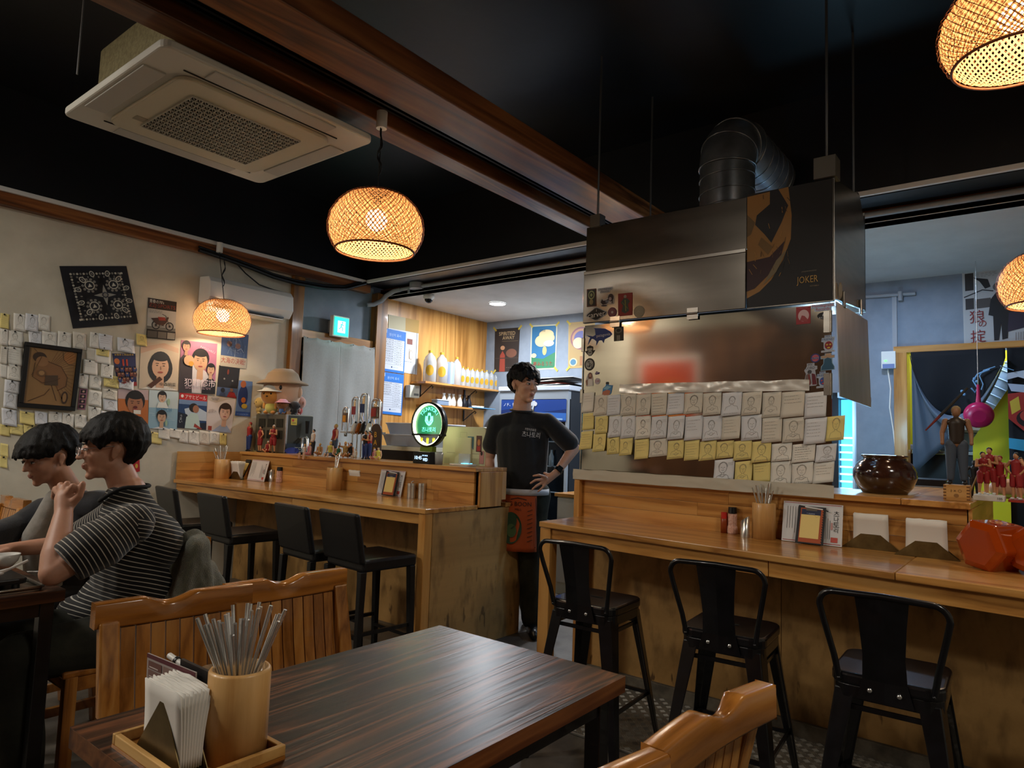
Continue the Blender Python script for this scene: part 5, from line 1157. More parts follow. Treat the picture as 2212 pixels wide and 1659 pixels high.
skin_t = mat('figure_skin', 'c08a62', .5); skin_d = mat('figure_skin_dark', '8a6246', .5)
def figurine(label, loc, h, top, bottom, hair, skin=None, pose='stand', rz=0., arm='down', group=None, shoes=None, cap=None, base=None):
    """small painted figure of an anonymous person, about 7 heads tall, looking along -X"""
    t = thing('figurine', label, 'figurine', loc, R(rz), group); s = h; sk = skin or skin_t
    hip = .50*s if pose == 'stand' else .10*s; sh = hip+.30*s; z0 = 0
    b = M()
    b.ball((0, 0, hip+.42*s), (.055*s, .050*s, .068*s), 14, 10); b.capsule((0, 0, sh), .03*s, (0, 0, hip+.38*s), .026*s, 8)
    b.capsule((.0, 0, hip+.03*s), .075*s, (0, 0, sh-.03*s), .085*s, 10)
    for k in (-1, 1):
        S_ = V((0, k*.115*s, sh))
        if arm == 'down': E = S_+V((-.01*s, k*.04*s, -.15*s)); H = E+V((-.05*s, k*.0*s, -.13*s))
        elif arm == 'fold': E = S_+V((-.02*s, k*.03*s, -.14*s)); H = V((-.11*s, -k*.04*s, sh-.10*s))
        elif arm == 'hip': E = S_+V((.0, k*.10*s, -.12*s)); H = V((-.03*s, k*.10*s, hip+.05*s))
        else: E = S_+V((-.06*s, k*.08*s, .02*s)); H = E+V((-.05*s, -k*.02*s, .12*s))
        b.capsule(S_, .038*s, E, .028*s, 8); b.capsule(E, .027*s, H, .020*s, 8); b.ball(H, .024*s, 8, 6)
        if pose == 'stand':
            b.capsule((0, k*.055*s, hip), .062*s, (-.01*s, k*.07*s, .27*s), .045*s, 10); b.capsule((-.01*s, k*.07*s, .27*s), .042*s, (.01*s, k*.08*s, .045*s), .025*s, 10)
        elif pose == 'sit':
            b.capsule((0, k*.05*s, hip), .062*s, (-.24*s, k*.07*s, hip), .045*s, 10); b.capsule((-.24*s, k*.07*s, hip), .042*s, (-.27*s, k*.07*s, -.14*s), .025*s, 10)
        else:
            b.capsule((0, k*.05*s, hip), .062*s, (-.20*s, k*.12*s, hip+.05*s), .045*s, 10); b.capsule((-.20*s, k*.12*s, hip+.05*s), .042*s, (-.14*s, -k*.02*s, .03*s), .025*s, 10)
    b.build('body', sk, t)
    b = M(); b.capsule((.0, 0, hip+.05*s), .082*s, (0, 0, sh-.03*s), .094*s, 12); b.ball((0, 0, sh-.01*s), (.065*s, .125*s, .05*s), 14, 8); b.build('top', top, t)
    b = M()
    for k in (-1, 1):
        if pose == 'stand': b.capsule((0, k*.055*s, hip+.0*s), .075*s, (-.01*s, k*.07*s, (.30 if bottom[1] else .08)*s), (.060 if bottom[1] else .04)*s, 10)
        elif pose == 'sit': b.capsule((0, k*.05*s, hip), .074*s, (-.19*s, k*.065*s, hip), .058*s, 10)
        else: b.capsule((0, k*.05*s, hip), .074*s, (-.17*s, k*.11*s, hip+.04*s), .058*s, 10)
    b.build('shorts' if bottom[1] else 'trousers', bottom[0], t)
    b = M(); hz = hip+.42*s; b.ball((.014*s, 0, hz+.024*s), (.056*s, .056*s, .058*s), 14, 10); b.build('cap' if cap else 'hair', cap or hair, t)
    if pose == 'stand':
        for k in (-1, 1): M().ball((-.02*s, k*.08*s, .024*s), (.06*s, .032*s, .024*s), 12, 8).build('shoe', shoes or whiteplastic, t)
    if base: M().cyl((0, 0, -.012), (0, 0, 0), .16*s, None, 24).build('base', base, t)
    return t
redk = mat('jersey_red', '8f1f22', .5); black_hair = mat('figure_hair', '17120f', .5); whitek = mat('kit_white', 'd0ccc4', .5); blk = mat('kit_black', '17171a', .5); bluek = mat('kit_blue', '22356c', .5); yel = mat('kit_yellow', 'c8b84c', .5); grn = mat('kit_green', '1c5a3c', .5); tan = mat('kit_tan', 'b08a50', .5); den = mat('kit_denim', '3c4654', .7); brn = mat('kit_leather', '2c221a', .45); pnk = mat('kit_pink', 'b86c74', .5); wig = mat('blond_hair', 'c8a048', .5); redh = mat('red_hair', '8a2418', .5); pale = mat('pale_skin', 'c9a284', .5)
# tall man figure standing on the masu box, stick over the shoulder
FG = figurine('tall figurine in a flat cap and open shirt standing on the wooden box', (mx, my, 1.1725), .335, brn, (den, False), black_hair, skin_d, 'stand', 8, 'down', shoes=blk, cap=mat('flat_cap', '8a7450', .7))
t = thing('toy_staff', 'thin red and silver stick over the shoulder of the capped figurine', 'stick', (mx, my, 1.4))
a, b_ = at(1999, 930, X=mx-.03), at(2090, 838, X=mx+.01); m1 = a.lerp(b_, .35)
M().cyl(a, m1, .003, .006, 8).build('staff', mat('staff_red', '6e2420', .4), t, True); M().cyl(m1, b_, .006, .005, 8).build('staff_tip', mat('staff_beads', '2a2622', .4), t, True)
def onr(px, py, X_): p = at(px, py, X=X_); return V((X_, p.y, 1.1065))
t = thing('display_stand', 'white rectangular figurine base on the right ledge', 'base', (3.62, .3, 1.107)); p = onr(2137, 1060, 3.60)
M().box(3.56, 3.68, p.y-.055, p.y+.055, 1.1065, 1.130).build('block', whiteplastic, t, True, bevel=.002)
poster_c = [(3.559, p.y-.028, 1.126), (3.559, p.y-.05, 1.126), (3.559, p.y-.05, 1.112), (3.559, p.y-.028, 1.112)]
pg = Page(poster_c, 0); pg.text('105', .5, .5, .7, '2c2c2c'); pg.m.build('number_print', None, t, True)
t = thing('display_stand', 'red board under the basketball figurines at the right edge', 'base', (3.72, .12, 1.107)); M().box(3.60, 3.95, -.25, p.y-.065, 1.1065, 1.116).build('board', mat('red_board', '9c3020', .5), t, True)
for i, (px, X_, lab, ar, rz, hr, hh, zz) in enumerate(((2124, 3.60, 'basketball figurine in a red kit with black hair, left front on the white base', 'fold', 20, black_hair, .185, 1.131), (2138, 3.655, 'taller basketball figurine in a red kit behind the left one', 'fold', -10, black_hair, .205, 1.131), (2160, 3.66, 'basketball figurine with a red head and red kit', 'down', -20, redh, .185, 1.117), (2196, 3.62, 'basketball figurine nearest the right edge holding a ball', 'hip', -30, black_hair, .20, 1.117), (2207, 3.70, 'basketball figurine cut by the right edge', 'down', 10, black_hair, .18, 1.117))):
    p = at(px, 1040, X=X_); figurine(lab, (X_, p.y, zz), hh, redk, (redk, True), hr, pose='stand', rz=rz, arm=ar, group='basketball figurines on the right ledge')
p = at(2105, 1030, X=3.74); figurine('small dark armoured figurine with a long gun behind the wooden box', (3.74, p.y, 1.1065), .17, blk, (blk, False), black_hair, blk, 'stand', 0, 'hip', shoes=blk)
tag(M().cyl(at(2095, 1065, X=3.70), at(2118, 1012, X=3.70), .003, .004, 8).build('toy_gun', mat('gun_wood', '8a6a30', .5)), 'long yellowish toy weapon held by the dark figurine', 'toy')
t = thing('round_toy', 'peach round toy head lying behind the basketball figurines', 'toy', at(2175, 1040, X=3.86)); p = at(2178, 1045, X=3.86); M().ball((3.86, p.y, 1.107+.045), (.06, .075, .045), 20, 14).build('toy_body', pale, t, True); M().ball((3.85, p.y, 1.107+.012), (.07, .09, .012), 20, 8).build('collar', mat('lime', '8aa83c', .6), t, True)
# orange honey bottles lying on the bar
orp = mat('orange_syrup', 'b8480e', .12, trans=.35, ior=1.4, coat=.6)
def honey(label, c, ax, r, ln, rz0):
    t = thing('syrup_bottle', label, 'bottle', c, 0, None); c = V(c); ax = V(ax).normalized(); a = ax.cross(V((0, 0, 1))).normalized(); b_ = ax.cross(a)
    def ring(d, rr): return [c+ax*d+(a*cos(R(60*i+rz0))+b_*sin(R(60*i+rz0)))*rr for i in range(6)]
    vs = ring(-ln*.5, r*.72)+ring(-ln*.42, r)+ring(ln*.30, r)+ring(ln*.5, r*.45); b = M()
    b.add(vs, [(k*6+i, k*6+(i+1) % 6, (k+1)*6+(i+1) % 6, (k+1)*6+i) for k in range(3) for i in range(6)]+[(5, 4, 3, 2, 1, 0), tuple(range(18, 24))], False).build('bottle_body', orp, t, True, bevel=.008, seg=3)
    M().cyl(c+ax*ln*.5, c+ax*ln*.62, r*.4, None, 16).build('cap', blackplastic, t, True)
    p = c-ax*ln*.05; u = (a*cos(R(30+rz0+180))+b_*sin(R(30+rz0+180))); 
    for k in (0, 1): 
        u = a*cos(R(30+rz0+180+60*k))+b_*sin(R(30+rz0+180+60*k)); w_ = ax.cross(u); q = c+u*(r*.868)
        bb = M(); n = 20; vs = [q+(ax*cos(2*pi*i/n)+w_*sin(2*pi*i/n))*r*.30 for i in range(n)]+[q+(ax*cos(2*pi*i/n)+w_*sin(2*pi*i/n))*r*.26 for i in range(n)]
        bb.add(vs, [(i, (i+1) % n, (i+1) % n+n, i+n) for i in range(n)], False); bb.tube([q-ax*r*.15, q+ax*r*.15], .002, 4).tube([q-w_*r*.15, q+w_*r*.15], .002, 4); bb.build('seal_print', mat('seal_pale', 'd8a070', .5), t, True)
honey('orange hexagonal plastic bottle lying on the right bar, nearest the side board', (3.17, .165, .877+.088), (.85, -.55, 0), .10, .20, 8)
honey('orange hexagonal plastic bottle cut by the right edge', (3.17, .02, .877+.088), (.9, -.3, 0), .10, .20, 20)

# ledge figurines on the left bar
def onl(px, X_=3.36): return V((X_, at(px, 985, X=X_).y, 1.1105))
cfg = [(497, 3.50, .19, blk, (bluek, False), blk, 'stand', 'down', 'dark blue action figurine by the poster corner', mat('mask_dark', '20242c', .5)),
 (517, 3.34, .125, redk, (redk, True), redh, 'stand', 'hip', 'red-kit figurine standing left among the yellow notes', None),
 (536, 3.48, .20, mat('suit_red', '9a2422', .5), (bluek, False), mat('suit_red'), 'stand', 'up', 'red and blue suited figurine left of the beer dispenser', mat('suit_red')),
 (560, 3.32, .175, redk, (redk, True), black_hair, 'stand', 'hip', 'large red basketball figurine in front of the beer dispenser', None),
 (588, 3.38, .185, redk, (redk, True), whitek, 'stand', 'fold', 'red basketball figurine with folded arms by the dispenser edge', None),
 (577, 3.31, .13, redk, (redk, True), whitek, 'crouch', 'down', 'crouching red figurine with white hair', None),
 (657, 3.27, .12, whitek, (blk, True), wig, 'sit', 'down', 'small pale figurine sitting on the ledge edge, leftmost', None),
 (668, 3.27, .135, pnk, (pnk, True), wig, 'sit', 'down', 'pink-dressed figurine with blond hair sitting on the ledge edge', None),
 (675, 3.42, .165, whitek, (blk, False), black_hair, 'stand', 'down', 'figurine with black hair and white collar standing behind the blond one', None),
 (690, 3.40, .13, tan, (tan, False), wig, 'crouch', 'down', 'orange-brown crouching figurine in the ledge group', None),
 (713, 3.36, .155, yel, (den, True), wig, 'sit', 'down', 'figurine in yellow sitting on the ledge with legs over the edge', None),
 (722, 3.40, .20, redk, (den, True), black_hair, 'stand', 'down', 'tallest ledge figurine in an open red shirt and shorts', mat('straw', 'b89a54', .8)),
 (731, 3.34, .12, grn, (grn, False), black_hair, 'crouch', 'down', 'green-dressed figurine crouching in the ledge group', None),
 (745, 3.38, .16, tan, (tan, False), wig, 'crouch', 'up', 'sand-coloured figurine leaning forward in the ledge group', None),
 (757, 3.42, .15, blk, (blk, False), black_hair, 'crouch', 'down', 'black-clothed figurine behind the sand-coloured one', None),
 (768, 3.32, .10, whitek, (whitek, False), mat('grey_hair', '8a8a90', .5), 'crouch', 'down', 'grey-white low figurine near the tilted bottles', None),
 (788, 3.36, .165, blk, (bluek, False), blk, 'stand', 'fold', 'dark-topped figurine in blue trousers, left of a pair', None),
 (797, 3.38, .165, redk, (bluek, False), blk, 'stand', 'fold', 'dark-topped figurine in blue trousers, right of a pair', None),
 (808, 3.34, .105, pnk, (pnk, True), mat('lilac_hair', 'b8a4c8', .5), 'crouch', 'down', 'lilac-haired figurine kneeling beside the BAR board', None),
 (817, 3.32, .125, yel, (yel, True), black_hair, 'crouch', 'down', 'yellow-dressed figurine with black hair before the BAR board', None)]
for px, X_, hh, tp_, bt, hr, ps, ar, lab, cap_ in cfg:
    hh *= 1.3; X_ = min(X_, 3.345) if px < 640 else X_
    figurine(lab, onl(px, X_), hh, tp_, bt, hr, pale if tp_ in (whitek, pnk, yel) else None, ps, rz=RND.uniform(-25, 25), arm=ar, group='figurines on the left bar ledge', cap=cap_, shoes=blk)
for i, (px, c, lab) in enumerate(((504, yellowpaper, 'yellow note propped on the ledge, leftmost'), (521, yellowpaper, 'yellow note propped on the ledge beside the white one'), (547, yellowpaper, 'yellow note propped on the ledge behind the red figurine'), (533, paper, 'white written note propped on the ledge between yellow notes'))):
    X_ = 3.44-.01*i; a = at(px-10, 965, X=X_); b_ = at(px+10, 966, X=X_)
    poster('note', lab, 'note', [(X_+.02, a.y, 1.235), (X_+.02, b_.y, 1.235+.01*(i % 2)), (X_-.02, b_.y, 1.111), (X_-.02, a.y, 1.111)], c, lambda p: p.lines(.1, .1, .9, .8, 5, '8a8470', .012) if i == 3 else None, group='notes propped on the left ledge')

# ================================================================= PRINTS ON THE WALLS
WL = 5.648   # face of the left wall
def zc(pts, sx, ox, oy): return [(ox+x/sx, oy+y/sx) for x, y in pts]
def wallp(name, label, cat, px4, base, draw, Y=WL, group=None, th=.0015, X=None):
    c = wq(px4, X=X) if X is not None else wq(px4, Y=Y)
    return poster(name, label, cat, c, base, draw, group, th)
def face(pg, u, v, s, hair='1b1614', skin='c99a78', shirt=None, long=False, ku=1.):
    k = pg.w/pg.h; c_ = lambda x: min(1, max(0, x)); sv = min(.99, v+1.5*s*k); nv = min(.97, v+1.05*s*k)
    if shirt: pg.poly([(c_(u-.95*s), 1), (c_(u-.85*s), sv), (u-.3*s, nv), (u+.3*s, nv), (c_(u+.85*s), sv), (c_(u+.95*s), 1)], shirt)
    if long: pg.ell(u, v+.15*s*k, .62*s, .78*s*k, hair)
    pg.poly([(u-.17*s, v+.4*s*k), (u+.17*s, v+.4*s*k), (u+.2*s, min(1, v+1.15*s*k)), (u-.2*s, min(1, v+1.15*s*k))], skin)
    pg.ell(u, v-.12*s*k, .53*s, .60*s*k, hair); pg.ell(u, v+.08*s*k, .42*s, .56*s*k, skin)
    pg.ell(u, v-.42*s*k, .44*s, .22*s*k, hair)
    for q in (-1, 1): pg.ell(u+q*.17*s, v+.02*s*k, .055*s, .022*s*k, '1c1411', 10); pg.line([(u+q*.08*s, v-.095*s*k), (u+q*.25*s, v-.09*s*k)], .028*s, '1c1411')
    pg.line([(u, v+.05*s*k), (u+.04*s, v+.2*s*k), (u-.03*s, v+.21*s*k)], .025*s, '8f6248'); pg.ell(u, v+.36*s*k, .14*s, .045*s*k, '9c4a40', 12)
def bandana(pg):
    w = 'b9b4a4'; g = '77746c'
    pg.rect(.12, .10, .88, .90, '15151c')
    for i in range(17):
        for a in (.13, .87):
            f = .13+.74*i/16; pg.ell(f, a, .018, .018, g if i % 2 else w, 8); pg.ell(a, f, .018, .018, g if i % 2 else w, 8)
    for i in range(9):
        for a in (.19, .81): f = .19+.62*i/8; pg.ell(f, a, .012, .02, g, 6); pg.ell(a, f, .02, .012, g, 6)
    for su in (-1, 1):
        for sv in (-1, 1):
            u, v = .5+su*.17, .5+sv*.17
            for k in range(10): a = 2*pi*k/10; pg.ell(u+.10*cos(a), v+.10*sin(a), .022, .022, g, 8)
            pg.ell(u, v, .075, .075, w); pg.ell(u, v, .06, .06, '1a1a20'); pg.poly([(u-.03, v+.03), (u, v-.035), (u+.035, v+.02)], w)
            for da, r_ in ((-28, .05), (0, .055), (28, .05)):
                a = math.atan2(sv, su)+R(da); c_ = (.5+.37*cos(a)*1.0, .5+.37*sin(a)); pg.ell(c_[0], c_[1], r_, r_*.75, w, 14, rot=math.degrees(a)); pg.ell(c_[0], c_[1], r_*.72, r_*.5, '1a1a20', 14, rot=math.degrees(a)); pg.ell(c_[0], c_[1], r_*.4, r_*.25, g, 10, rot=math.degrees(a))
    for k in range(4):
        a = R(90*k); pg.poly([(.5+.05*cos(a-.8), .5+.05*sin(a-.8)), (.5+.17*cos(a), .5+.17*sin(a)), (.5+.05*cos(a+.8), .5+.05*sin(a+.8))], '8f8b80')
    for k in range(8): a = R(45*k); pg.ell(.5+.035*cos(a), .5+.035*sin(a), .018, .018, '3a3a40', 8)
    pg.ell(.5, .5, .03, .03, g)
wallp('bandana', 'black bandana with white paisley pinned high on the left wall', 'bandana', zc([(425, 82), (905, 82), (990, 495), (522, 530)], 3.318, 0, 550), '0c0c16', bandana, th=.003)
def moto(pg):
    pg.rect(0, 0, 1, .26, '241c18'); pg.text("青春の70's", .30, .07, .09, 'd8d4cc', wmax=.5); pg.text('Z2J·SPORTS', .5, .18, .12, '7e2c22', wmax=.92)
    pg.rect(0, .26, 1, .78, 'a9aaa8'); pg.rect(0, .70, 1, .78, '6f6f6c')
    for u in (.30, .78): pg.ell(u, .66, .15, .11, '17171a'); pg.ell(u, .66, .11, .08, '8c8c8a'); pg.ell(u, .66, .04, .03, '17171a')
    pg.poly([(.12, .50), (.45, .46), (.62, .48), (.70, .42), (.74, .44), (.68, .56), (.55, .66), (.30, .64)], '3c2420'); pg.poly([(.35, .45), (.60, .44), (.64, .52), (.40, .54)], '8c2c24'); pg.line([(.62, .40), (.78, .66)], .025, '2a2a2a'); pg.line([(.25, .70), (.6, .66)], .03, '5c5c5a')
    pg.line([(.62, .40), (.50, .37)], .02, '1c1c1c'); pg.rect(0, .78, 1, 1, '1e1a18'); pg.rect(.02, .82, .35, .98, '54504c'); pg.rect(.38, .82, .68, .98, '6b6761'); pg.rect(.71, .82, .98, .98, '9c9a90'); pg.lines(.05, .28, .5, .36, 3, '5a5a58', .01)
wallp('magazine_cover', 'motorcycle magazine cover with a red bike above the posters', 'poster', zc([(1062, 308), (1266, 340), (1252, 615), (1048, 595)], 3.318, 0, 550), '2a221e', moto)
# framed print
c4 = zc([(175, 625), (582, 680), (528, 1122), (122, 1092)], 3.318, 0, 550); cc = wq(c4, Y=WL)
def framed(pg):
    pg.rect(.085, .07, .915, .93, '8a6840'); L_ = '3c2414'
    for i in range(18):
        a = R(-75+7*i); pg.line([(.42+.12*cos(a), .42+.1*sin(a)), (max(.1, min(.9, .42+.6*cos(a))), max(.08, min(.92, .42+.55*sin(a))))], .006, '5c3820')
    pg.ell(.80, .16, .11, .10, '9c6838'); pg.line([(.66, .08), (.69, .2), (.78, .27), (.91, .28)], .008, L_)
    pg.poly([(.18, .5), (.28, .3), (.42, .26), (.66, .32), (.78, .45), (.80, .62), (.70, .68), (.55, .6), (.35, .62)], '7c5634'); pg.ell(.27, .21, .12, .08, '3a2a1c'); pg.ell(.32, .27, .11, .08, '8c6440'); pg.poly([(.40, .48), (.62, .46), (.64, .62), (.40, .63)], '4a3828')
    pg.line([(.42, .26), (.66, .32), (.79, .48), (.78, .62), (.64, .70)], .009, L_); pg.line([(.20, .3), (.18, .52), (.36, .60), (.58, .55), (.66, .50)], .009, L_); pg.line([(.60, .62), (.74, .82), (.80, .88)], .02, '6a4426'); pg.line([(.52, .62), (.64, .86)], .012, L_); pg.line([(.15, .9), (.42, .78), (.5, .68)], .01, L_)
    pg.ell(.78, .80, .06, .10, '3c2a1e'); pg.ell(.78, .80, .035, .07, '8c6840'); pg.ell(.33, .45, .08, .055, '6a4c30'); pg.ell(.33, .45, .05, .035, '9a744a'); pg.line([(.15, .08), (.30, .2), (.16, .5)], .007, L_)
FP = poster('framed_print', 'black-framed brown drawing of a crouching man tying a shoe', 'picture', cc, mat('frame_dark', '0f0f11', .35), framed, None, .018, 'backing')
pg = Page(cc, .0)
def frame_side(u0, v0, u1, v1):
    pg.lay = 0; q = [pg.P(u0, v0, 0), pg.P(u1, v0, 0), pg.P(u1, v1, 0), pg.P(u0, v1, 0)]; b = M(); n_ = pg.n
    b.hexa([p+n_*.0185 for p in q]+[p+n_*.030 for p in q]).build('frame_side', mat('frame_dark'), FP, True, bevel=.002)
for a in ((0, 0, 1, .065), (0, .935, 1, 1), (0, .066, .08, .934), (.92, .066, 1, .934)): frame_side(*a)
def crowd(pg):
    pg.rect(0, 0, 1, .12, '1f2448'); pg.text('★戦争と映画祭★', .5, .04, .06, 'd0a83c', wmax=.95); pg.ell(.15, .24, .12, .09, 'c46a34'); pg.rect(.38, .18, .46, .38, 'b8402a'); pg.rect(.55, .18, .63, .38, 'b8402a'); pg.rect(0, .88, 1, 1, '9c2c2c')
    for i in range(14): r = RND; u, v = .1+.8*(i % 5)/4+.02*(i % 3), .45+.15*(i//5); pg.ell(u, v+.05, .10, .09, ('5c3430', '2c3868', '7c3c2c')[i % 3], 10); pg.ell(u, v, .05, .045, 'a87858', 10); pg.ell(u, v-.03, .05, .03, '1c1618', 10)
wallp('poster', 'small crowded blue and red film poster left of the woman portrait', 'poster', zc([(803, 708), (970, 708), (980, 940), (845, 945)], 3.318, 0, 550), '2c3158', crowd)
def woman1(pg):
    pg.poly([(0, .25), (.5, .1), (1, .2), (1, .1), (.6, .0), (0, .12)], 'c0a088'); face(pg, .52, .48, .52, '2a2a2c', 'c8a084', 'dcd8d0', True)
    pg.poly([(.2, .92), (.5, .72), (.58, .78), (.30, .98)], '4c2a1a'); pg.text('中森明菜', .72, .88, .08, '2c2826', wmax=.5); pg.text('ハイ*クラウン', .72, .96, .035, '5c5650', wmax=.45)
wallp('poster', 'cream poster of a short-haired woman holding a chocolate bar', 'poster', zc([(1010, 625), (1280, 640), (1275, 975), (995, 960)], 3.318, 0, 550), 'c2b29c', woman1)
def pink(pg):
    pg.poly([(0, 1), (0, .5), (.45, .42), (.8, .62), (1, 1)], 'c9c4c8'); face(pg, .55, .36, .46, '1c1a1c', 'c09878'); face(pg, .14, .11, .22, '2a2020', 'b88c70', '3a3236'); face(pg, .84, .52, .24, '1c181a', 'c09a7e', '1e1c22')
    pg.ell(.22, .38, .14, .10, 'c8a07c'); pg.ell(.28, .44, .07, .05, 'c8943c'); pg.text('ナメてんじゃねえよ', .72, .14, .05, 'dcc8d0', rot=18, wmax=.45); pg.text('犯罪都市', .55, .80, .15, 'ead8dc', wmax=.86); pg.lines(.15, .88, .9, .93, 2, 'c8a8b4', .01)
wallp('poster', 'pink poster of three laughing men with large white characters', 'poster', zc([(152, 680), (440, 710), (418, 1110), (132, 1095)], 3.686, 350, 550), 'a86c88', pink)
def sea(pg):
    for i in range(22): pg.line([(RND.uniform(.05, .9), RND.uniform(.1, .7)), (RND.uniform(.05, .95), RND.uniform(.1, .75))], .018, RND.choice(['5c6c84', '8c98a8', '2c3a58', '3c4c68']))
    pg.ell(.3, .35, .1, .08, '7c5c4c'); pg.ell(.62, .38, .1, .08, '6c5048'); pg.rect(0, .70, 1, 1, 'a8a090'); pg.text('大海の決戦!', .48, .82, .17, '8c2820', wmax=.92)
wallp('poster', 'blue sea-battle poster with red characters behind the small pendant', 'poster', zc([(478, 600), (690, 640), (668, 910), (462, 885)], 3.686, 350, 550), '35496e', sea)
wallp('poster', 'dark night poster with two figures below, under the sea poster', 'poster', zc([(455, 880), (620, 905), (592, 1145), (432, 1120)], 3.686, 350, 550), '1c1614', lambda p: (p.poly([(0, .72), (1, .68), (1, 1), (0, 1)], '46587a'), p.ell(.45, .18, .05, .09, '6c2c18'), p.ell(.3, .42, .04, .03, '8a8680'), p.ell(.7, .45, .04, .03, '8a8680'), p.poly([(.5, 1), (.6, .82), (.85, .82), (1, 1)], '8c2220'), p.ell(.70, .76, .08, .06, '7c5844'), p.ell(.28, .80, .1, .08, '1c1618'), p.poly([(.1, 1), (.2, .88), (.4, .88), (.45, 1)], '3a4460')))
def laugh(pg):
    pg.rect(0, 0, 1, .25, 'b8a0a0'); pg.rect(0, .25, 1, 1, 'b86a34'); face(pg, .56, .34, .62, '1c1614', 'a06a4c', 'cac2c8'); pg.ell(.56, .45, .07, .035, '5c1c18'); pg.rect(.50, .60, .74, .92, 'c4682c'); pg.rect(.50, .52, .74, .62, 'ded8cc'); pg.text('乾杯', .84, .93, .08, '4c6c9c')
wallp('poster', 'orange poster of a laughing man raising a beer, behind the glasses wearer', 'poster', zc([(845, 962), (1062, 972), (1060, 1255), (845, 1240)], 3.318, 0, 550), 'b8703c', laugh)
def match(pg):
    pg.rect(0, .45, 1, 1, '8cb0c4'); 
    for i in range(8): pg.line([(.02+.1*i, .6+.05*(i % 4)), (.2+.1*i, .61+.05*(i % 4))], .012, 'b4ccd8')
    face(pg, .44, .16, .30, '1c1614', 'cca88c', None); pg.poly([(.25, .45), (.32, .30), (.58, .30), (.66, .45)], 'd8dcd8'); pg.ell(.66, .28, .05, .09, '9cb89c'); pg.text('MATCH', .52, .50, .09, '4c88b4', rot=-4, wmax=.5)
    face(pg, .44, .68, .34, '1c1614', 'c8a488', 'd8dce0'); pg.ell(.60, .84, .04, .08, '9cb89c')
wallp('poster', 'pale blue drink poster reading MATCH with a woman shown twice', 'poster', zc([(1070, 970), (1278, 985), (1268, 1255), (1060, 1245)], 3.318, 0, 550), 'b8c8cc', match)
def asahi(pg):
    pg.rect(0, 0, 1, .19, 'b42424'); pg.text('アサヒビール', .58, .10, .12, 'e8e0dc', wmax=.75); pg.ell(.10, .09, .05, .045, 'e8e0dc'); pg.rect(0, .19, 1, .32, '6c88b0'); pg.poly([(.2, .45), (.6, .35), (1, .5), (1, .75), (.3, .75)], 'b8c8d8'); pg.poly([(0, .55), (.3, .6), (.5, .85), (1, .8), (1, 1), (0, 1)], '1a2030')
    pg.ell(.52, .40, .16, .13, '1c1614'); pg.ell(.60, .43, .11, .11, 'a06c50'); pg.poly([(.25, 1), (.28, .68), (.45, .55), (.66, .56), (.75, .78), (.78, .96), (.6, 1)], 'b8d0cc'); pg.poly([(.58, .84), (.85, .98), (.78, 1), (.55, .94)], 'a03c2c'); pg.text('うまい', .10, .66, .07, 'c8ccd0', vert=True)
wallp('poster', 'red-topped beer poster with white Japanese title and a man in profile', 'poster', zc([(140, 1098), (360, 1118), (350, 1395), (118, 1378)], 3.686, 350, 550), '23406e', asahi)
def lady(pg):
    pg.poly([(0, .12), (.3, .18), (.7, .05), (1, .02), (1, 0), (0, 0)], 'b8aca0'); face(pg, .66, .42, .46, '3a2820', 'd0a890', '9cacc8'); pg.text('Mondegreen\nRecords', .25, .07, .07, '2c3454', wmax=.42); pg.text('お元気に\nなりました', .17, .42, .10, '6c6460', rot=-12, wmax=.3); pg.rect(.06, .86, .2, .98, '9c3c24')
wallp('poster', 'white poster of a smiling woman with tied hair beside the red-topped one', 'poster', zc([(365, 1125), (588, 1145), (548, 1420), (350, 1400)], 3.686, 350, 550), 'd2c8c4', lady)
wallp('poster', 'blue poster with a round dark blue shape and orange marks by the plush toys', 'poster', zc([(612, 1000), (720, 1012), (700, 1290), (580, 1280)], 3.686, 350, 550), '5c78a8', lambda p: (p.ell(.4, .45, .34, .33, '28386c'), p.ell(.35, .1, .2, .1, 'a85c30'), p.ell(.45, .55, .16, .08, 'b8642c'), p.ell(.55, .72, .2, .07, 'b89c34'), p.rect(0, .88, 1, 1, '2c4c8c'), p.lines(.1, .92, .9, .98, 1, 'a8b8d8', .015)))
wallp('poster', 'narrow pink photo strip of four pictures among the notes', 'photo', zc([(840, 1168), (925, 1172), (895, 1392), (815, 1385)], 4.878, 0, 600), '9c6478', lambda p: [ (p.rect(.15, .04+.24*i, .85, .22+.24*i, '2c2228'), p.ell(.5, .13+.24*i, .15, .05, 'b89484')) for i in range(4)])
wallp('red_packet', 'small red packet on the wall behind the glasses wearer', 'packet', [(287, 985), (301, 988), (302, 1018), (286, 1022)], 'a81c24', lambda p: p.ell(.55, .6, .2, .15, 'c8a040'))
wallp('note', 'tiny green picture note above the nearer customer head', 'note', zc([(1165, 1405), (1240, 1405), (1240, 1470), (1165, 1470)], 4.878, 0, 600), '5c6444', lambda p: (p.ell(.5, .5, .2, .3, 'a05c40'),))

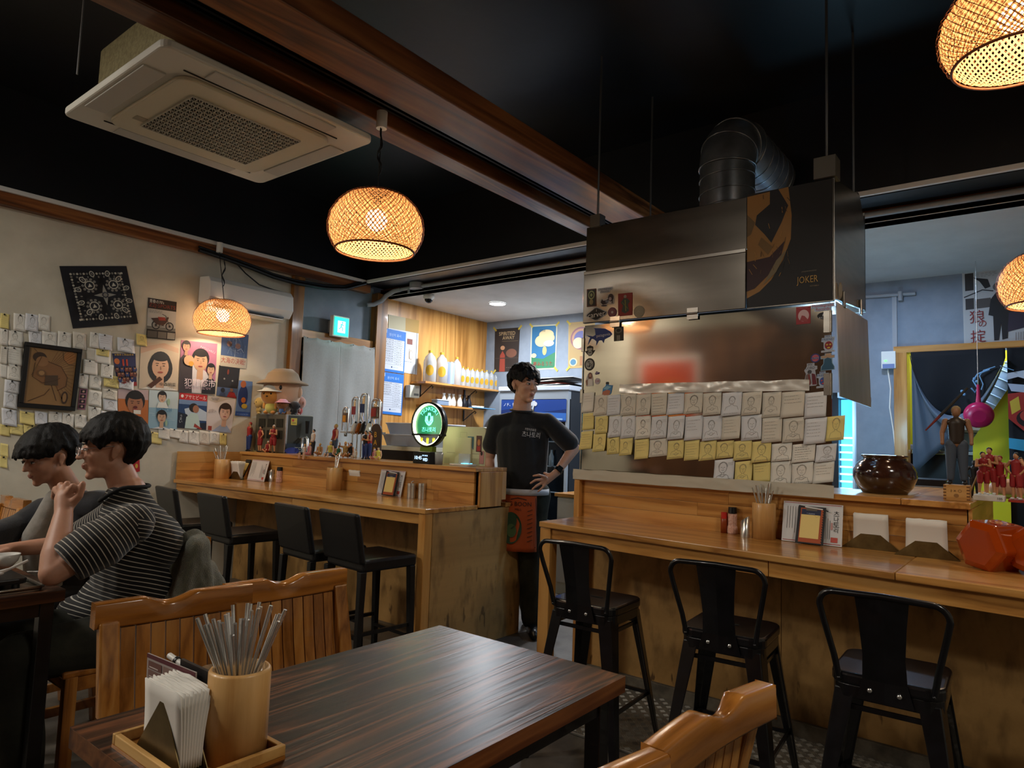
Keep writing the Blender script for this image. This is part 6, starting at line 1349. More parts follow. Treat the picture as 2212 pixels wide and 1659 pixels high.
# ---- hand-drawn notes
def doodle(pg, kind, col, rn):
    w = .012; cu = .5+rn.uniform(-.06, .06); cv = .36+rn.uniform(-.04, .06); r = rn.uniform(.13, .2)
    def loop(u, v, ru, rv, a0=0, a1=360, n=14): pg.line([(u+ru*cos(R(a0+(a1-a0)*i/n)), v+rv*sin(R(a0+(a1-a0)*i/n))) for i in range(n+1)], w, col)
    if kind == 'text':
        for i in range(rn.randint(3, 6)): v = .18+.13*i; pg.lines(.12, v-.04, rn.uniform(.6, .9), v+.04, 1, col, w, rn)
        return
    loop(cu, cv, r, r*1.2)
    loop(cu, cv-.03, r*1.15, r*1.15, 180, 360)
    if rn.random() < .6:
        for k in range(6): a = R(195+25*k); pg.line([(cu+r*cos(a), cv+r*1.2*sin(a)), (cu+r*1.3*cos(a+.2), cv+r*1.35*sin(a+.2))], w, col)
    for s in (-1, 1): pg.line([(cu+s*r*.55, cv-.01), (cu+s*r*.2, cv-.01+rn.uniform(-.02, .02))], w*1.2, col)
    pg.line([(cu, cv), (cu+.02, cv+.06), (cu-.01, cv+.06)], w*.8, col); pg.line([(cu-.06, cv+.11), (cu, cv+.12+rn.uniform(-.01, .02)), (cu+.06, cv+.11)], w, col)
    pg.line([(cu-.05, cv+r*1.15), (cu-.07, cv+r*1.5), (cu-.28, cv+r*1.9), (cu-.34, cv+r*3.0)], w, col); pg.line([(cu+.05, cv+r*1.15), (cu+.07, cv+r*1.5), (cu+.28, cv+r*1.9), (cu+.34, cv+r*3.0)], w, col)
    if kind == 'body': pg.line([(cu-.2, .72), (cu, .80), (cu+.2, .70)], w, col); loop(cu, .74, .10, .05)
    if kind in ('face', 'body'): pg.lines(.15, .88, .85, .93, 1, col, w, rn)
    if rn.random() < .4: pg.lines(.70, .15, .95, .3, 3, col, w*.8, rn)
WORDW = ('white', 'cream', 'pale grey'); _cnt = {}
def note(i, rect, kind, col, where, X=None, Y=None, rn=RND, group=None, curl=True, tilt=0., nm='note', line=pencil):
    x0, y0, x1, y1 = rect; pl = dict(X=X) if X is not None else dict(Y=Y); sk = (y1-y0)*.035+tilt
    sl = -.1*(x1-x0) if X is not None else .18*(x1-x0)
    px4 = [(x0+sk*.5, y0-sl/2*0+0), (x1+sk*.5, y0+sl), (x1-sk*.5, y1+sl), (x0-sk*.5, y1)]
    c = wq(px4, **pl); pg = Page(c, .0); n = pg.n; t = thing(nm, where, 'note', tuple(sum(c, V())/4), 0, group)
    N_ = 6; cr = rn.uniform(.004, .014) if curl else .002; cs = rn.choice([0, 1]); vs = []; off = .0012+.0009*(i % 5)
    def lift(u, v): return off + cr*(v**3)*(.4+.6*(u if cs else 1-u)) + .0006*sin(u*6+i)
    b = M()
    for a in range(N_+1):
        for d in range(N_+1): u, v = a/N_, d/N_; vs.append(pg.P(u, v, 0)+n*lift(u, v))
    m_ = {'w': paper, 'c': paper2, 'g': paper3, 'y': yellowpaper}[col]
    b.add(vs, [(a*(N_+1)+d, a*(N_+1)+d+1, (a+1)*(N_+1)+d+1, (a+1)*(N_+1)+d) for a in range(N_) for d in range(N_)], True)
    o = b.build('sheet', m_, t, True); s = o.modifiers.new('s', 'SOLIDIFY'); s.thickness = .0004; s.offset = -1 if True else 0
    P0 = pg.P; pg.P = lambda u, v, k=None: P0(u, v, 0)+n*(lift(u, v)+.0011); doodle(pg, kind, line, rn)
    if pg.m.v: pg.m.build('drawing', None, t, True)
    if Y is not None and rn.random() < .7: M().ball(P0(.5+rn.uniform(-.1, .1), .07, 0)+n*.006, .006, 10, 6).build('pin', blackplastic, t, True)
    return t
COLN = {'w': 'white', 'c': 'cream', 'g': 'pale grey', 'y': 'yellow'}
def zr(r, s, ox, oy): return (ox+r[0]/s, oy+r[1]/s, ox+r[2]/s, oy+r[3]/s)
ORD = ('first', 'second', 'third', 'fourth', 'fifth', 'sixth', 'seventh', 'eighth', 'ninth', 'tenth', 'eleventh', 'twelfth', 'thirteenth', 'fourteenth', 'fifteenth', 'sixteenth')
rn = random.Random(11)
leftrows = [('topmost row left of the bandana', [(0, 370, 95, 525, 'y'), (140, 370, 270, 550, 'w'), (262, 372, 402, 550, 'g'), (400, 380, 525, 545, 'w')]),
 ('row just above the framed print', [(0, 535, 85, 705, 'w'), (85, 545, 245, 710, 'w'), (300, 545, 445, 690, 'g'), (440, 550, 600, 715, 'w'), (605, 560, 748, 735, 'w'), (765, 565, 905, 740, 'c'), (945, 570, 1040, 730, 'w'), (1035, 585, 1180, 745, 'g'), (1235, 625, 1415, 770, 'g'), (1432, 585, 1545, 705, 'y')]),
 ('column left of the framed print', [(0, 720, 75, 900, 'c'), (70, 715, 235, 905, 'w'), (0, 905, 75, 1045, 'w'), (75, 895, 222, 1065, 'w'), (45, 1068, 205, 1200, 'g'), (35, 1195, 180, 1360, 'g')]),
 ('cluster right of the framed print', [(910, 735, 1010, 860, 'c'), (1000, 745, 1165, 890, 'w'), (1012, 722, 1150, 812, 'y'), (870, 855, 1025, 1005, 'w'), (1060, 900, 1190, 1045, 'w'), (820, 1005, 930, 1155, 'w'), (940, 1010, 1065, 1160, 'w'), (1090, 1015, 1250, 1140, 'y'), (1255, 1060, 1405, 1160, 'g'), (930, 1180, 1065, 1340, 'w'), (1075, 1165, 1235, 1268, 'c'), (1085, 1265, 1235, 1392, 'g')]),
 ('row just below the framed print', [(15, 1370, 175, 1545, 'g'), (205, 1400, 360, 1530, 'y'), (365, 1400, 495, 1540, 'g'), (510, 1400, 650, 1555, 'w'), (655, 1420, 780, 1585, 'w'), (785, 1430, 915, 1575, 'w'), (925, 1350, 1060, 1495, 'w'), (1060, 1400, 1160, 1480, 'g')]),
 ('lowest row at the left edge above the customers', [(0, 1540, 108, 1655, 'y'), (105, 1530, 245, 1640, 'y'), (250, 1540, 400, 1640, 'y'), (655, 1592, 800, 1680, 'w')])]
k = 0
for row, items in leftrows:
    for i, it in enumerate(items):
        note(k, zr(it[:4], 4.878, 0, 600), rn.choice(['face', 'face', 'body', 'text']), it[4], '%s note, %s in the %s' % (COLN[it[4]], ORD[i], row), Y=WL, rn=rn, group='hand-drawn notes pinned on the left wall', tilt=rn.uniform(-2, 2)); k += 1
for i, it in enumerate([(0, 425, 92, 578, 'y'), (0, 580, 85, 712, 'y')]):
    note(k, zr(it[:4], 5.53, 0, 880), 'text', 'y', 'yellow note %s at the left edge beside the customer hair' % ('upper of two', 'lower of two')[i], Y=WL, rn=rn, group='hand-drawn notes pinned on the left wall'); k += 1
for i, it in enumerate([(313, 930, 349, 954, 'y'), (342, 923, 366, 946, 'w'), (366, 925, 388, 944, 'w'), (386, 928, 406, 954, 'w'), (407, 929, 430, 957, 'w'), (430, 929, 453, 958, 'c'), (453, 931, 475, 958, 'w'), (474, 935, 489, 960, 'y')]):
    note(k, it[:4], 'face' if i > 2 else 'text', it[4], '%s note, %s in the row under the beer posters' % (COLN[it[4]], ORD[i]), Y=WL, rn=rn, group='hand-drawn notes pinned on the left wall'); k += 1
XF = 3.3300
hr1 = [(90, 890, 165, 1020, 'w'), (165, 905, 255, 1040, 'c'), (253, 905, 340, 1040, 'g'), (345, 900, 445, 1040, 'c'), (446, 900, 543, 1040, 'c'), (545, 895, 650, 1040, 'c'), (652, 893, 762, 1035, 'g'), (765, 893, 885, 1030, 'c'), (888, 893, 1010, 1040, 'c')]
hr2 = [(90, 1027, 165, 1135, 'y'), (175, 1047, 258, 1160, 'y'), (262, 1047, 345, 1185, 'g'), (346, 1047, 440, 1190, 'g'), (442, 1047, 543, 1195, 'w'), (545, 1047, 650, 1195, 'g'), (655, 1047, 765, 1200, 'g'), (768, 1047, 885, 1205, 'g'), (888, 1047, 1014, 1208, 'g')]
hr3 = [(75, 1147, 155, 1265, 'y'), (160, 1162, 245, 1280, 'y'), (250, 1187, 333, 1298, 'y'), (335, 1193, 420, 1305, 'y'), (435, 1198, 530, 1330, 'y'), (535, 1200, 653, 1315, 'c'), (655, 1208, 762, 1330, 'y'), (764, 1208, 863, 1338, 'y'), (865, 1212, 975, 1340, 'y')]
jr1 = [(62, 890, 192, 1045, 'g'), (195, 888, 325, 1040, 'c'), (328, 888, 453, 1055, 'c'), (455, 885, 608, 1055, 'c'), (610, 890, 755, 1058, 'g')]
jr2 = [(62, 1047, 185, 1200, 'c'), (190, 1042, 325, 1208, 'g'), (328, 1057, 460, 1222, 'c'), (463, 1060, 605, 1220, 'c'), (608, 1062, 755, 1232, 'g'), (757, 1047, 875, 1210, 'y')]
jr3 = [(25, 1213, 138, 1325, 'y'), (140, 1210, 260, 1338, 'y'), (262, 1213, 388, 1352, 'y'), (390, 1228, 525, 1345, 'w'), (528, 1232, 680, 1353, 'w'), (685, 1235, 820, 1350, 'g')]
jr4 = [(10, 1335, 143, 1480, 'g'), (148, 1347, 263, 1485, 'y'), (266, 1357, 382, 1485, 'y'), (385, 1348, 522, 1510, 'w'), (525, 1357, 668, 1500, 'w'), (670, 1352, 805, 1490, 'w')]
for row, A, B, nm_ in ((0, hr1, jr1, 'top'), (1, hr2, jr2, 'second'), (2, hr3, jr3, 'third'), (3, [], jr4, 'lowest')):
    for i, (src, it) in enumerate([(0, a) for a in A]+[(1, a) for a in B]):
        r_ = zr(it[:4], 3.073, (1230, 1540)[src], 560)
        dk = rn.random() < .25
        note(k, r_, rn.choice(['face', 'face', 'body', 'body', 'text']), it[4], '%s note on the steel flap, %s from the left in the %s row' % (COLN[it[4]], ORD[i], nm_), X=XF, rn=rn, group='hand-drawn notes on the steel flap', tilt=rn.uniform(-1.5, 1.5), line=ink if dk else pencil); k += 1
# ---- kitchen wall prints
def blue1(pg, n=11, filled=2):
    pg.text('원산지 표시', .5, .12, .07, 'a8c4e8', wmax=.6); pg.rect(.05, .22, .95, .94, 'c4c9d4')
    for i in range(n+1): v = .22+.60*i/n; pg.line([(.05, v), (.95, v)], .006, '5c6878')
    pg.line([(.52, .22), (.52, .82)], .006, '5c6878'); pg.rect(.02, .02, .12, .10, 'b8c8dc')
    for i in range(n):
        v = .22+.60*(i+.5)/n
        if i < filled: pg.lines(.08, v-.01, .45, v+.01, 1, '2c3038', .016)
        pg.lines(.58, v-.01, .85, v+.01, 1, '2c3038', .016)
    pg.ell(.40, .88, .03, .02, '28406c'); pg.lines(.46, .87, .7, .89, 1, '7c8494', .01)
def qs(pts): return zc(pts, 6.636, 810, 670)
YK = 5.6575
wallp('calendar', 'white and gold wall calendar sheet behind the blue origin charts', 'calendar', qs([(190, 60), (632, 150), (600, 925), (185, 860)]), 'c2c6cc', lambda p: (p.rect(0, 0, 1, .24, 'a8843c'), p.rect(0, 0, .55, .24, 'b0a684'), p.rect(.62, .37, .80, .47, '7c4438'), p.line([(.70, .55), (.70, .74)], .012, '9c7c54'), p.ell(.76, .66, .06, .09, 'a89880'), p.ell(.76, .66, .045, .075, 'c2c6cc'), p.lines(.55, .78, .85, .80, 1, '7c7c7c', .008), p.line([(.94, .24), (.94, 1)], .008, '4c5058')), Y=YK)
bl = '1f6cc0'
wallp('origin_chart', 'upper bright blue Korean origin chart on the plywood wall', 'chart', qs([(135, 255), (445, 320), (415, 915), (108, 870)]), bl, lambda p: blue1(p, 11, 10), Y=YK-.004)
wallp('origin_chart', 'lower bright blue Korean origin chart with empty rows on its left', 'chart', qs([(108, 882), (415, 927), (382, 1512), (88, 1480)]), bl, lambda p: blue1(p, 11, 6), Y=YK-.004)
def tape(c4): 
    for (x, y, w) in c4: pass
XK = 6.588
def kp(pts): return zc(pts, 4.1475, 880, 620)
def taped(label, pts, base, art):
    t = wallp('poster', label, 'poster', kp(pts), base, art, X=XK)
    for i, (x, y) in enumerate(kp(pts)):
        c = at(x, y, X=XK-.003); b = M(); a = R((45, -45, 45, -45)[i]); u = V((0, cos(a), sin(a)))*.035; w = V((0, -sin(a), cos(a)))*.012
        b.hexa([c-u-w, c+u-w, c+u+w, c-u+w]+[q+V((-.001, 0, 0)) for q in (c-u-w, c+u-w, c+u+w, c-u+w)]).build('tape_piece', mat('yellow_tape', 'b8a23c', .6), t, True)
    return t
taped('dark poster titled SPIRITED AWAY taped with yellow tape in the kitchen', [(785, 378), (1010, 362), (990, 755), (778, 760)], '2a2422', lambda p: (p.text('SPIRITED', .5, .12, .085, 'b8a078', wmax=.9), p.text('AWAY', .56, .22, .08, 'b8a078', wmax=.55), p.line([(.3, .3), (.95, .3)], .006, '8a7858'), p.ell(.70, .58, .22, .10, '6a4638'), p.poly([(.22, 1), (.24, .62), (.34, .52), (.44, .62), (.46, 1)], '8c3c30'), p.ell(.34, .45, .09, .05, 'a87c5c'), p.rect(0, .68, 1, .70, '3c3430'), p.lines(.5, .9, .9, .92, 1, '8a8078', .008)))
taped('blue poster with cream clouds and green ground taped in the kitchen', [(1110, 345), (1345, 332), (1330, 735), (1100, 745)], 'b8b8a0', lambda p: (p.rect(.04, .03, .96, .97, '246088'), p.poly([(.04, .97), (.04, .72), (.5, .76), (.96, .62), (.96, .97)], '2c6c4c'), p.ell(.6, .22, .28, .11, 'c8b88c'), p.ell(.42, .36, .25, .13, 'c8b88c'), p.ell(.72, .30, .2, .1, 'c8b88c'), p.ell(.70, .42, .2, .07, 'd0c8a4'), p.ell(.55, .58, .08, .10, 'c0a868'), p.ell(.14, .68, .1, .05, 'c8b88c'), p.text('夢みるうた', .5, .87, .10, '8c3c34', wmax=.8), p.text('日々の', .46, .13, .06, '20303c', wmax=.2)))
taped('round-patterned ochre poster cut off by the steel hood in the kitchen', [(1445, 320), (1680, 300), (1680, 716), (1440, 730)], 'a88c54', lambda p: (p.rect(.04, .03, .96, .97, '9a8050'), p.ell(.5, .36, .42, .25, '7c5058'), p.ell(.5, .36, .36, .21, 'a87c60'), p.ell(.5, .36, .28, .16, '54568c'), p.ell(.38, .46, .2, .12, 'c8b494'), p.ell(.2, .87, .15, .09, 'b8b48c'), p.ell(.2, .87, .11, .065, '3c6c88'), p.rect(.45, .75, .9, .95, '8a5c34')))
def wolf(p):
    p.rect(.02, .02, .98, .98, 'a9aaaa'); p.rect(.04, .04, .17, .26, '2a2624'); p.rect(.04, .36, .17, .50, '2c2826'); p.rect(.19, .38, .42, .50, '4a4440')
    p.poly([(.60, .02), (.98, .02), (.98, .34), (.80, .38), (.58, .26)], '3a3434'); p.poly([(.16, .10), (.38, .14), (.42, .24), (.34, .26), (.26, .16)], '1c1c1e'); p.line([(.02, .34), (.30, .27), (.46, .30)], .02, '242426')
    p.ell(.56, .25, .11, .06, '5c5856'); p.ell(.56, .27, .055, .05, 'b4aca4'); p.poly([(.42, .40), (.50, .32), (.64, .32), (.74, .44), (.76, .62), (.68, .64), (.66, .92), (.58, .93), (.57, .72), (.53, .93), (.46, .93), (.45, .62), (.38, .60)], '141416'); p.poly([(.68, .60), (.98, .56), (.98, .80), (.66, .84)], '2c2434'); p.poly([(.74, .42), (.98, .36), (.98, .56), (.76, .60)], '6a6668')
    p.text('狼', .21, .60, .16, '7c1c1c', wmax=.28); p.text('の', .29, .70, .075, '7c1c1c'); p.text('掟', .22, .85, .16, '7c1c1c', wmax=.28); p.lines(.04, .95, .40, .97, 1, '3c3c3c', .01)
    for i in range(5): p.line([(.78+.035*i, .86), (.78+.035*i, .96)], .006, '4c4c4c')
    p.lines(.22, .05, .52, .11, 3, '7c7c7c', .006)
wallp('poster', 'black and white film poster with red characters near the right edge', 'poster', [(2078, 586), (2228, 568), (2228, 738), (2083, 756)], 'b0b0ae', wolf, X=XK)

# ---- hood poster and stickers
def clownless(p):
    p.poly([(0, .02), (.28, .01), (.50, .0), (.54, .25), (.53, .45), (.44, .62), (.30, .78), (.16, .87), (0, .92)], '8a6432'); p.poly([(.12, .20), (.28, .12), (.28, 0), (.38, 0), (.50, .16), (.42, .30), (.30, .46), (.22, .38), (.10, .28)], '15141a'); p.poly([(0, .18), (.10, .26), (.05, .36), (0, .38)], '5c4828')
    p.poly([(0, .60), (.28, .58), (.46, .46), (.42, .58), (.26, .74), (.10, .84), (0, .86)], '2c1218'); p.poly([(.18, .40), (.32, .50), (.26, .56), (.14, .46)], '6c522c'); p.poly([(.36, .62), (.50, .52), (.36, .72), (.2, .82)], '6c6048')
    for i in range(26): u, v = RND.uniform(0, .5), RND.uniform(.02, .8); p.line([(u, v), (u+RND.uniform(-.03, .05), v+RND.uniform(.02, .06))], .006, RND.choice(['a0763c', '5c4424', '241c18']))
    p.text('JOKER', .72, .82, .075, '9c7c44', wmax=.24); p.text('JOAQUIN PHOENIX', .74, .745, .012, '7c7468', wmax=.2); p.text('OCTOBER 4', .80, .87, .011, '7c6c54', wmax=.1)
poster('poster', 'dark poster with ochre and maroon shapes and the title JOKER on the hood', 'poster', [(3.3305, 1.166, 2.566), (3.3305, .768, 2.566), (3.3305, .768, 1.990), (3.3305, 1.166, 1.990)], '0f0f12', clownless)
def sticker(label, r, X_, base, art, outline=None, edge=None):
    x0, y0, x1, y1 = r; sl = -.10*(x1-x0); c = wq([(x0, y0), (x1, y0+sl), (x1, y1+sl), (x0, y1)], X=X_)
    pg = Page(c, .0006); t = thing('sticker', label, 'sticker', tuple(sum(c, V())/4)); o = outline or [(0, 0), (1, 0), (1, 1), (0, 1)]
    b = M(); q = [pg.P(u, v, 0)-pg.n*.0005 for u, v in o]; b.prism(q, pg.n*.0006).build('sheet', flat(base), t, True)
    pg.lay = 1; art(pg)
    if pg.m.v: pg.m.build('print', None, t, True)
def circ(n=24, a=.5, b=.5): return [(.5+a*cos(2*pi*i/n), .5+b*sin(2*pi*i/n)) for i in range(n)]
za = lambda r: zr(r, 6.144, 1240, 590); zb = lambda r: zr(r, 6.91, 1680, 640); XH = 3.3185; XG = 3.3295
sticker('green and red card sticker with an ornate mask at the hood corner', za((170, 215, 295, 450)), XH, '6c3424', lambda p: (p.rect(.06, .04, .94, .96, '1c1c18'), p.ell(.5, .35, .34, .25, '8c9464'), p.ell(.5, .35, .24, .17, '1c1c18'), p.ell(.5, .35, .12, .10, '8c9464'), p.ell(.5, .75, .2, .16, '8c7c54')))
sticker('dark blue MONDEGREEN RECORDS wordmark sticker on the hood', za((315, 200, 515, 270)), XH, 'a9aab0', lambda p: p.text('Mondegreen\nRecords', .5, .5, .8, '23283c', wmax=.95), [(0, .1), (1, 0), (1, .5), (.82, .6), (.82, .95), (.15, 1), (.15, .6), (0, .6)])
sticker('black and pink crouching cat sticker on the hood', za((345, 285, 535, 455)), XH, 'b4b0b0', lambda p: (p.ell(.76, .32, .2, .3, '24141c'), p.ell(.72, .42, .10, .14, 'a08c94'), p.poly([(.05, .62), (.15, .38), (.25, .52), (.42, .5), (.6, .4), (.62, .66), (.45, .78), (.2, .82)], '24141c'), p.ell(.5, .6, .12, .1, '6c7484'), p.line([(.9, .4), (.86, .78)], .07, '24141c'), p.ell(.3, .9, .2, .06, '2c2838')), [(0, .5), (.15, .3), (.3, .45), (.5, .3), (.6, .02), (.85, 0), (1, .3), (.97, .8), (.8, .85), (.5, .8), (.45, 1), (.15, .95), (0, .75)])
sticker('black diamond carver logo sticker with a small trident on the hood', za((165, 470, 435, 640)), XH, 'a8aeb8', lambda p: (p.poly([(.04, .6), (.04, .5), (.42, .05), (.55, .05), (.96, .42), (.96, .55), (.55, .95), (.42, .95)], '0d0d10'), p.text('carver', .5, .60, .28, 'dadada', rot=-4, wmax=.84), p.text('ψ', .5, .27, .24, 'dadada')), [(0, .62), (0, .48), (.42, 0), (.56, 0), (1, .40), (1, .58), (.56, 1), (.42, 1)])
sticker('round plum disc sticker with a pale centre on the hood', za((450, 460, 568, 590)), XH, '5c3040', lambda p: (p.ell(.5, .5, .42, .42, '744450'), p.ell(.5, .5, .13, .13, 'b0a8a8')), circ())
sticker('red card sticker with a grey-green seated figure on the hood', za((585, 275, 775, 575)), XH, '842420', lambda p: (p.ell(.5, .15, .1, .07, '8c8478'), p.poly([(.2, .4), (.4, .22), (.65, .24), (.85, .38), (.7, .5), (.78, .8), (.5, .9), (.25, .8), (.35, .55)], '3c463c'), p.line([(.5, .3), (.55, .8)], .06, '7c7c34'), p.line([(.3, .4), (.7, .7)], .04, '6c6c34')))
sticker('clear round pale sticker lowest on the hood front', za((790, 440, 935, 595)), XH, '8c8470', lambda p: (p.ell(.5, .5, .44, .44, '968e7a'), p.line([(.3, .6), (.45, .4), (.6, .6)], .03, 'a8a08c')), circ())
sticker('blue fish sticker with white patagonia lettering on the flap', za((155, 735, 505, 975)), XG, '2c4490', lambda p: p.text('patagonia', .68, .48, .20, 'd8dce4', rot=-3, wmax=.58), [(0, .36), (.28, .48), (.38, .40), (.36, .1), (.30, .02), (.5, .05), (.75, .12), (.95, .32), (1, .45), (.92, .58), (.72, .70), (.68, .9), (.62, .74), (.5, .74), (.40, 1), (.42, .78), (.30, .62), (.22, .6), (.08, .92), (.14, .62), (.18, .54)])
sticker('black and silver rectangular card sticker near the flap hinge', za((530, 720, 655, 905)), XG, '3c3c38', lambda p: (p.ell(.5, .25, .36, .2, '6c6c64'), p.ell(.5, .25, .22, .12, '2c2c28'), p.rect(.32, .6, .66, .98, '9c9c94'), p.line([(.44, .6), (.44, .98)], .03, '3c3c38'), p.line([(.55, .6), (.55, .98)], .03, '3c3c38')))
sticker('black masked face with a tall hat sticker on the flap', za((145, 965, 280, 1105)), XG, '23221f', lambda p: (p.ell(.5, .72, .22, .24, 'a9aaa4'), p.ell(.42, .68, .06, .06, '23221f'), p.ell(.58, .68, .06, .06, '23221f'), p.rect(.28, .28, .74, .48, 'a9aaa4')), [(.2, .15), (.5, 0), (.8, .15), (.78, .5), (1, .5), (.8, .8), (.6, 1), (.4, 1), (.2, .8), (0, .5), (.22, .5)])
sticker('round black brush emblem sticker on the flap edge', za((140, 1135, 272, 1300)), XG, '1a1a18', lambda p: (p.ell(.5, .5, .38, .38, 'a4a8a4'), p.line([(.3, .3), (.5, .25), (.45, .45), (.6, .4), (.45, .7), (.3, .6)], .08, '1a1a18'), p.line([(.5, .7), (.8, .45), (.7, .8)], .08, '1a1a18')), circ())
sticker('woman with long hair photo sticker on the flap', za((155, 1320, 255, 1505)), XG, 'b8b4b0', lambda p: (p.ell(.6, .3, .26, .26, '6c4434'), p.ell(.6, .24, .13, .12, 'b8907c'), p.poly([(.3, 1), (.3, .6), (.5, .48), (.8, .5), (.95, .7), (.95, 1)], 'd0ccc8'), p.poly([(.02, .6), (.3, .5), (.28, .9), (.1, .95)], '8c6450')), [(.3, .1), (.6, 0), (.85, .1), (1, .6), (1, 1), (.1, 1), (0, .6)])
sticker('round white sticker with red letters on the flap', za((275, 1395, 345, 1480)), XG, 'b8b0b8', lambda p: p.text('CHB', .5, .5, .3, 'a02c3c', wmax=.7), circ())
sticker('small purple script sticker on the flap', za((278, 1300, 342, 1350)), XG, '4c3c70', lambda p: p.line([(.2, .6), (.8, .4)], .1, 'a8a0b8'), [(0, .7), (.3, .1), (.6, .3), (1, .5), (.8, .9), (.2, 1)])
sticker('blue and orange landscape sticker above the drawings', za((370, 1450, 515, 1625)), XG, '3c7cb0', lambda p: (p.poly([(0, 1), (.1, .7), (.5, .6), (.8, .7), (.7, 1)], 'a86448'), p.ell(.5, .1, .14, .1, '2c2420'), p.poly([(.1, .5), (.5, .3), (.9, .4), (.5, .6)], '7cb0cc')), [(.1, .45), (.35, .3), (.4, 0), (.6, 0), (.62, .25), (1, .3), (.85, .9), (.7, 1), (0, 1)])
sticker('red square card sticker with a pale circle on the right of the flap', zb((275, 165, 490, 425)), XG, '8c2c34', lambda p: (p.ell(.52, .52, .38, .34, 'b8a0a4'), p.poly([(.25, .8), (.4, .5), (.6, .55), (.8, .75), (.8, .9)], '8c3c40'), p.lines(.2, .04, .8, .10, 1, 'b8a0a4', .02)))
sticker('red MONDEGREEN RECORDS wordmark sticker at the flap top', zb((500, 125, 850, 235)), XG, '9cb0cc', lambda p: p.text('Mondegreen\nRecords', .5, .5, .84, '9c2434', wmax=.95), [(0, .1), (1, 0), (1, .5), (.85, .55), (.85, 1), (.15, 1), (.15, .6), (0, .6)])
sticker('black oval sticker with a white dog and lettering', zb((590, 245, 785, 350)), XG, '101218', lambda p: (p.poly([(.4, .6), (.42, .3), (.5, .1), (.6, .15), (.6, .6), (.54, .6), (.5, .45), (.46, .6)], 'c0c4cc'), p.text('BULLDOG', .5, .78, .2, 'c0c4cc', wmax=.7)), circ())
def mask(col, c2): return lambda p: (p.text('MY\nFRIEND', .5, .16, .30, '2c4478', wmax=.95), p.ell(.55, .60, .34, .27, 'b0b4c0'), p.ell(.55, .60, .29, .24, col), p.ell(.44, .56, .08, .05, c2), p.ell(.68, .56, .08, .05, c2), p.ell(.56, .74, .12, .05, c2), p.rect(.0, .90, 1, 1, 'a8b0bc'), p.lines(.05, .93, .95, .97, 1, '4c5460', .02))
mo = [(.25, 0), (.75, 0), (.75, .12), (1, .12), (1, .32), (.92, .4), (.9, .8), (.8, .88), (1, .88), (1, 1), (0, 1), (0, .88), (.3, .88), (.18, .75), (.18, .4), (0, .36), (.05, .14), (.25, .14)]
sticker('MY FRIEND sticker with a red wrestler mask, upper one on the flap', zb((650, 590, 850, 845)), XG, '9aa8bc', mask('7c1c28', 'b89c3c'), mo)
sticker('MY FRIEND sticker with a blue wrestler mask, lower one on the flap', zb((580, 1130, 760, 1375)), XG, '9aa8bc', mask('2c4c94', 'a83c3c'), mo)
sticker('round red and blue badge sticker on the flap', zb((490, 862, 635, 998)), XG, '24306c', lambda p: (p.ell(.5, .5, .38, .38, 'a85060'), p.rect(.05, .42, .95, .60, '24306c'), p.text('SUPREME', .5, .51, .13, 'b8b0c0', wmax=.8)), circ())
sticker('sand and teal cloaked shape sticker on the flap', zb((640, 860, 850, 1115)), XG, '7c9cb4', lambda p: (p.rect(.05, .14, .98, .28, 'a88c74'), p.rect(.35, .02, .75, .2, 'a88c74'), p.poly([(.05, .96), (.1, .76), (.25, .6), (.28, .35), (.5, .25), (.78, .35), (.8, .6), (.95, .8), (.95, .96)], '24506c')), [(.3, 0), (.8, 0), (.8, .12), (1, .12), (1, .3), (.85, .32), (.85, .6), (1, .8), (1, 1), (0, 1), (.03, .75), (.2, .6), (.2, .32), (0, .32), (0, .14), (.3, .12)])
sticker('MY LORD sticker with a cloaked group in dark red', zb((385, 1010, 590, 1350)), XG, 'a0a4b0', lambda p: (p.text('MY\nLORD', .5, .14, .24, '1c2028', wmax=.9), p.ell(.45, .38, .16, .09, '3c3c40'), p.poly([(.05, .95), (.2, .5), (.45, .42), (.6, .9)], '6c5c58'), p.poly([(.6, .45), (.85, .5), (.98, .95), (.66, .95)], '5c1824'), p.line([(.4, .5), (.48, .95)], .08, '7c2024')), [(.25, 0), (.8, 0), (.8, .12), (1, .14), (1, .28), (.85, .32), (1, .95), (.9, 1), (.1, 1), (0, .92), (.18, .45), (.05, .3), (.25, .12)])
sticker('round clear sticker on the hood side plate', (1811, 610, 1820, 645), 3.42, '7c7468', lambda p: p.ell(.5, .5, .4, .4, '8c8478'), circ())

# ---- reflected print on the wall behind the viewer
poster('poster', 'orange framed print with a yellow sun on the wall facing the hood', 'poster', [(-2.578, 3.90, 2.60), (-2.578, 4.88, 2.60), (-2.578, 4.88, 1.45), (-2.578, 3.90, 1.45)], 'd8d0c8', lambda p: (p.rect(.06, .06, .94, .94, 'b83c1c'), p.ell(.45, .58, .24, .2, 'd8a040')), thick=.02)

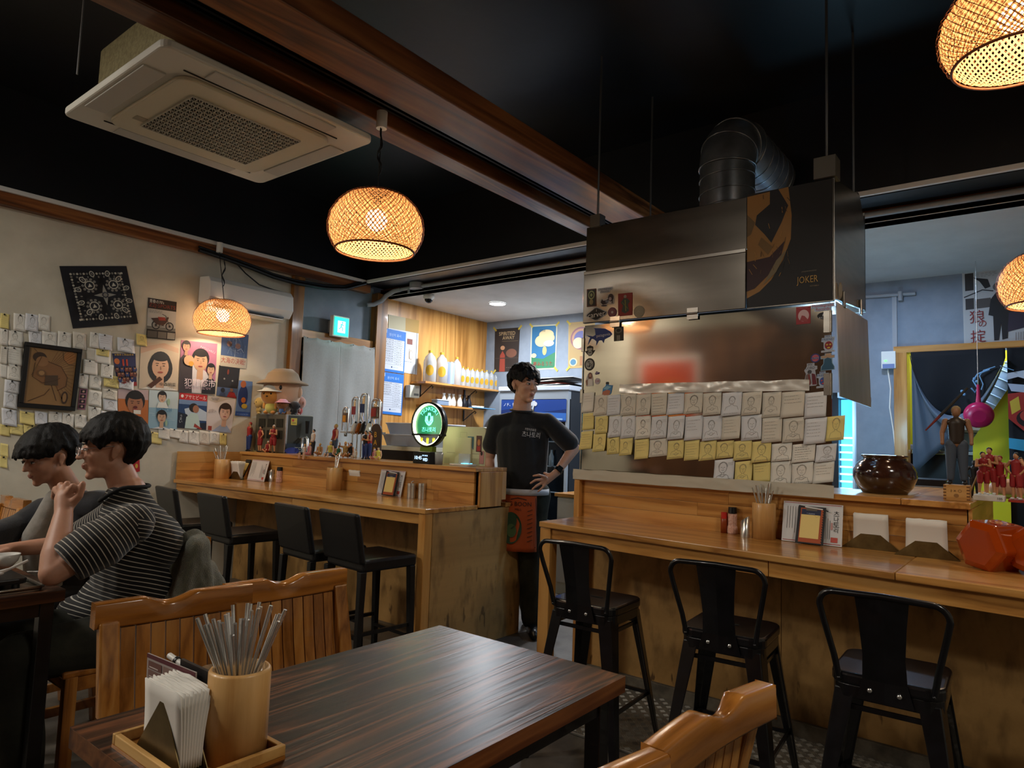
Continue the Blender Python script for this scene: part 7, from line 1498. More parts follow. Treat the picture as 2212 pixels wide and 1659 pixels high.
# ================================================================= FAR ROOM, SEEN OVER THE RIGHT LEDGE
t = thing('side_fridge', 'tall drinks fridge with glowing cyan-white racks beside the hood', 'fridge', (5.9, 1.5, 0))
M().box(5.62, 6.2, 1.26, 1.95, .0, 1.74).build('cabinet', mat('fridge_dark'), t, True)
M().box(5.60, 5.66, 1.145, 1.16, .2, 1.70).build('door_edge', mat('fridge_white'), t, True); M().box(5.60, 6.2, 1.14, 1.262, 1.70, 1.74).build('top_bar', mat('fridge_white'), t, True)
M().box(5.70, 5.72, 1.165, 1.258, .25, 1.69).build('lit_back', mat('fridge_glow', '5cc8f0', .5, emit='4cc4f4', es=1.3), t, True)
b = M(); 
for i in range(15): b.box(5.66, 5.68, 1.165, 1.258, .62+.055*i, .632+.055*i)
b.build('wire_rack', mat('rack_glow', 'd8f4ff', .5, emit='c4f0ff', es=3), t, True, kind='stuff')
M().box(5.62, 6.2, 1.14, 1.2615, .0, .25).build('base', mat('fridge_dark'), t, True)
point('side_fridge_glow', (5.40, 1.0, 1.5), 16, (.35, .72, 1), .15)
t = thing('gas_detector', 'white wall box with a green light and a trailing cord', 'detector', at(1920, 778, X=6.55)); p = at(1920, 778, X=6.55)
M().box(6.53, 6.588, p.y-.055, p.y+.055, p.z-.075, p.z+.075).build('box_body', whiteplastic, t, True, bevel=.005); M().box(6.527, 6.53, p.y-.045, p.y+.045, p.z-.072, p.z-.035).build('label', mat('red_blue_label', '6c7ca8', .5), t, True)
M().box(6.526, 6.53, p.y+.012, p.y+.03, p.z-.012, p.z-.002).build('led', mat('led_green', '58ff60', .4, emit='58ff60', es=3), t, True)
M().tube([at(x, y, X=6.575) for x, y in ((1918, 798), (1924, 840), (1922, 880), (1930, 930), (1936, 985), (1940, 1050))], .006, 6).build('cord', whiteplastic, t, True)
t = thing('cable_duct', 'vertical white cable duct above the gas detector', 'duct', at(1928, 700, X=6.58)); a, b_ = at(1932, 637, X=6.58), at(1924, 760, X=6.58)
M().box(6.572, 6.588, a.y-.018, a.y+.018, b_.z, a.z).build('duct', greyplastic, t, True); M().cyl(at(1860, 642, X=6.57), at(1978, 634, X=6.57), .016, None, 10).build('pipe', greyplastic, t, True)
M().cyl((6.56, at(1945, 640, X=6.56).y, a.z-.06), (6.56, at(1945, 640, X=6.56).y, a.z+.02), .02, None, 10).build('junction', greyplastic, t, True)
blackcloth = mat('noren_black', '0b0c12', .85)
def grid_cloth(name, label, cat, f, n, k, m, th=.002):
    vs = [f(i/n, j/k) for i in range(n+1) for j in range(k+1)]; t = thing(name, label, cat, vs[0]); b = M(); b.add(vs, [(i*(k+1)+j, i*(k+1)+j+1, (i+1)*(k+1)+j+1, (i+1)*(k+1)+j) for i in range(n) for j in range(k)], True)
    o = b.build('cloth', m, t, True); s = o.modifiers.new('s', 'SOLIDIFY'); s.thickness = th; return t
yA, yB = at(1968, 766, X=6.52).y, at(2172, 762, X=6.52).y; zT = 2.14
def swag(u, v):
    y = yA+(yB-yA)*u; low = zT-.10-.47*(1-abs(2*u-.86)**1.7 if u < .86 else 1-abs((u-.43)/.57)**1.7)
    low = zT-.03-.50*max(0, sin(pi*min(1, (u*.98)**.85)))**.8
    return V((6.50-.04*v*sin(u*9), y, zT+(low-zT)*v))
T_ = grid_cloth('noren_curtain', 'black curtain swag with pale blue line art in the far doorway', 'curtain', swag, 30, 12, blackcloth)
def fold(u, v):
    y = yA+(yB-yA)*u; low = zT-.03-.50*max(0, sin(pi*min(1, (u*.98)**.85)))**.8; return V((6.485-.05*sin(pi*v), y, low-.01-.10*v*sin(pi*u)**.6+.01))
b = M(); vs = [fold(i/30, j/6) for i in range(31) for j in range(7)]; b.add(vs, [(i*7+j, i*7+j+1, i*7+j+8, i*7+j+7) for i in range(30) for j in range(6)], True).build('folded_hem', mat('noren_back', '5c6878', .8), T_, True)
def leftdrop(u, v): return V((6.50+.02*sin(u*14+v*3), yA+.02-(.16+.12*v*0)*u-.03*v*u*2, zT-.04-(1.05)*v*(1-.55*u*0)))
grid_cloth('noren_curtain', 'pale folded drop of the curtain hanging at the left of the far doorway', 'curtain', lambda u, v: V((6.515+.012*sin(u*16), yA-.005-(.02+.30*v**1.2)*u, zT-.02-1.0*v*(1-.35*u))), 14, 14, mat('noren_pale', '4a525e', .8))
pgn = [(6.44, at(2108, 800, X=6.44).y, 0)]
b = M(); XN = 6.455
for path, w in ((((2138, 798), (2112, 808), (2102, 822), (2112, 838), (2106, 848), (2098, 838)), .012), (((2150, 792), (2125, 800), (2116, 812), (2124, 830), (2120, 842)), .008), (((2160, 790), (2190, 800)), .006)): b.tube([at(x, y, X=XN) for x, y in path], w*.6, 5)
for x, y in ((2105, 818), (2110, 824), (2078, 845), (2083, 852)): b.ball(at(x, y, X=XN), .012, 8, 6)
b.build('line_art', mat('noren_blue', '6c94b8', .7), T_, True)
def rdrop(u, v): return V((6.50+.015*sin(u*10), yB-.01-.55*u, zT-1.0*v))
T3 = grid_cloth('noren_curtain', 'right half of the black curtain with red, white and yellow shapes', 'curtain', rdrop, 16, 10, blackcloth)
pg = Page([(6.475, yB-.01, zT), (6.475, yB-.56, zT), (6.475, yB-.56, zT-1.0), (6.475, yB-.01, zT-1.0)], 0)
pg.poly([(.0, .25), (.12, .23), (.3, .27), (.5, .26), (.5, .20), (.2, .18), (0, .2)], 'b8c0cc'); pg.poly([(0, .36), (.3, .34), (.6, .4), (.6, .62), (.2, .66), (0, .55)], '9c2a24'); pg.poly([(.02, .42), (.12, .38), (.14, .48), (.04, .52)], 'c8b03c'); pg.poly([(0, .28), (.3, .30), (.5, .34), (.3, .36), (.04, .34)], 'a8b4c8'); pg.poly([(0, .70), (.3, .72), (.5, .75), (.2, .80), (0, .78)], '2c8cb0'); pg.ell(.25, .55, .16, .07, '1a1014'); pg.ell(.25, .53, .12, .05, 'a83c34')
pg.m.build('print', None, T3, True)
t = thing('far_duct', 'blue-lit ribbed duct slanting across the far room', 'duct', (7.2, .6, 1.8))
a, b_ = at(2215, 770, X=7.3), at(2085, 960, X=7.3); cl = mat('ribbed_pale_duct', '9fb8d4', .35, .3)
M().tube([a, b_, b_+V((0, 0, -.6))], .10, 20).build('pipe', cl, t, True)
d = (b_-a).normalized()
for i in range(12): M().tube(rib(a.lerp(b_, (i+.5)/12), d, .103), .006, 5, closed=True).build('seam_ring', cl, t, True)
t = thing('sink_table', 'steel sink table with dishes in the far room', 'table', (6.95, .9, 0))
a = at(2060, 975, X=6.8)
M().box(6.76, 7.3, .10, 1.25, a.z-.03, a.z).build('tabletop', steel, t, True, bevel=.004); M().box(6.80, 7.28, .14, 1.22, .0, a.z-.031).build('cabinet', blackplastic, t, True)
M().box(6.80, 7.1, .95, 1.2, a.z+.001, a.z+.05).build('tub', mat('lilac_tub', '6c6c88', .5), t, True, bevel=.01)
t = thing('upright_machine', 'grey kitchen machine with papers on top in the far room', 'machine', (7.1, .5, 0)); a = at(2125, 935, X=6.9)
M().box(6.92, 7.35, .35, .75, at(2060, 975, X=6.8).z+.001, a.z).build('body', mat('machine_blue_grey', '7488a0', .4, .3), t, True, bevel=.01); M().box(6.88, 7.38, .31, .79, a.z, a.z+.02).build('top', greyplastic, t, True); M().box(6.95, 7.2, .4, .7, a.z+.021, a.z+.05).build('paper_pile', paper3, t, True)
t = thing('yellow_panel', 'bright yellow slanting-topped panel seen through the far doorway', 'panel', (6.74, .37, 0))
M().prism([(6.735, .25, 0), (6.735, .505, 0), (6.735, .492, 1.43), (6.735, .25, 1.84)], (.02, 0, 0)).build('board', mat('yellow_board', 'dcd018', .6), t, True)
PN = thing('hanging_pan', 'pink frying pan hanging by its handle in front of the curtain', 'pan', at(2113, 892, X=6.2)); c = at(2114, 896, X=6.2)
rp = .098; ax = V((-.93, -.1, -.25)).normalized(); A_ = ax.orthogonal().normalized(); B_ = ax.cross(A_)
b = M(); vs = []
for r_, h_ in ((rp, 0), (rp*.97, .03), (rp*.80, .055), (rp*.45, .062)): vs += [c+ax*h_+(A_*cos(2*pi*i/32)+B_*sin(2*pi*i/32))*r_ for i in range(32)]
b.add(vs, [(k_*32+i, k_*32+(i+1) % 32, (k_+1)*32+(i+1) % 32, (k_+1)*32+i) for k_ in range(3) for i in range(32)], True); b.add(vs[-32:], [tuple(range(32))], False); b.add([v-ax*.0 for v in vs[:32]], [tuple(range(31, -1, -1))], False)
b.build('pan_body', mat('pan_pink', 'a81c4c', .3), PN, True); M().tube([c+V((0, 0, rp*.9)), c+V((0, 0, rp+.05)), c+V((0, 0, rp+.13))], .013, 10, rad=[.020, .013, .010]).build('handle', mat('pan_pink'), PN, True)
M().tube([c+V((0, 0, rp+.12)), (c.x, c.y, 2.784)], .003, 6).build('hook_wire', chrome, PN, True)
t = thing('equipment_box', 'black equipment box behind the wooden sake box', 'box', at(2000, 1060, X=4.5)); p = at(2000, 1050, X=4.66)
M().box(4.66, 4.9, p.y-.10, p.y+.10, .0, 1.15).build('body', blackplastic, t, True, bevel=.004)
for i in range(6): M().box(4.655, 4.66, p.y-.09, p.y+.09, 1.03+.015*i, 1.036+.015*i).build('vent', greyplastic, t, True)

# ================================================================= PEOPLE
import numpy as np
_rg = np.random.RandomState(4); _WD = _rg.normal(size=(9, 3)); _WP = _rg.uniform(0, 6.28, 9)
def nz(p, fx, fy=None, fz=None):   # smooth pseudo-noise on an (n, 3) array, about -.7 to .7
    q = p*np.array([fx, fy or fx, fz or fx]); return np.sin(q @ _WD.T*1.1+_WP+.8*np.sin(q[:, [1, 2, 0]] @ _WD.T*.9)).mean(axis=1)*1.6
def mat_np(T): return np.array([[T[i][j] for j in range(4)] for i in range(4)])
def xf(T, p): m = mat_np(T); return p @ m[:3, :3].T + m[:3, 3]
def grow(b, name, mats, parent, voxel=.005, smooth=4, paint=None, fold=None, attr=None, label=None):
    """fuse overlapping forms into one continuous skin"""
    me = bpy.data.meshes.new(name); iv = WM[parent.name].inverted()
    me.from_pydata([tuple(iv @ v) for v in b.v], [], b.f); o = bpy.data.objects.new(name, me)
    r = o.modifiers.new('r', 'REMESH'); r.mode = 'VOXEL'; r.voxel_size = voxel; r.use_smooth_shade = True
    s = o.modifiers.new('s', 'SMOOTH'); s.iterations = smooth; s.factor = .5
    m2 = bpy.data.meshes.new_from_object(evaluate(o)); TCOL.objects.unlink(o); o.modifiers.clear(); o.data = m2; bpy.data.meshes.remove(me); m2.name = name
    COL.objects.link(o); W = WM[parent.name]; n = len(m2.vertices)
    m2.materials.clear()
    for m in mats: m2.materials.append(m)
    co = np.empty(n*3, np.float32); m2.vertices.foreach_get('co', co); co = co.reshape(-1, 3).astype(float)
    if fold:
        nn = np.empty(n*3, np.float32); m2.vertices.foreach_get('normal', nn); co = co+nn.reshape(-1, 3)*fold(xf(W, co))[:, None]; m2.vertices.foreach_set('co', co.astype(np.float32).ravel())
    if attr: a = m2.attributes.new('band', 'FLOAT', 'POINT'); a.data.foreach_set('value', attr(xf(W, co)).astype(np.float32))
    if paint:
        k = len(m2.polygons); pc = np.empty(k*3, np.float32); m2.polygons.foreach_get('center', pc); m2.polygons.foreach_set('material_index', paint(xf(W, pc.reshape(-1, 3).astype(float))).astype(np.int32))
    m2.polygons.foreach_set('use_smooth', [True]*len(m2.polygons)); m2.update()
    o.parent = parent; WM[o.name] = W.copy()
    if label: o['label'] = label
    return o
def dt(w, v): return w @ np.array(list(v))
def skinmat(name, c, c2):
    m = noisy(name, c, c2, 14, .48, .12, bd=.001); P = m.node_tree.nodes['Principled BSDF']; P.inputs['Subsurface Weight'].default_value = .12; P.inputs['Subsurface Radius'].default_value = (.02, .008, .004); return m
skinA = skinmat('skin_light', 'bd8c72', 'c89a80'); skinB = skinmat('skin_warm', 'b5856c', 'c09078')
lipm = mat('lips', '9c6658', .5); eyew = mat('eye_white', 'cfc9c2', .25); irism = mat('iris_dark', '120b08', .2)
hairm = noisy('black_hair', '040304', '0a0807', 60, .58, .7, detail=3, stretch=(1, 1, .25), bd=.003); hairm.node_tree.nodes['Principled BSDF'].inputs['Specular IOR Level'].default_value = .28
def frame(c, f, up=(0, 0, 1), roll=0.):
    f = V(f).normalized(); l = V(up).cross(f).normalized(); u = f.cross(l)
    m = Matrix(((f.x, l.x, u.x, c[0]), (f.y, l.y, u.y, c[1]), (f.z, l.z, u.z, c[2]), (0, 0, 0, 1)))
    return m @ Matrix.Rotation(roll, 4, 'X')
def head(b, T, s=1., neck=None):
    b.X = T @ Matrix.Scale(s, 4)
    b.ball((-.012, 0, .042), (.094, .076, .088), 28, 18).ball((.026, 0, -.010), (.060, .061, .082), 24, 16).ball((.034, 0, -.060), (.046, .047, .040), 20, 14).ball((.066, 0, -.089), (.017, .022, .016), 14, 10)
    b.ball((.000, 0, -.045), (.06, .058, .04), 20, 12)
    b.ball((.070, 0, .032), (.016, .044, .012), 16, 10)
    b.capsule((.086, 0, .020), .0075, (.104, 0, -.015), .0115, 12)
    for q in (-1, 1):
        b.ball((.097, q*.011, -.018), .0075, 10, 8).ball((.050, q*.034, -.012), (.030, .024, .030), 14, 10)
        b.ball((-.010, q*.080, .002), (.017, .006, .031), 14, 10, Euler((0, R(-12), R(q*18))).to_matrix()); b.ball((-.016, q*.085, .012), (.016, .006, .020), 12, 8); b.ball((-.004, q*.079, -.022), (.008, .006, .010), 10, 8)
        b.ball((.0765, q*.031, .0205), (.010, .019, .006), 12, 8)
    b.ball((.0855, 0, -.0455), (.011, .022, .0058), 16, 8).ball((.0835, 0, -.0560), (.011, .019, .0065), 16, 8)
    b.X = Matrix.Identity(4)
def face_paint(T, s=1.):
    Ti = (T @ Matrix.Scale(s, 4)).inverted()
    def f(w):
        p = xf(Ti, w); return (np.abs(p[:, 1]) < .020*(1-np.abs(p[:, 2]+.0505)/.016)) & (p[:, 2] > -.0600) & (p[:, 2] < -.0425) & (p[:, 0] > .083)
    return f
def eyes(T, s, parent, look=0., lid=.5):
    for q in (-1, 1):
        b = M(); b.X = T @ Matrix.Scale(s, 4); b.use(eyew, True); b.ball((.0835, q*.031, .0125), (.0065, .0135, .0050*lid*2), 16, 10)
        b.use(irism, True); b.ball((.0882, q*.031+look*.006, .0125), (.0028, .0062, .0046), 12, 8)
        b.ball((.0862, q*.031, .0180), (.0042, .0155, .0016), 12, 6); b.build('eye', None, parent, True)
        b = M(); b.X = T @ Matrix.Scale(s, 4); b.ball((.0845, q*.034, .0365), (.0045, .0185, .0038), 14, 8, Euler((R(q*6), 0, 0)).to_matrix()); b.build('eyebrow', hairm, parent, True)
def hair(T, s, parent, endz, vol=(.110, .094, .104), n=150, mess=.004, seed=1, front=0., crown=(-.035, 0), cz=.046, voxel=.0042, rmax=.016):
    rn = random.Random(seed); b = M(); b.X = T @ Matrix.Scale(s, 4); C = V((-.018, 0, cz))
    b.ball((-.022, 0, cz+.010), (vol[0]*.90, vol[1]*.90, vol[2]*.84), 28, 16)   # trimmed below by the locks' lengths
    vs = b.v; 
    # keep only the part of the cap above the hairline
    Ti = b.X.inverted()
    for i, v in enumerate(vs):
        p = Ti @ v; a = math.atan2(p.y, p.x+.018); lim = endz(a)+.018
        if p.z < lim: k = .62; vs[i] = b.X @ V((C.x+(p.x-C.x)*k, p.y*k, max(p.z, lim-.0)))
    for i in range(n):
        a = 2*pi*i/n+rn.uniform(-.05, .05); ze = endz(a)+rn.uniform(-.008, .008); pts = []; rad = []
        t1 = math.acos(max(-.97, min(.97, (ze-C.z)/(vol[2])))); sc = rn.uniform(.92, 1.02); tw = rn.uniform(-.25, .25); k = 9
        for j in range(k+1):
            u = j/k; th = .12+(t1-.12)*u; aa = a+tw*(1-u)
            p = C+V((vol[0]*sin(th)*cos(aa), vol[1]*sin(th)*sin(aa), vol[2]*cos(th)))*sc
            p.x += front*max(0, cos(a))*u**2; p += V((rn.uniform(-1, 1), rn.uniform(-1, 1), rn.uniform(-1, 1)))*mess
            p.x += crown[0]*(1-u)*.4; pts.append(p); rad.append(rmax*(.75 if j == 0 else 1)*(1-.72*u**2.2))
        b.tube(pts, .01, 6, rad=rad)
    return grow(b, 'hair', [hairm], parent, voxel, 2)
def hl(a, f, t, e, n):   # hairline: fringe, temple, over the ear, nape
    a = abs((a+pi) % (2*pi)-pi); P = ((0, f), (.6, f), (.95, t), (1.2, t), (1.35, e), (1.75, e), (2.1, n), (3.2, n))
    for (x0, y0), (x1, y1) in zip(P, P[1:]):
        if a <= x1: return y0+(y1-y0)*(a-x0)/(x1-x0)
    return n
def tri(u): return abs((u % 1)*2-1)

# ---------------------------------------------------------------- standing man
DM = 4.66
def mp(x, y, d=0.): return atd(x, y, DM+d)
foot = at(1143, 1372, Z=0)
PM = thing('person', 'standing man in a black T-shirt and orange waist apron with one hand on his hip', 'person', (foot.x+.08, foot.y+.02, 0))
hc = mp(1134, 837); cdir = (EYE-hc); cdir.z = 0; cdir.normalize(); rdir = V((-cdir.y, cdir.x, 0))  # image right
if rdir.dot(R_) < 0: rdir = -rdir
fh = (cdir*cos(R(34))+rdir*sin(R(34))).normalized(); Th = frame(hc+V((0, 0, .005)), fh + V((0, 0, -.03)), roll=R(-2))
b = M(); SH = 1.05
head(b, Th, SH)
nb = mp(1127, 885, .02); b.capsule(hc+V((0, 0, -.05))-fh*.018, .058, nb, .064, 16)
shR, shL = mp(1073, 913, .06), mp(1182, 910, -.01); ch = mp(1128, 950, .03); wa = mp(1130, 1045, .03); hp = mp(1132, 1075, .03)
b.capsule(nb, .06, ch, .11); b.capsule(shR, .052, shL, .052); b.capsule(ch, .125, wa, .115); b.capsule(wa, .12, hp, .125)
elL, wrL, haL = mp(1240, 968, .03), mp(1203, 1020, -.10), mp(1179, 1040, -.14)
b.capsule(shL, .052, elL, .040, 14); b.capsule(elL, .041, wrL, .026, 14)
b.capsule(wrL, .026, haL, .024, 12)
K = [(1178, 1030), (1171, 1036), (1170, 1043), (1176, 1049)]; Tp = [(1152, 1028), (1146, 1044), (1150, 1057), (1162, 1062)]; Md = [(1164, 1026), (1157, 1037), (1158, 1050), (1168, 1057)]
for k_, m_, t_, rr_ in zip(K, Md, Tp, (.0095, .0098, .0095, .0085)):
    kk, mm, tt = mp(*k_, -.16), mp(*m_, -.175), mp(*t_, -.165); b.capsule(haL, .017, kk, .011, 10); b.capsule(kk, rr_+.0005, mm, rr_, 10); b.capsule(mm, rr_, tt, rr_*.82, 10)
b.capsule(wrL, .02, mp(1187, 1027, -.12), .014, 10); b.capsule(mp(1187, 1027, -.12), .013, mp(1176, 1022, -.10), .010, 10)
elR, wrR = mp(1056, 990, .08), mp(1062, 1055, -.02); b.capsule(shR, .052, elR, .040, 14); b.capsule(elR, .040, wrR, .027, 12); b.capsule(wrR, .026, wrR+V((0, 0, -.09)), .022, 12)
for k_ in range(4): q = wrR+V((-.01+.0*k_, .028-.018*k_, -.09)); b.capsule(q, .010, q+V((-.01, 0, -.075+.01*abs(k_-1))), .008, 8)
b.capsule(wrR+V((-.01, -.02, -.03)), .012, wrR+V((-.04, -.03, -.085)), .009, 8)
lh = V((0, 0, -.07)); feet = []
for q, (fx_, fy_) in ((1, (foot.x+.02, foot.y)), (-1, (foot.x+.22, foot.y+.16))):
    h_ = hp + rdir*q*.075; kn = V((fx_*.55+h_.x*.45-.03, fy_*.55+h_.y*.45, .50)); an = V((fx_+.03, fy_+.02, .09)); b.capsule(h_, .088, kn, .058, 14); b.capsule(kn, .056, an, .040, 14); feet.append((kn, an, h_))
grow(b, 'body', [skinA, lipm], PM, .0052, 5, face_paint(Th, SH))
eyes(Th, SH, PM, .6, .42)
hair(Th, SH, PM, lambda a: hl(a, .054, .030, .046, -.046)+.008*sin(a*9), (.108, .094, .102), 210, .0075, 5, .012, voxel=.0045, rmax=.014)
shirtk = noisy('black_tee', '08080a', '0f0f12', 40, .9, .3, sheen=.3, bd=.002)
b = M(); b.capsule(nb+V((0, 0, -.035)), .070, ch, .130); b.capsule(nb+V((0, 0, -.03)), .045, shL, .055, 14); b.capsule(nb+V((0, 0, -.03)), .045, shR, .055, 14); b.capsule(shR, .058, shL, .058, 16); b.capsule(ch, .150, mp(1131, 1000, .03), .150, 18); b.capsule(mp(1131, 1000, .03), .148, mp(1130, 1030, .03), .142, 18)
for sx in (-1, 1): b.capsule(ch+rdir*sx*.07, .115, mp(1130, 1022, .03)+rdir*sx*.055, .112, 16)
b.capsule(shL, .060, shL.lerp(elL, .80), .070, 16); b.capsule(shR, .060, shR.lerp(elR, .62), .068, 16)
def fold_m(w): return .005*nz(w, 9, 9, 5)+.003*nz(w, 22, 22, 12)
ni = nb-V((0, 0, .005))
for i, v in enumerate(b.v):    # open neckline: keep cloth below the neck ring
    if v.z > nb.z+.0: b.v[i] = V((v.x, v.y, nb.z+.0))
grow(b, 't_shirt', [shirtk], PM, .008, 3, None, fold_m)
b = M(); nr = [nb+V((0, 0, -.003-.012*cos(a)*1))+(cdir*cos(a)*.075+rdir*sin(a)*.078) for a in [2*pi*i/24 for i in range(24)]]; b.tube(nr, .006, 6, closed=True).build('collar', shirtk, PM, True)
cp = mp(1147, 938, -.14); pg = Page([mp(1128, 922, -.145), mp(1168, 925, -.145), mp(1166, 950, -.145), mp(1127, 947, -.145)], 0); wh = flat('c9c9cc')
pg.text('가정식선술집', .45, .18, .22, wh, rot=3, wmax=.6); pg.text('츠나토리', .5, .62, .5, wh, rot=2, wmax=.98); pg.m.build('shirt_logo', None, PM, True, label='white Korean brush lettering')
tr = noisy('camo_trousers', '17170f', '2c2c1e', 9, .9, .3, bd=.004); b = M()
for kn, an, h_ in feet: b.capsule(h_+V((0, 0, .02)), .105, kn, .085, 16); b.capsule(kn, .085, an+V((0, 0, .0)), .070, 16)
b.capsule(hp+V((0, 0, .03)), .13, hp, .125, 18); grow(b, 'trousers', [tr], PM, .010, 3, None, lambda w: .007*nz(w, 8, 8, 14))
for kn, an, h_ in feet:
    b = M(); d_ = (cdir+rdir*.1).normalized(); b.ball(an+V((0, 0, -.03)), (.05, .05, .05)); b.capsule(V((an.x, an.y, .042)), .042, V((an.x, an.y, .035))+d_*.15, .034, 14); b.capsule(V((an.x, an.y, .03))+d_*-.03, .030, V((an.x, an.y, .025))+d_*.17, .025, 12); grow(b, 'shoe', [blackplastic], PM, .006, 2)
# apron
def apr(u, v): 
    a = R(-80+160*u); c = hp+V((0, 0, .06)); rr_ = .165+.02*v; return c+(cdir*cos(a)*rr_+rdir*sin(a)*rr_*1.05)+V((0, 0, -.40*v))+cdir*.006*sin(u*30+v*3)*v
vs = [apr(.02+.66*i/20, .0+j/14) for i in range(21) for j in range(15)]; b = M(); b.add(vs, [(i*15+j, i*15+j+1, i*15+j+16, i*15+j+15) for i in range(20) for j in range(14)], True); ap = b.build('apron', mat('apron_orange', 'a8491a', .8), PM, True); s = ap.modifiers.new('s', 'SOLIDIFY'); s.thickness = .003
b = M(); wf = [apr(.02+.96*i/24, j*.10-.02)+cdir*.006 for i in range(25) for j in range(2)]; b.add(wf, [(2*i, 2*i+1, 2*i+3, 2*i+2) for i in range(24)], True); o = b.build('apron_band', mat('apron_band_white', 'b4b4b8', .8), PM, True); s = o.modifiers.new('s', 'SOLIDIFY'); s.thickness = .004
class Cloth(Page):
    def __init__(s): s.m = M(); s.lay = 1; s.w = .30; s.h = .40
    def P(s, u, v, k=None):
        a = R(-80+160*(.02+.66*u)); return apr(.02+.66*u, v)+(cdir*cos(a)+rdir*sin(a))*(.005+.0006*(s.lay if k is None else k))
ag = Cloth(); ag.text('BIG BOON', .60, .22, .07, '2c1a10', wmax=.55); ag.text('MILL', .62, .31, .035, '2c1a10'); ag.line([(.45, .15), (.6, .12), (.78, .15)], .015, '2c1a10')
ag.line([(.97, .12), (.99, .5), (.97, .93), (.05, .93)], .014, '3c1c0c')
ag.ell(.48, .62, .22, .26, '2c4630', 24); ag.ell(.48, .50, .12, .14, '2c4630', 20); ag.ell(.50, .66, .10, .11, '4c6440')
for i in range(8): ag.line([(.80, .34+.07*i), (.90, .31+.07*i)], .014, '3c1c0c')
ag.m.build('apron_print', None, PM, True)
d_ = (wrL-elL).normalized(); wc = wrL-d_*.015
M().cyl(wc-d_*.012, wc+d_*.012, .031, .030, 20).build('watch_strap', blackplastic, PM, True)
b = M(); nrm = (cdir-d_*cdir.dot(d_)).normalized(); sd = nrm.cross(d_); o_ = wc+nrm*.030
b.hexa([o_+sd*x+d_*y+nrm*z for z in (0, .009) for x, y in ((-.019, -.021), (.019, -.021), (.019, .021), (-.019, .021))]).build('watch_face', mat('watch_glass', '050507', .08), PM, True, bevel=.004)

# ---------------------------------------------------------------- customer with glasses, striped T-shirt
D1 = 2.68
def ap_(x, y, d=0.): return atd(x, y, D1+d)
hipc = ap_(318, 1318, .02); P1 = thing('person', 'seated customer with glasses and a black and white striped T-shirt, fist under his chin', 'person', (hipc.x, hipc.y, 0))
hc = ap_(236, 977); fwd = V((-.97, .22, 0)); Th = frame(hc, fwd+V((0, 0, -.06)), roll=R(3)); s1 = .99
el = at(114, 1238, Z=.795); b = M(); head(b, Th, s1)
nk = ap_(276, 1064, .01); b.capsule(hc-Th.to_3x3() @ V((.022, 0, .045)), .052, nk, .060, 18)
near = V((EYE.x-nk.x, EYE.y-nk.y, 0)).normalized()
shn, shf = ap_(290, 1128, -.19), ap_(262, 1105, .17); chs = ap_(288, 1160, .01); bel = ap_(290, 1250, .01)
b.capsule(nk, .07, chs, .12); b.capsule(shn, .055, shf, .055); b.capsule(chs, .125, bel, .125); b.capsule(bel, .125, hipc, .13)
wr = atd(137, 1112, 2.43); b.capsule(shn, .056, el, .043, 16); b.capsule(el, .042, el.lerp(wr, .3), .047, 16); b.capsule(el.lerp(wr, .3), .047, wr, .031, 16)
hd = atd(140, 1078, 2.47); b.capsule(wr, .029, hd, .034, 14); b.ball(atd(146, 1072, 2.48), (.040, .030, .034), 16, 10)
for i, (kx, ky, mx_, my_, dd) in enumerate(((120, 1056, 112, 1074, .04), (131, 1048, 118, 1066, .02), (145, 1045, 134, 1060, -.0), (158, 1050, 152, 1066, -.02))):
    kn = atd(kx, ky, 2.47+dd); b.capsule(hd, .020, kn, .0125, 10); b.capsule(kn, .0125, atd(mx_+4, my_, 2.47+dd+.035), .011, 10); b.capsule(atd(mx_+4, my_, 2.47+dd+.035), .0108, atd(mx_+16, my_+8, 2.47+dd+.03), .0095, 10)
b.capsule(atd(154, 1088, 2.46), .018, atd(172, 1070, 2.455), .0135, 12); b.capsule(atd(172, 1070, 2.455), .013, atd(179, 1045, 2.46), .0115, 12)
elf = ap_(150, 1262, .22); elf.z = max(elf.z, .79); b.capsule(shf, .055, elf, .042, 14); hf = elf+V((-.22, -.02, .0)); b.capsule(elf, .040, hf, .028, 14); b.capsule(hf, .028, hf+V((-.07, 0, -.005)), .024, 10)
for k_ in range(4): q = hf+V((-.08, -.028+.019*k_, -.005)); b.capsule(q, .010, q+V((-.04, 0, 0)), .009, 8); b.capsule(q+V((-.04, 0, 0)), .009, q+V((-.065, 0, -.012)), .008, 8)
b.capsule(hf+V((-.03, -.03, 0)), .013, hf+V((-.075, -.05, -.004)), .010, 8)
hz = .50
H = V((hipc.x, hipc.y, hz)); KN = []
for q in (-1, 1):
    h_ = H+V((.0, q*.09, 0)); k_ = V((H.x-.44, H.y+q*.11+.06, .50)); a_ = V((H.x-.40, H.y+q*.12+.06, .09)); KN.append((h_, k_, a_)); b.capsule(h_, .09, k_, .060, 14); b.capsule(k_, .058, a_, .040, 14)
grow(b, 'body', [skinB, lipm], P1, .0050, 5, face_paint(Th, s1)); eyes(Th, s1, P1, 0, .4)
hair(Th, s1, P1, lambda a: hl(a, .050, .022, .046, -.088)+.005*sin(a*11), (.112, .098, .104), 230, .0052, 8, .006, voxel=.0045, rmax=.015)
def stripes(name):
    m = mat(name, '0a0a0d', .85, sheen=.2); P = m.node_tree.nodes['Principled BSDF']; a = N(m, 'ShaderNodeAttribute', attribute_name='band')
    f = N(m, 'ShaderNodeMath', operation='FRACT'); L(m, a.outputs['Fac'], f.inputs[0]); L(m, ramp(m, f.outputs[0], [(.0, '0a0a0d'), (.76, '0a0a0d'), (.80, 'b4aea2'), (.95, 'b4aea2'), (.985, '0a0a0d')]), P.inputs['Base Color']); return m
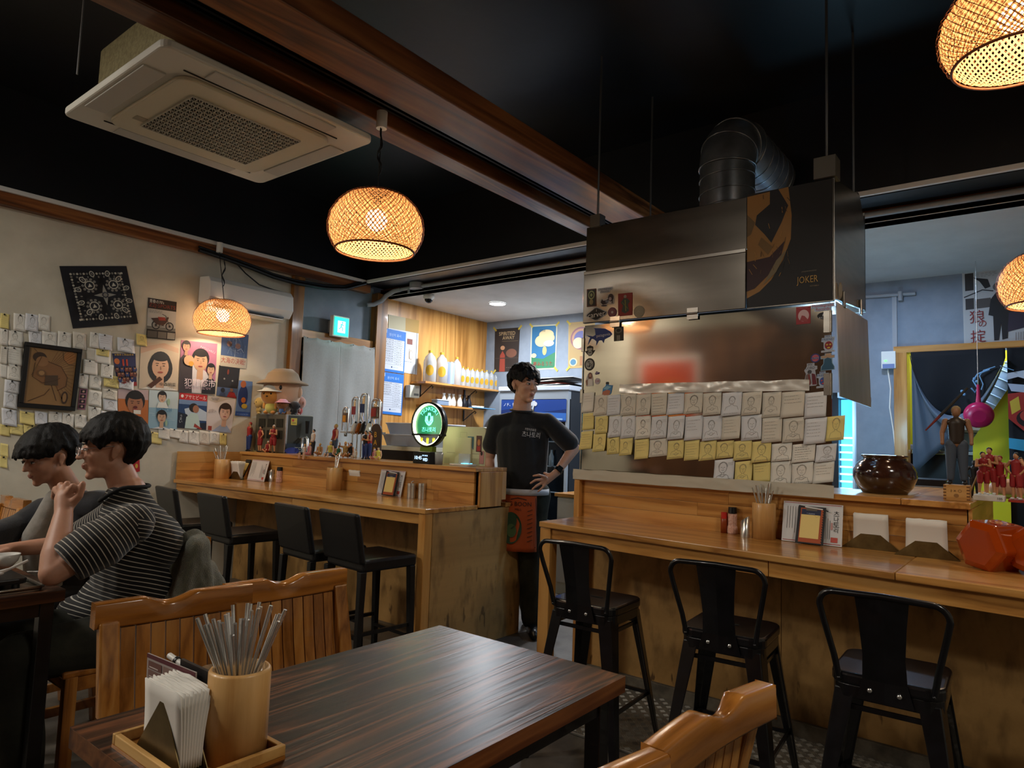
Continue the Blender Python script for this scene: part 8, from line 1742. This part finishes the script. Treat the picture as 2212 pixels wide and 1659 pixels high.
stm = stripes('striped_jersey')
def fold1(w): return .007*nz(w, 7, 7, 10)+.004*nz(w, 18, 18, 24)
SP = .0155
b = M(); b.capsule(nk+V((0, 0, -.03)), .085, chs, .15, 18); b.capsule(shn+V((0, 0, -.01)), .068, shf+V((0, 0, -.01)), .068, 16); b.capsule(chs, .150, bel, .155, 18); b.capsule(bel, .155, hipc+V((0, 0, .05)), .150, 18); b.capsule(bel+V((0, 0, -.03)), .14, ap_(235, 1300, 0), .12, 16); b.ball(ap_(190, 1315, -.02), (.10, .14, .06), 18, 10); b.ball(ap_(330, 1170, 0.02), (.10, .15, .12), 18, 10)
for i, v in enumerate(b.v):
    if v.z > nk.z+.028: b.v[i] = V((v.x, v.y, nk.z+.028))
cz_ = V((.28, -.05, 1)).normalized()
grow(b, 't_shirt', [stm], P1, .0075, 4, None, fold1, lambda w: (dt(w, cz_)+.014*nz(w, 6)+.005*nz(w, 17))/SP)
ax_ = (el-shn).normalized(); se = shn.lerp(el, .80); b = M(); b.capsule(shn-near*.006, .069, shn.lerp(el, .45), .082, 18); b.capsule(shn.lerp(el, .45), .086, se, .076, 20)
lim = se+ax_*.012
for i, v in enumerate(b.v):
    d_ = (v-lim).dot(ax_)
    if d_ > 0: b.v[i] = v-ax_*d_
grow(b, 'near_sleeve', [stm], P1, .0065, 4, None, fold1, lambda w: (dt(w, ax_)+.010*nz(w, 8)+.003*nz(w, 20))/SP)
b = M(); b.capsule(shf, .072, shf.lerp(elf, .75), .075, 16); axf = (elf-shf).normalized(); grow(b, 'far_sleeve', [stm], P1, .008, 3, None, fold1, lambda w: dt(w, axf)/SP)
b = M(); cr = []
for i in range(28):
    a = 2*pi*i/28; c_ = cos(a); cr.append(nk+V((0, 0, .026-.055*max(0, c_)**2))+fwd*c_*(.075+.02*max(0, c_))+near*sin(a)*.078)
b.tube(cr, .008, 8, closed=True).build('collar', mat('collar_black', '0a0a0d', .85), P1, True)
tj = noisy('olive_jeans', '1c1d17', '2a2b22', 12, .9, .3, bd=.004); b = M()
for h_, k_, a_ in KN: b.capsule(h_, .115, k_, .082, 16); b.capsule(k_, .080, a_, .062, 16)
b.capsule(H+V((0, -.08, .02)), .12, H+V((0, .08, .02)), .12, 16); grow(b, 'trousers', [tj], P1, .010, 3, None, lambda w: .006*nz(w, 12, 9, 12))
for h_, k_, a_ in KN: b = M(); b.capsule(V((a_.x, a_.y, .045)), .045, V((a_.x-.15, a_.y, .036)), .034, 14); grow(b, 'shoe', [mat('dim_grey_shoe', '3c3b38', .7)], P1, .007, 2)
# glasses
gm_ = mat('silver_frame', 'b4b8c0', .2, 1.); GL = thing('glasses', 'thin silver-framed glasses worn by the striped-shirt customer', 'glasses', hc)
def HL(x, y, z): return Th @ V((x*s1, y*s1, z*s1))
for q in (-1, 1):
    b = M(); b.tube([HL(.108+.002*cos(a)-.006*abs(1)*((.031+.021*cos(a))/.06)**2, q*(.031+.022*cos(a)), .008+.017*sin(a)) for a in [2*pi*i/24 for i in range(24)]], .0013, 6, closed=True)
    b.tube([HL(.103, q*.053, .014), HL(.09, q*.072, .016), HL(.0, q*.086, .022), HL(-.02, q*.086, .012)], .0014, 6); b.build('frame_side', gm_, GL, True)
    M().add([HL(.1065-.006*((.031+.021*cos(a))/.06)**2, q*(.031+.021*cos(a)), .008+.016*sin(a)) for a in [2*pi*i/24 for i in range(24)]], [tuple(range(24))], False).build('lens', mat('lens_glass', 'e0e6f4', .02, trans=.95, ior=1.1), GL, True)
M().tube([HL(.106, .010, .014), HL(.110, 0, .017), HL(.106, -.010, .014)], .0013, 6).build('bridge', gm_, GL, True)

# ---------------------------------------------------------------- customer in the dark jacket
D2 = 3.10
def bp(x, y, d=0.): return atd(x, y, D2+d)
hp2 = bp(150, 1290, .05); P2 = thing('person', 'seated customer in a dark jacket over a pale grey hoodie, looking down left', 'person', (hp2.x, hp2.y, 0))
hc = bp(103, 993); c2 = (EYE-hc); c2.z = 0; c2.normalize(); r2 = V((-c2.y, c2.x, 0)); r2 = r2 if r2.dot(R_) > 0 else -r2
f2 = (-r2*cos(R(32))+c2*sin(R(32))).normalized(); s2 = 1.0; Th = frame(hc, f2+V((0, 0, -.30)), roll=R(0))
b = M(); head(b, Th, s2); nk2 = bp(152, 1072, .02); b.capsule(hc-Th.to_3x3() @ V((.025, 0, .045)), .052, nk2, .060, 18)
a2, b2 = bp(95, 1110, .02), bp(215, 1095, .02); ch2 = bp(150, 1150, .03)
b.capsule(nk2, .07, ch2, .12); b.capsule(a2, .055, b2, .055); b.capsule(ch2, .125, hp2, .13)
e2 = bp(42, 1200, -.06); w2 = at(-10, 1215, Z=.80); w2 = e2+V((-.20, -.12, -.05)); w2.z = .80; e2.z = max(e2.z, .83)
b.capsule(a2, .055, e2, .042, 14); b.capsule(e2, .040, w2, .028, 14); b.capsule(w2, .028, w2+V((-.08, -.03, -.004)), .024, 12)
dd_ = V((-.93, -.35, 0)); pp_ = V((.35, -.93, 0))
for k_ in range(4): q = w2+dd_*.085+pp_*(-.028+.019*k_); b.capsule(q, .010, q+dd_*.035, .009, 8); b.capsule(q+dd_*.035, .009, q+dd_*.06+V((0, 0, -.012)), .008, 8)
b.capsule(w2+pp_*.025, .013, w2+pp_*.045+dd_*.05, .010, 8)
e3 = bp(215, 1230, .05); w3 = bp(110, 1250, -.02); w3.z = max(w3.z, .80); e3.z = max(e3.z, .84); b.capsule(b2, .055, e3, .042, 14); b.capsule(e3, .04, w3, .028, 14); b.capsule(w3, .028, w3+V((-.08, 0, 0)), .026, 10)
for k_ in range(4): q = w3+V((-.085, -.028+.019*k_, 0)); b.capsule(q, .010, q+V((-.035, 0, 0)), .009, 8); b.capsule(q+V((-.035, 0, 0)), .009, q+V((-.055, 0, -.015)), .008, 8)
b.capsule(w3+V((-.02, -.02, 0)), .013, w3+V((-.06, -.045, 0)), .010, 8)
H2 = V((hp2.x, hp2.y, .50)); K2 = []
for q in (-1, 1): h_ = H2+V((0, q*.09, 0)); k_ = V((H2.x-.42, H2.y+q*.12, .50)); a_ = V((H2.x-.40, H2.y+q*.12, .09)); K2.append((h_, k_, a_)); b.capsule(h_, .09, k_, .06, 12); b.capsule(k_, .058, a_, .04, 12)
grow(b, 'body', [skinB, lipm], P2, .0052, 5, face_paint(Th, s2)); eyes(Th, s2, P2, 0, .22)
hair(Th, s2, P2, lambda a: hl(a, .046, .026, .048, -.05)+.003*sin(a*8), (.114, .098, .103), 230, .0040, 3, .036, voxel=.0045, rmax=.016)
navy = noisy('navy_jacket', '0b0d14', '12141d', 30, .85, .3, sheen=.3, bd=.003); greyh = noisy('grey_hoodie', '807c74', '918d86', 30, .95, .3, sheen=.3, bd=.003)
b = M(); b.capsule(nk2+V((0, 0, -.02)), .08, ch2, .15, 16); b.capsule(a2, .075, b2, .078, 16); b.capsule(ch2, .158, hp2, .158, 18); b.capsule(a2, .075, e2, .066, 16); b.capsule(e2, .066, e2.lerp(w2, .85), .050, 16); b.capsule(b2, .075, e3, .066, 16); b.capsule(e3, .064, e3.lerp(w3, .85), .050, 14)
for i, v in enumerate(b.v):
    if v.z > nk2.z+.03: b.v[i] = V((v.x, v.y, nk2.z+.03))
grow(b, 'jacket', [navy], P2, .008, 4, None, lambda w: .007*nz(w, 8, 8, 6)+.003*nz(w, 20))
fr = (f2+c2*.55).normalized(); b = M()
for k_ in (-1, 1): b.capsule(nk2+fr*.055+r2*k_*.028+V((0, 0, .0)), .036, ch2+fr*.120+r2*(k_*.042-.01), .052, 14); b.capsule(ch2+fr*.120+r2*(k_*.042-.01), .052, bp(98+k_*12, 1262, -.10), .055, 14)
grow(b, 'hoodie', [greyh], P2, .007, 3, None, lambda w: .004*nz(w, 30, 30, 5), label='pale grey hoodie')
M().tube([nk2+fr*.095+r2*.004, ch2+fr*.175+r2*-.008, bp(98, 1240, -.17)], .003, 6).build('zip', chrome, P2, True)
b = M()
for h_, k_, a_ in K2: b.capsule(h_, .115, k_, .082, 14); b.capsule(k_, .08, a_, .06, 14)
grow(b, 'trousers', [noisy('black_trousers', '0e0e10', '17171a', 12, .9, .2)], P2, .011, 3)
for h_, k_, a_ in K2: b = M(); b.capsule(V((a_.x, a_.y, .045)), .045, V((a_.x-.15, a_.y, .036)), .034, 14); grow(b, 'shoe', [mat('dim_grey_shoe')], P2, .008, 2)

# ---------------------------------------------------------------- fleece jacket hung on the chair
FJ = thing('fleece_jacket', 'sage green fleece jacket draped over the chair behind the striped customer', 'jacket', (1.48, 2.86, .6)); b = M()
for i in range(9):
    y = 2.66+.052*i; b.X = Matrix.Translation((-.07, -.03, -.045)); dx = .02*sin(i*1.9); b.capsule((1.44+dx, y, .885+.01*sin(i*2.3)), .042, (1.50+dx+.03*(i % 3), y+.01*(i % 2), .56-.03*(i % 3)), .052+.008*(i % 2), 12); b.capsule((1.44+dx, y, .885), .040, (1.385, y, .66), .035, 10)
b.capsule((1.50, 2.70, .78), .05, (1.60, 2.74, .56), .055, 12); b.capsule((1.50, 2.86, .70), .05, (1.64, 2.92, .50), .06, 12); b.capsule((1.48, 3.04, .80), .05, (1.58, 3.12, .60), .055, 12)
fleece = noisy('sage_fleece', '5e6150', '75785f', 55, .98, 1., sheen=.6, bd=.012)
b.X = Matrix.Identity(4); grow(b, 'cloth', [fleece], FJ, .008, 3, None, lambda w: .009*nz(w, 12)+.004*nz(w, 45)+.006*np.sin(w[:, 0]*60+w[:, 1]*40))

bpy.data.scenes.remove(TMP)
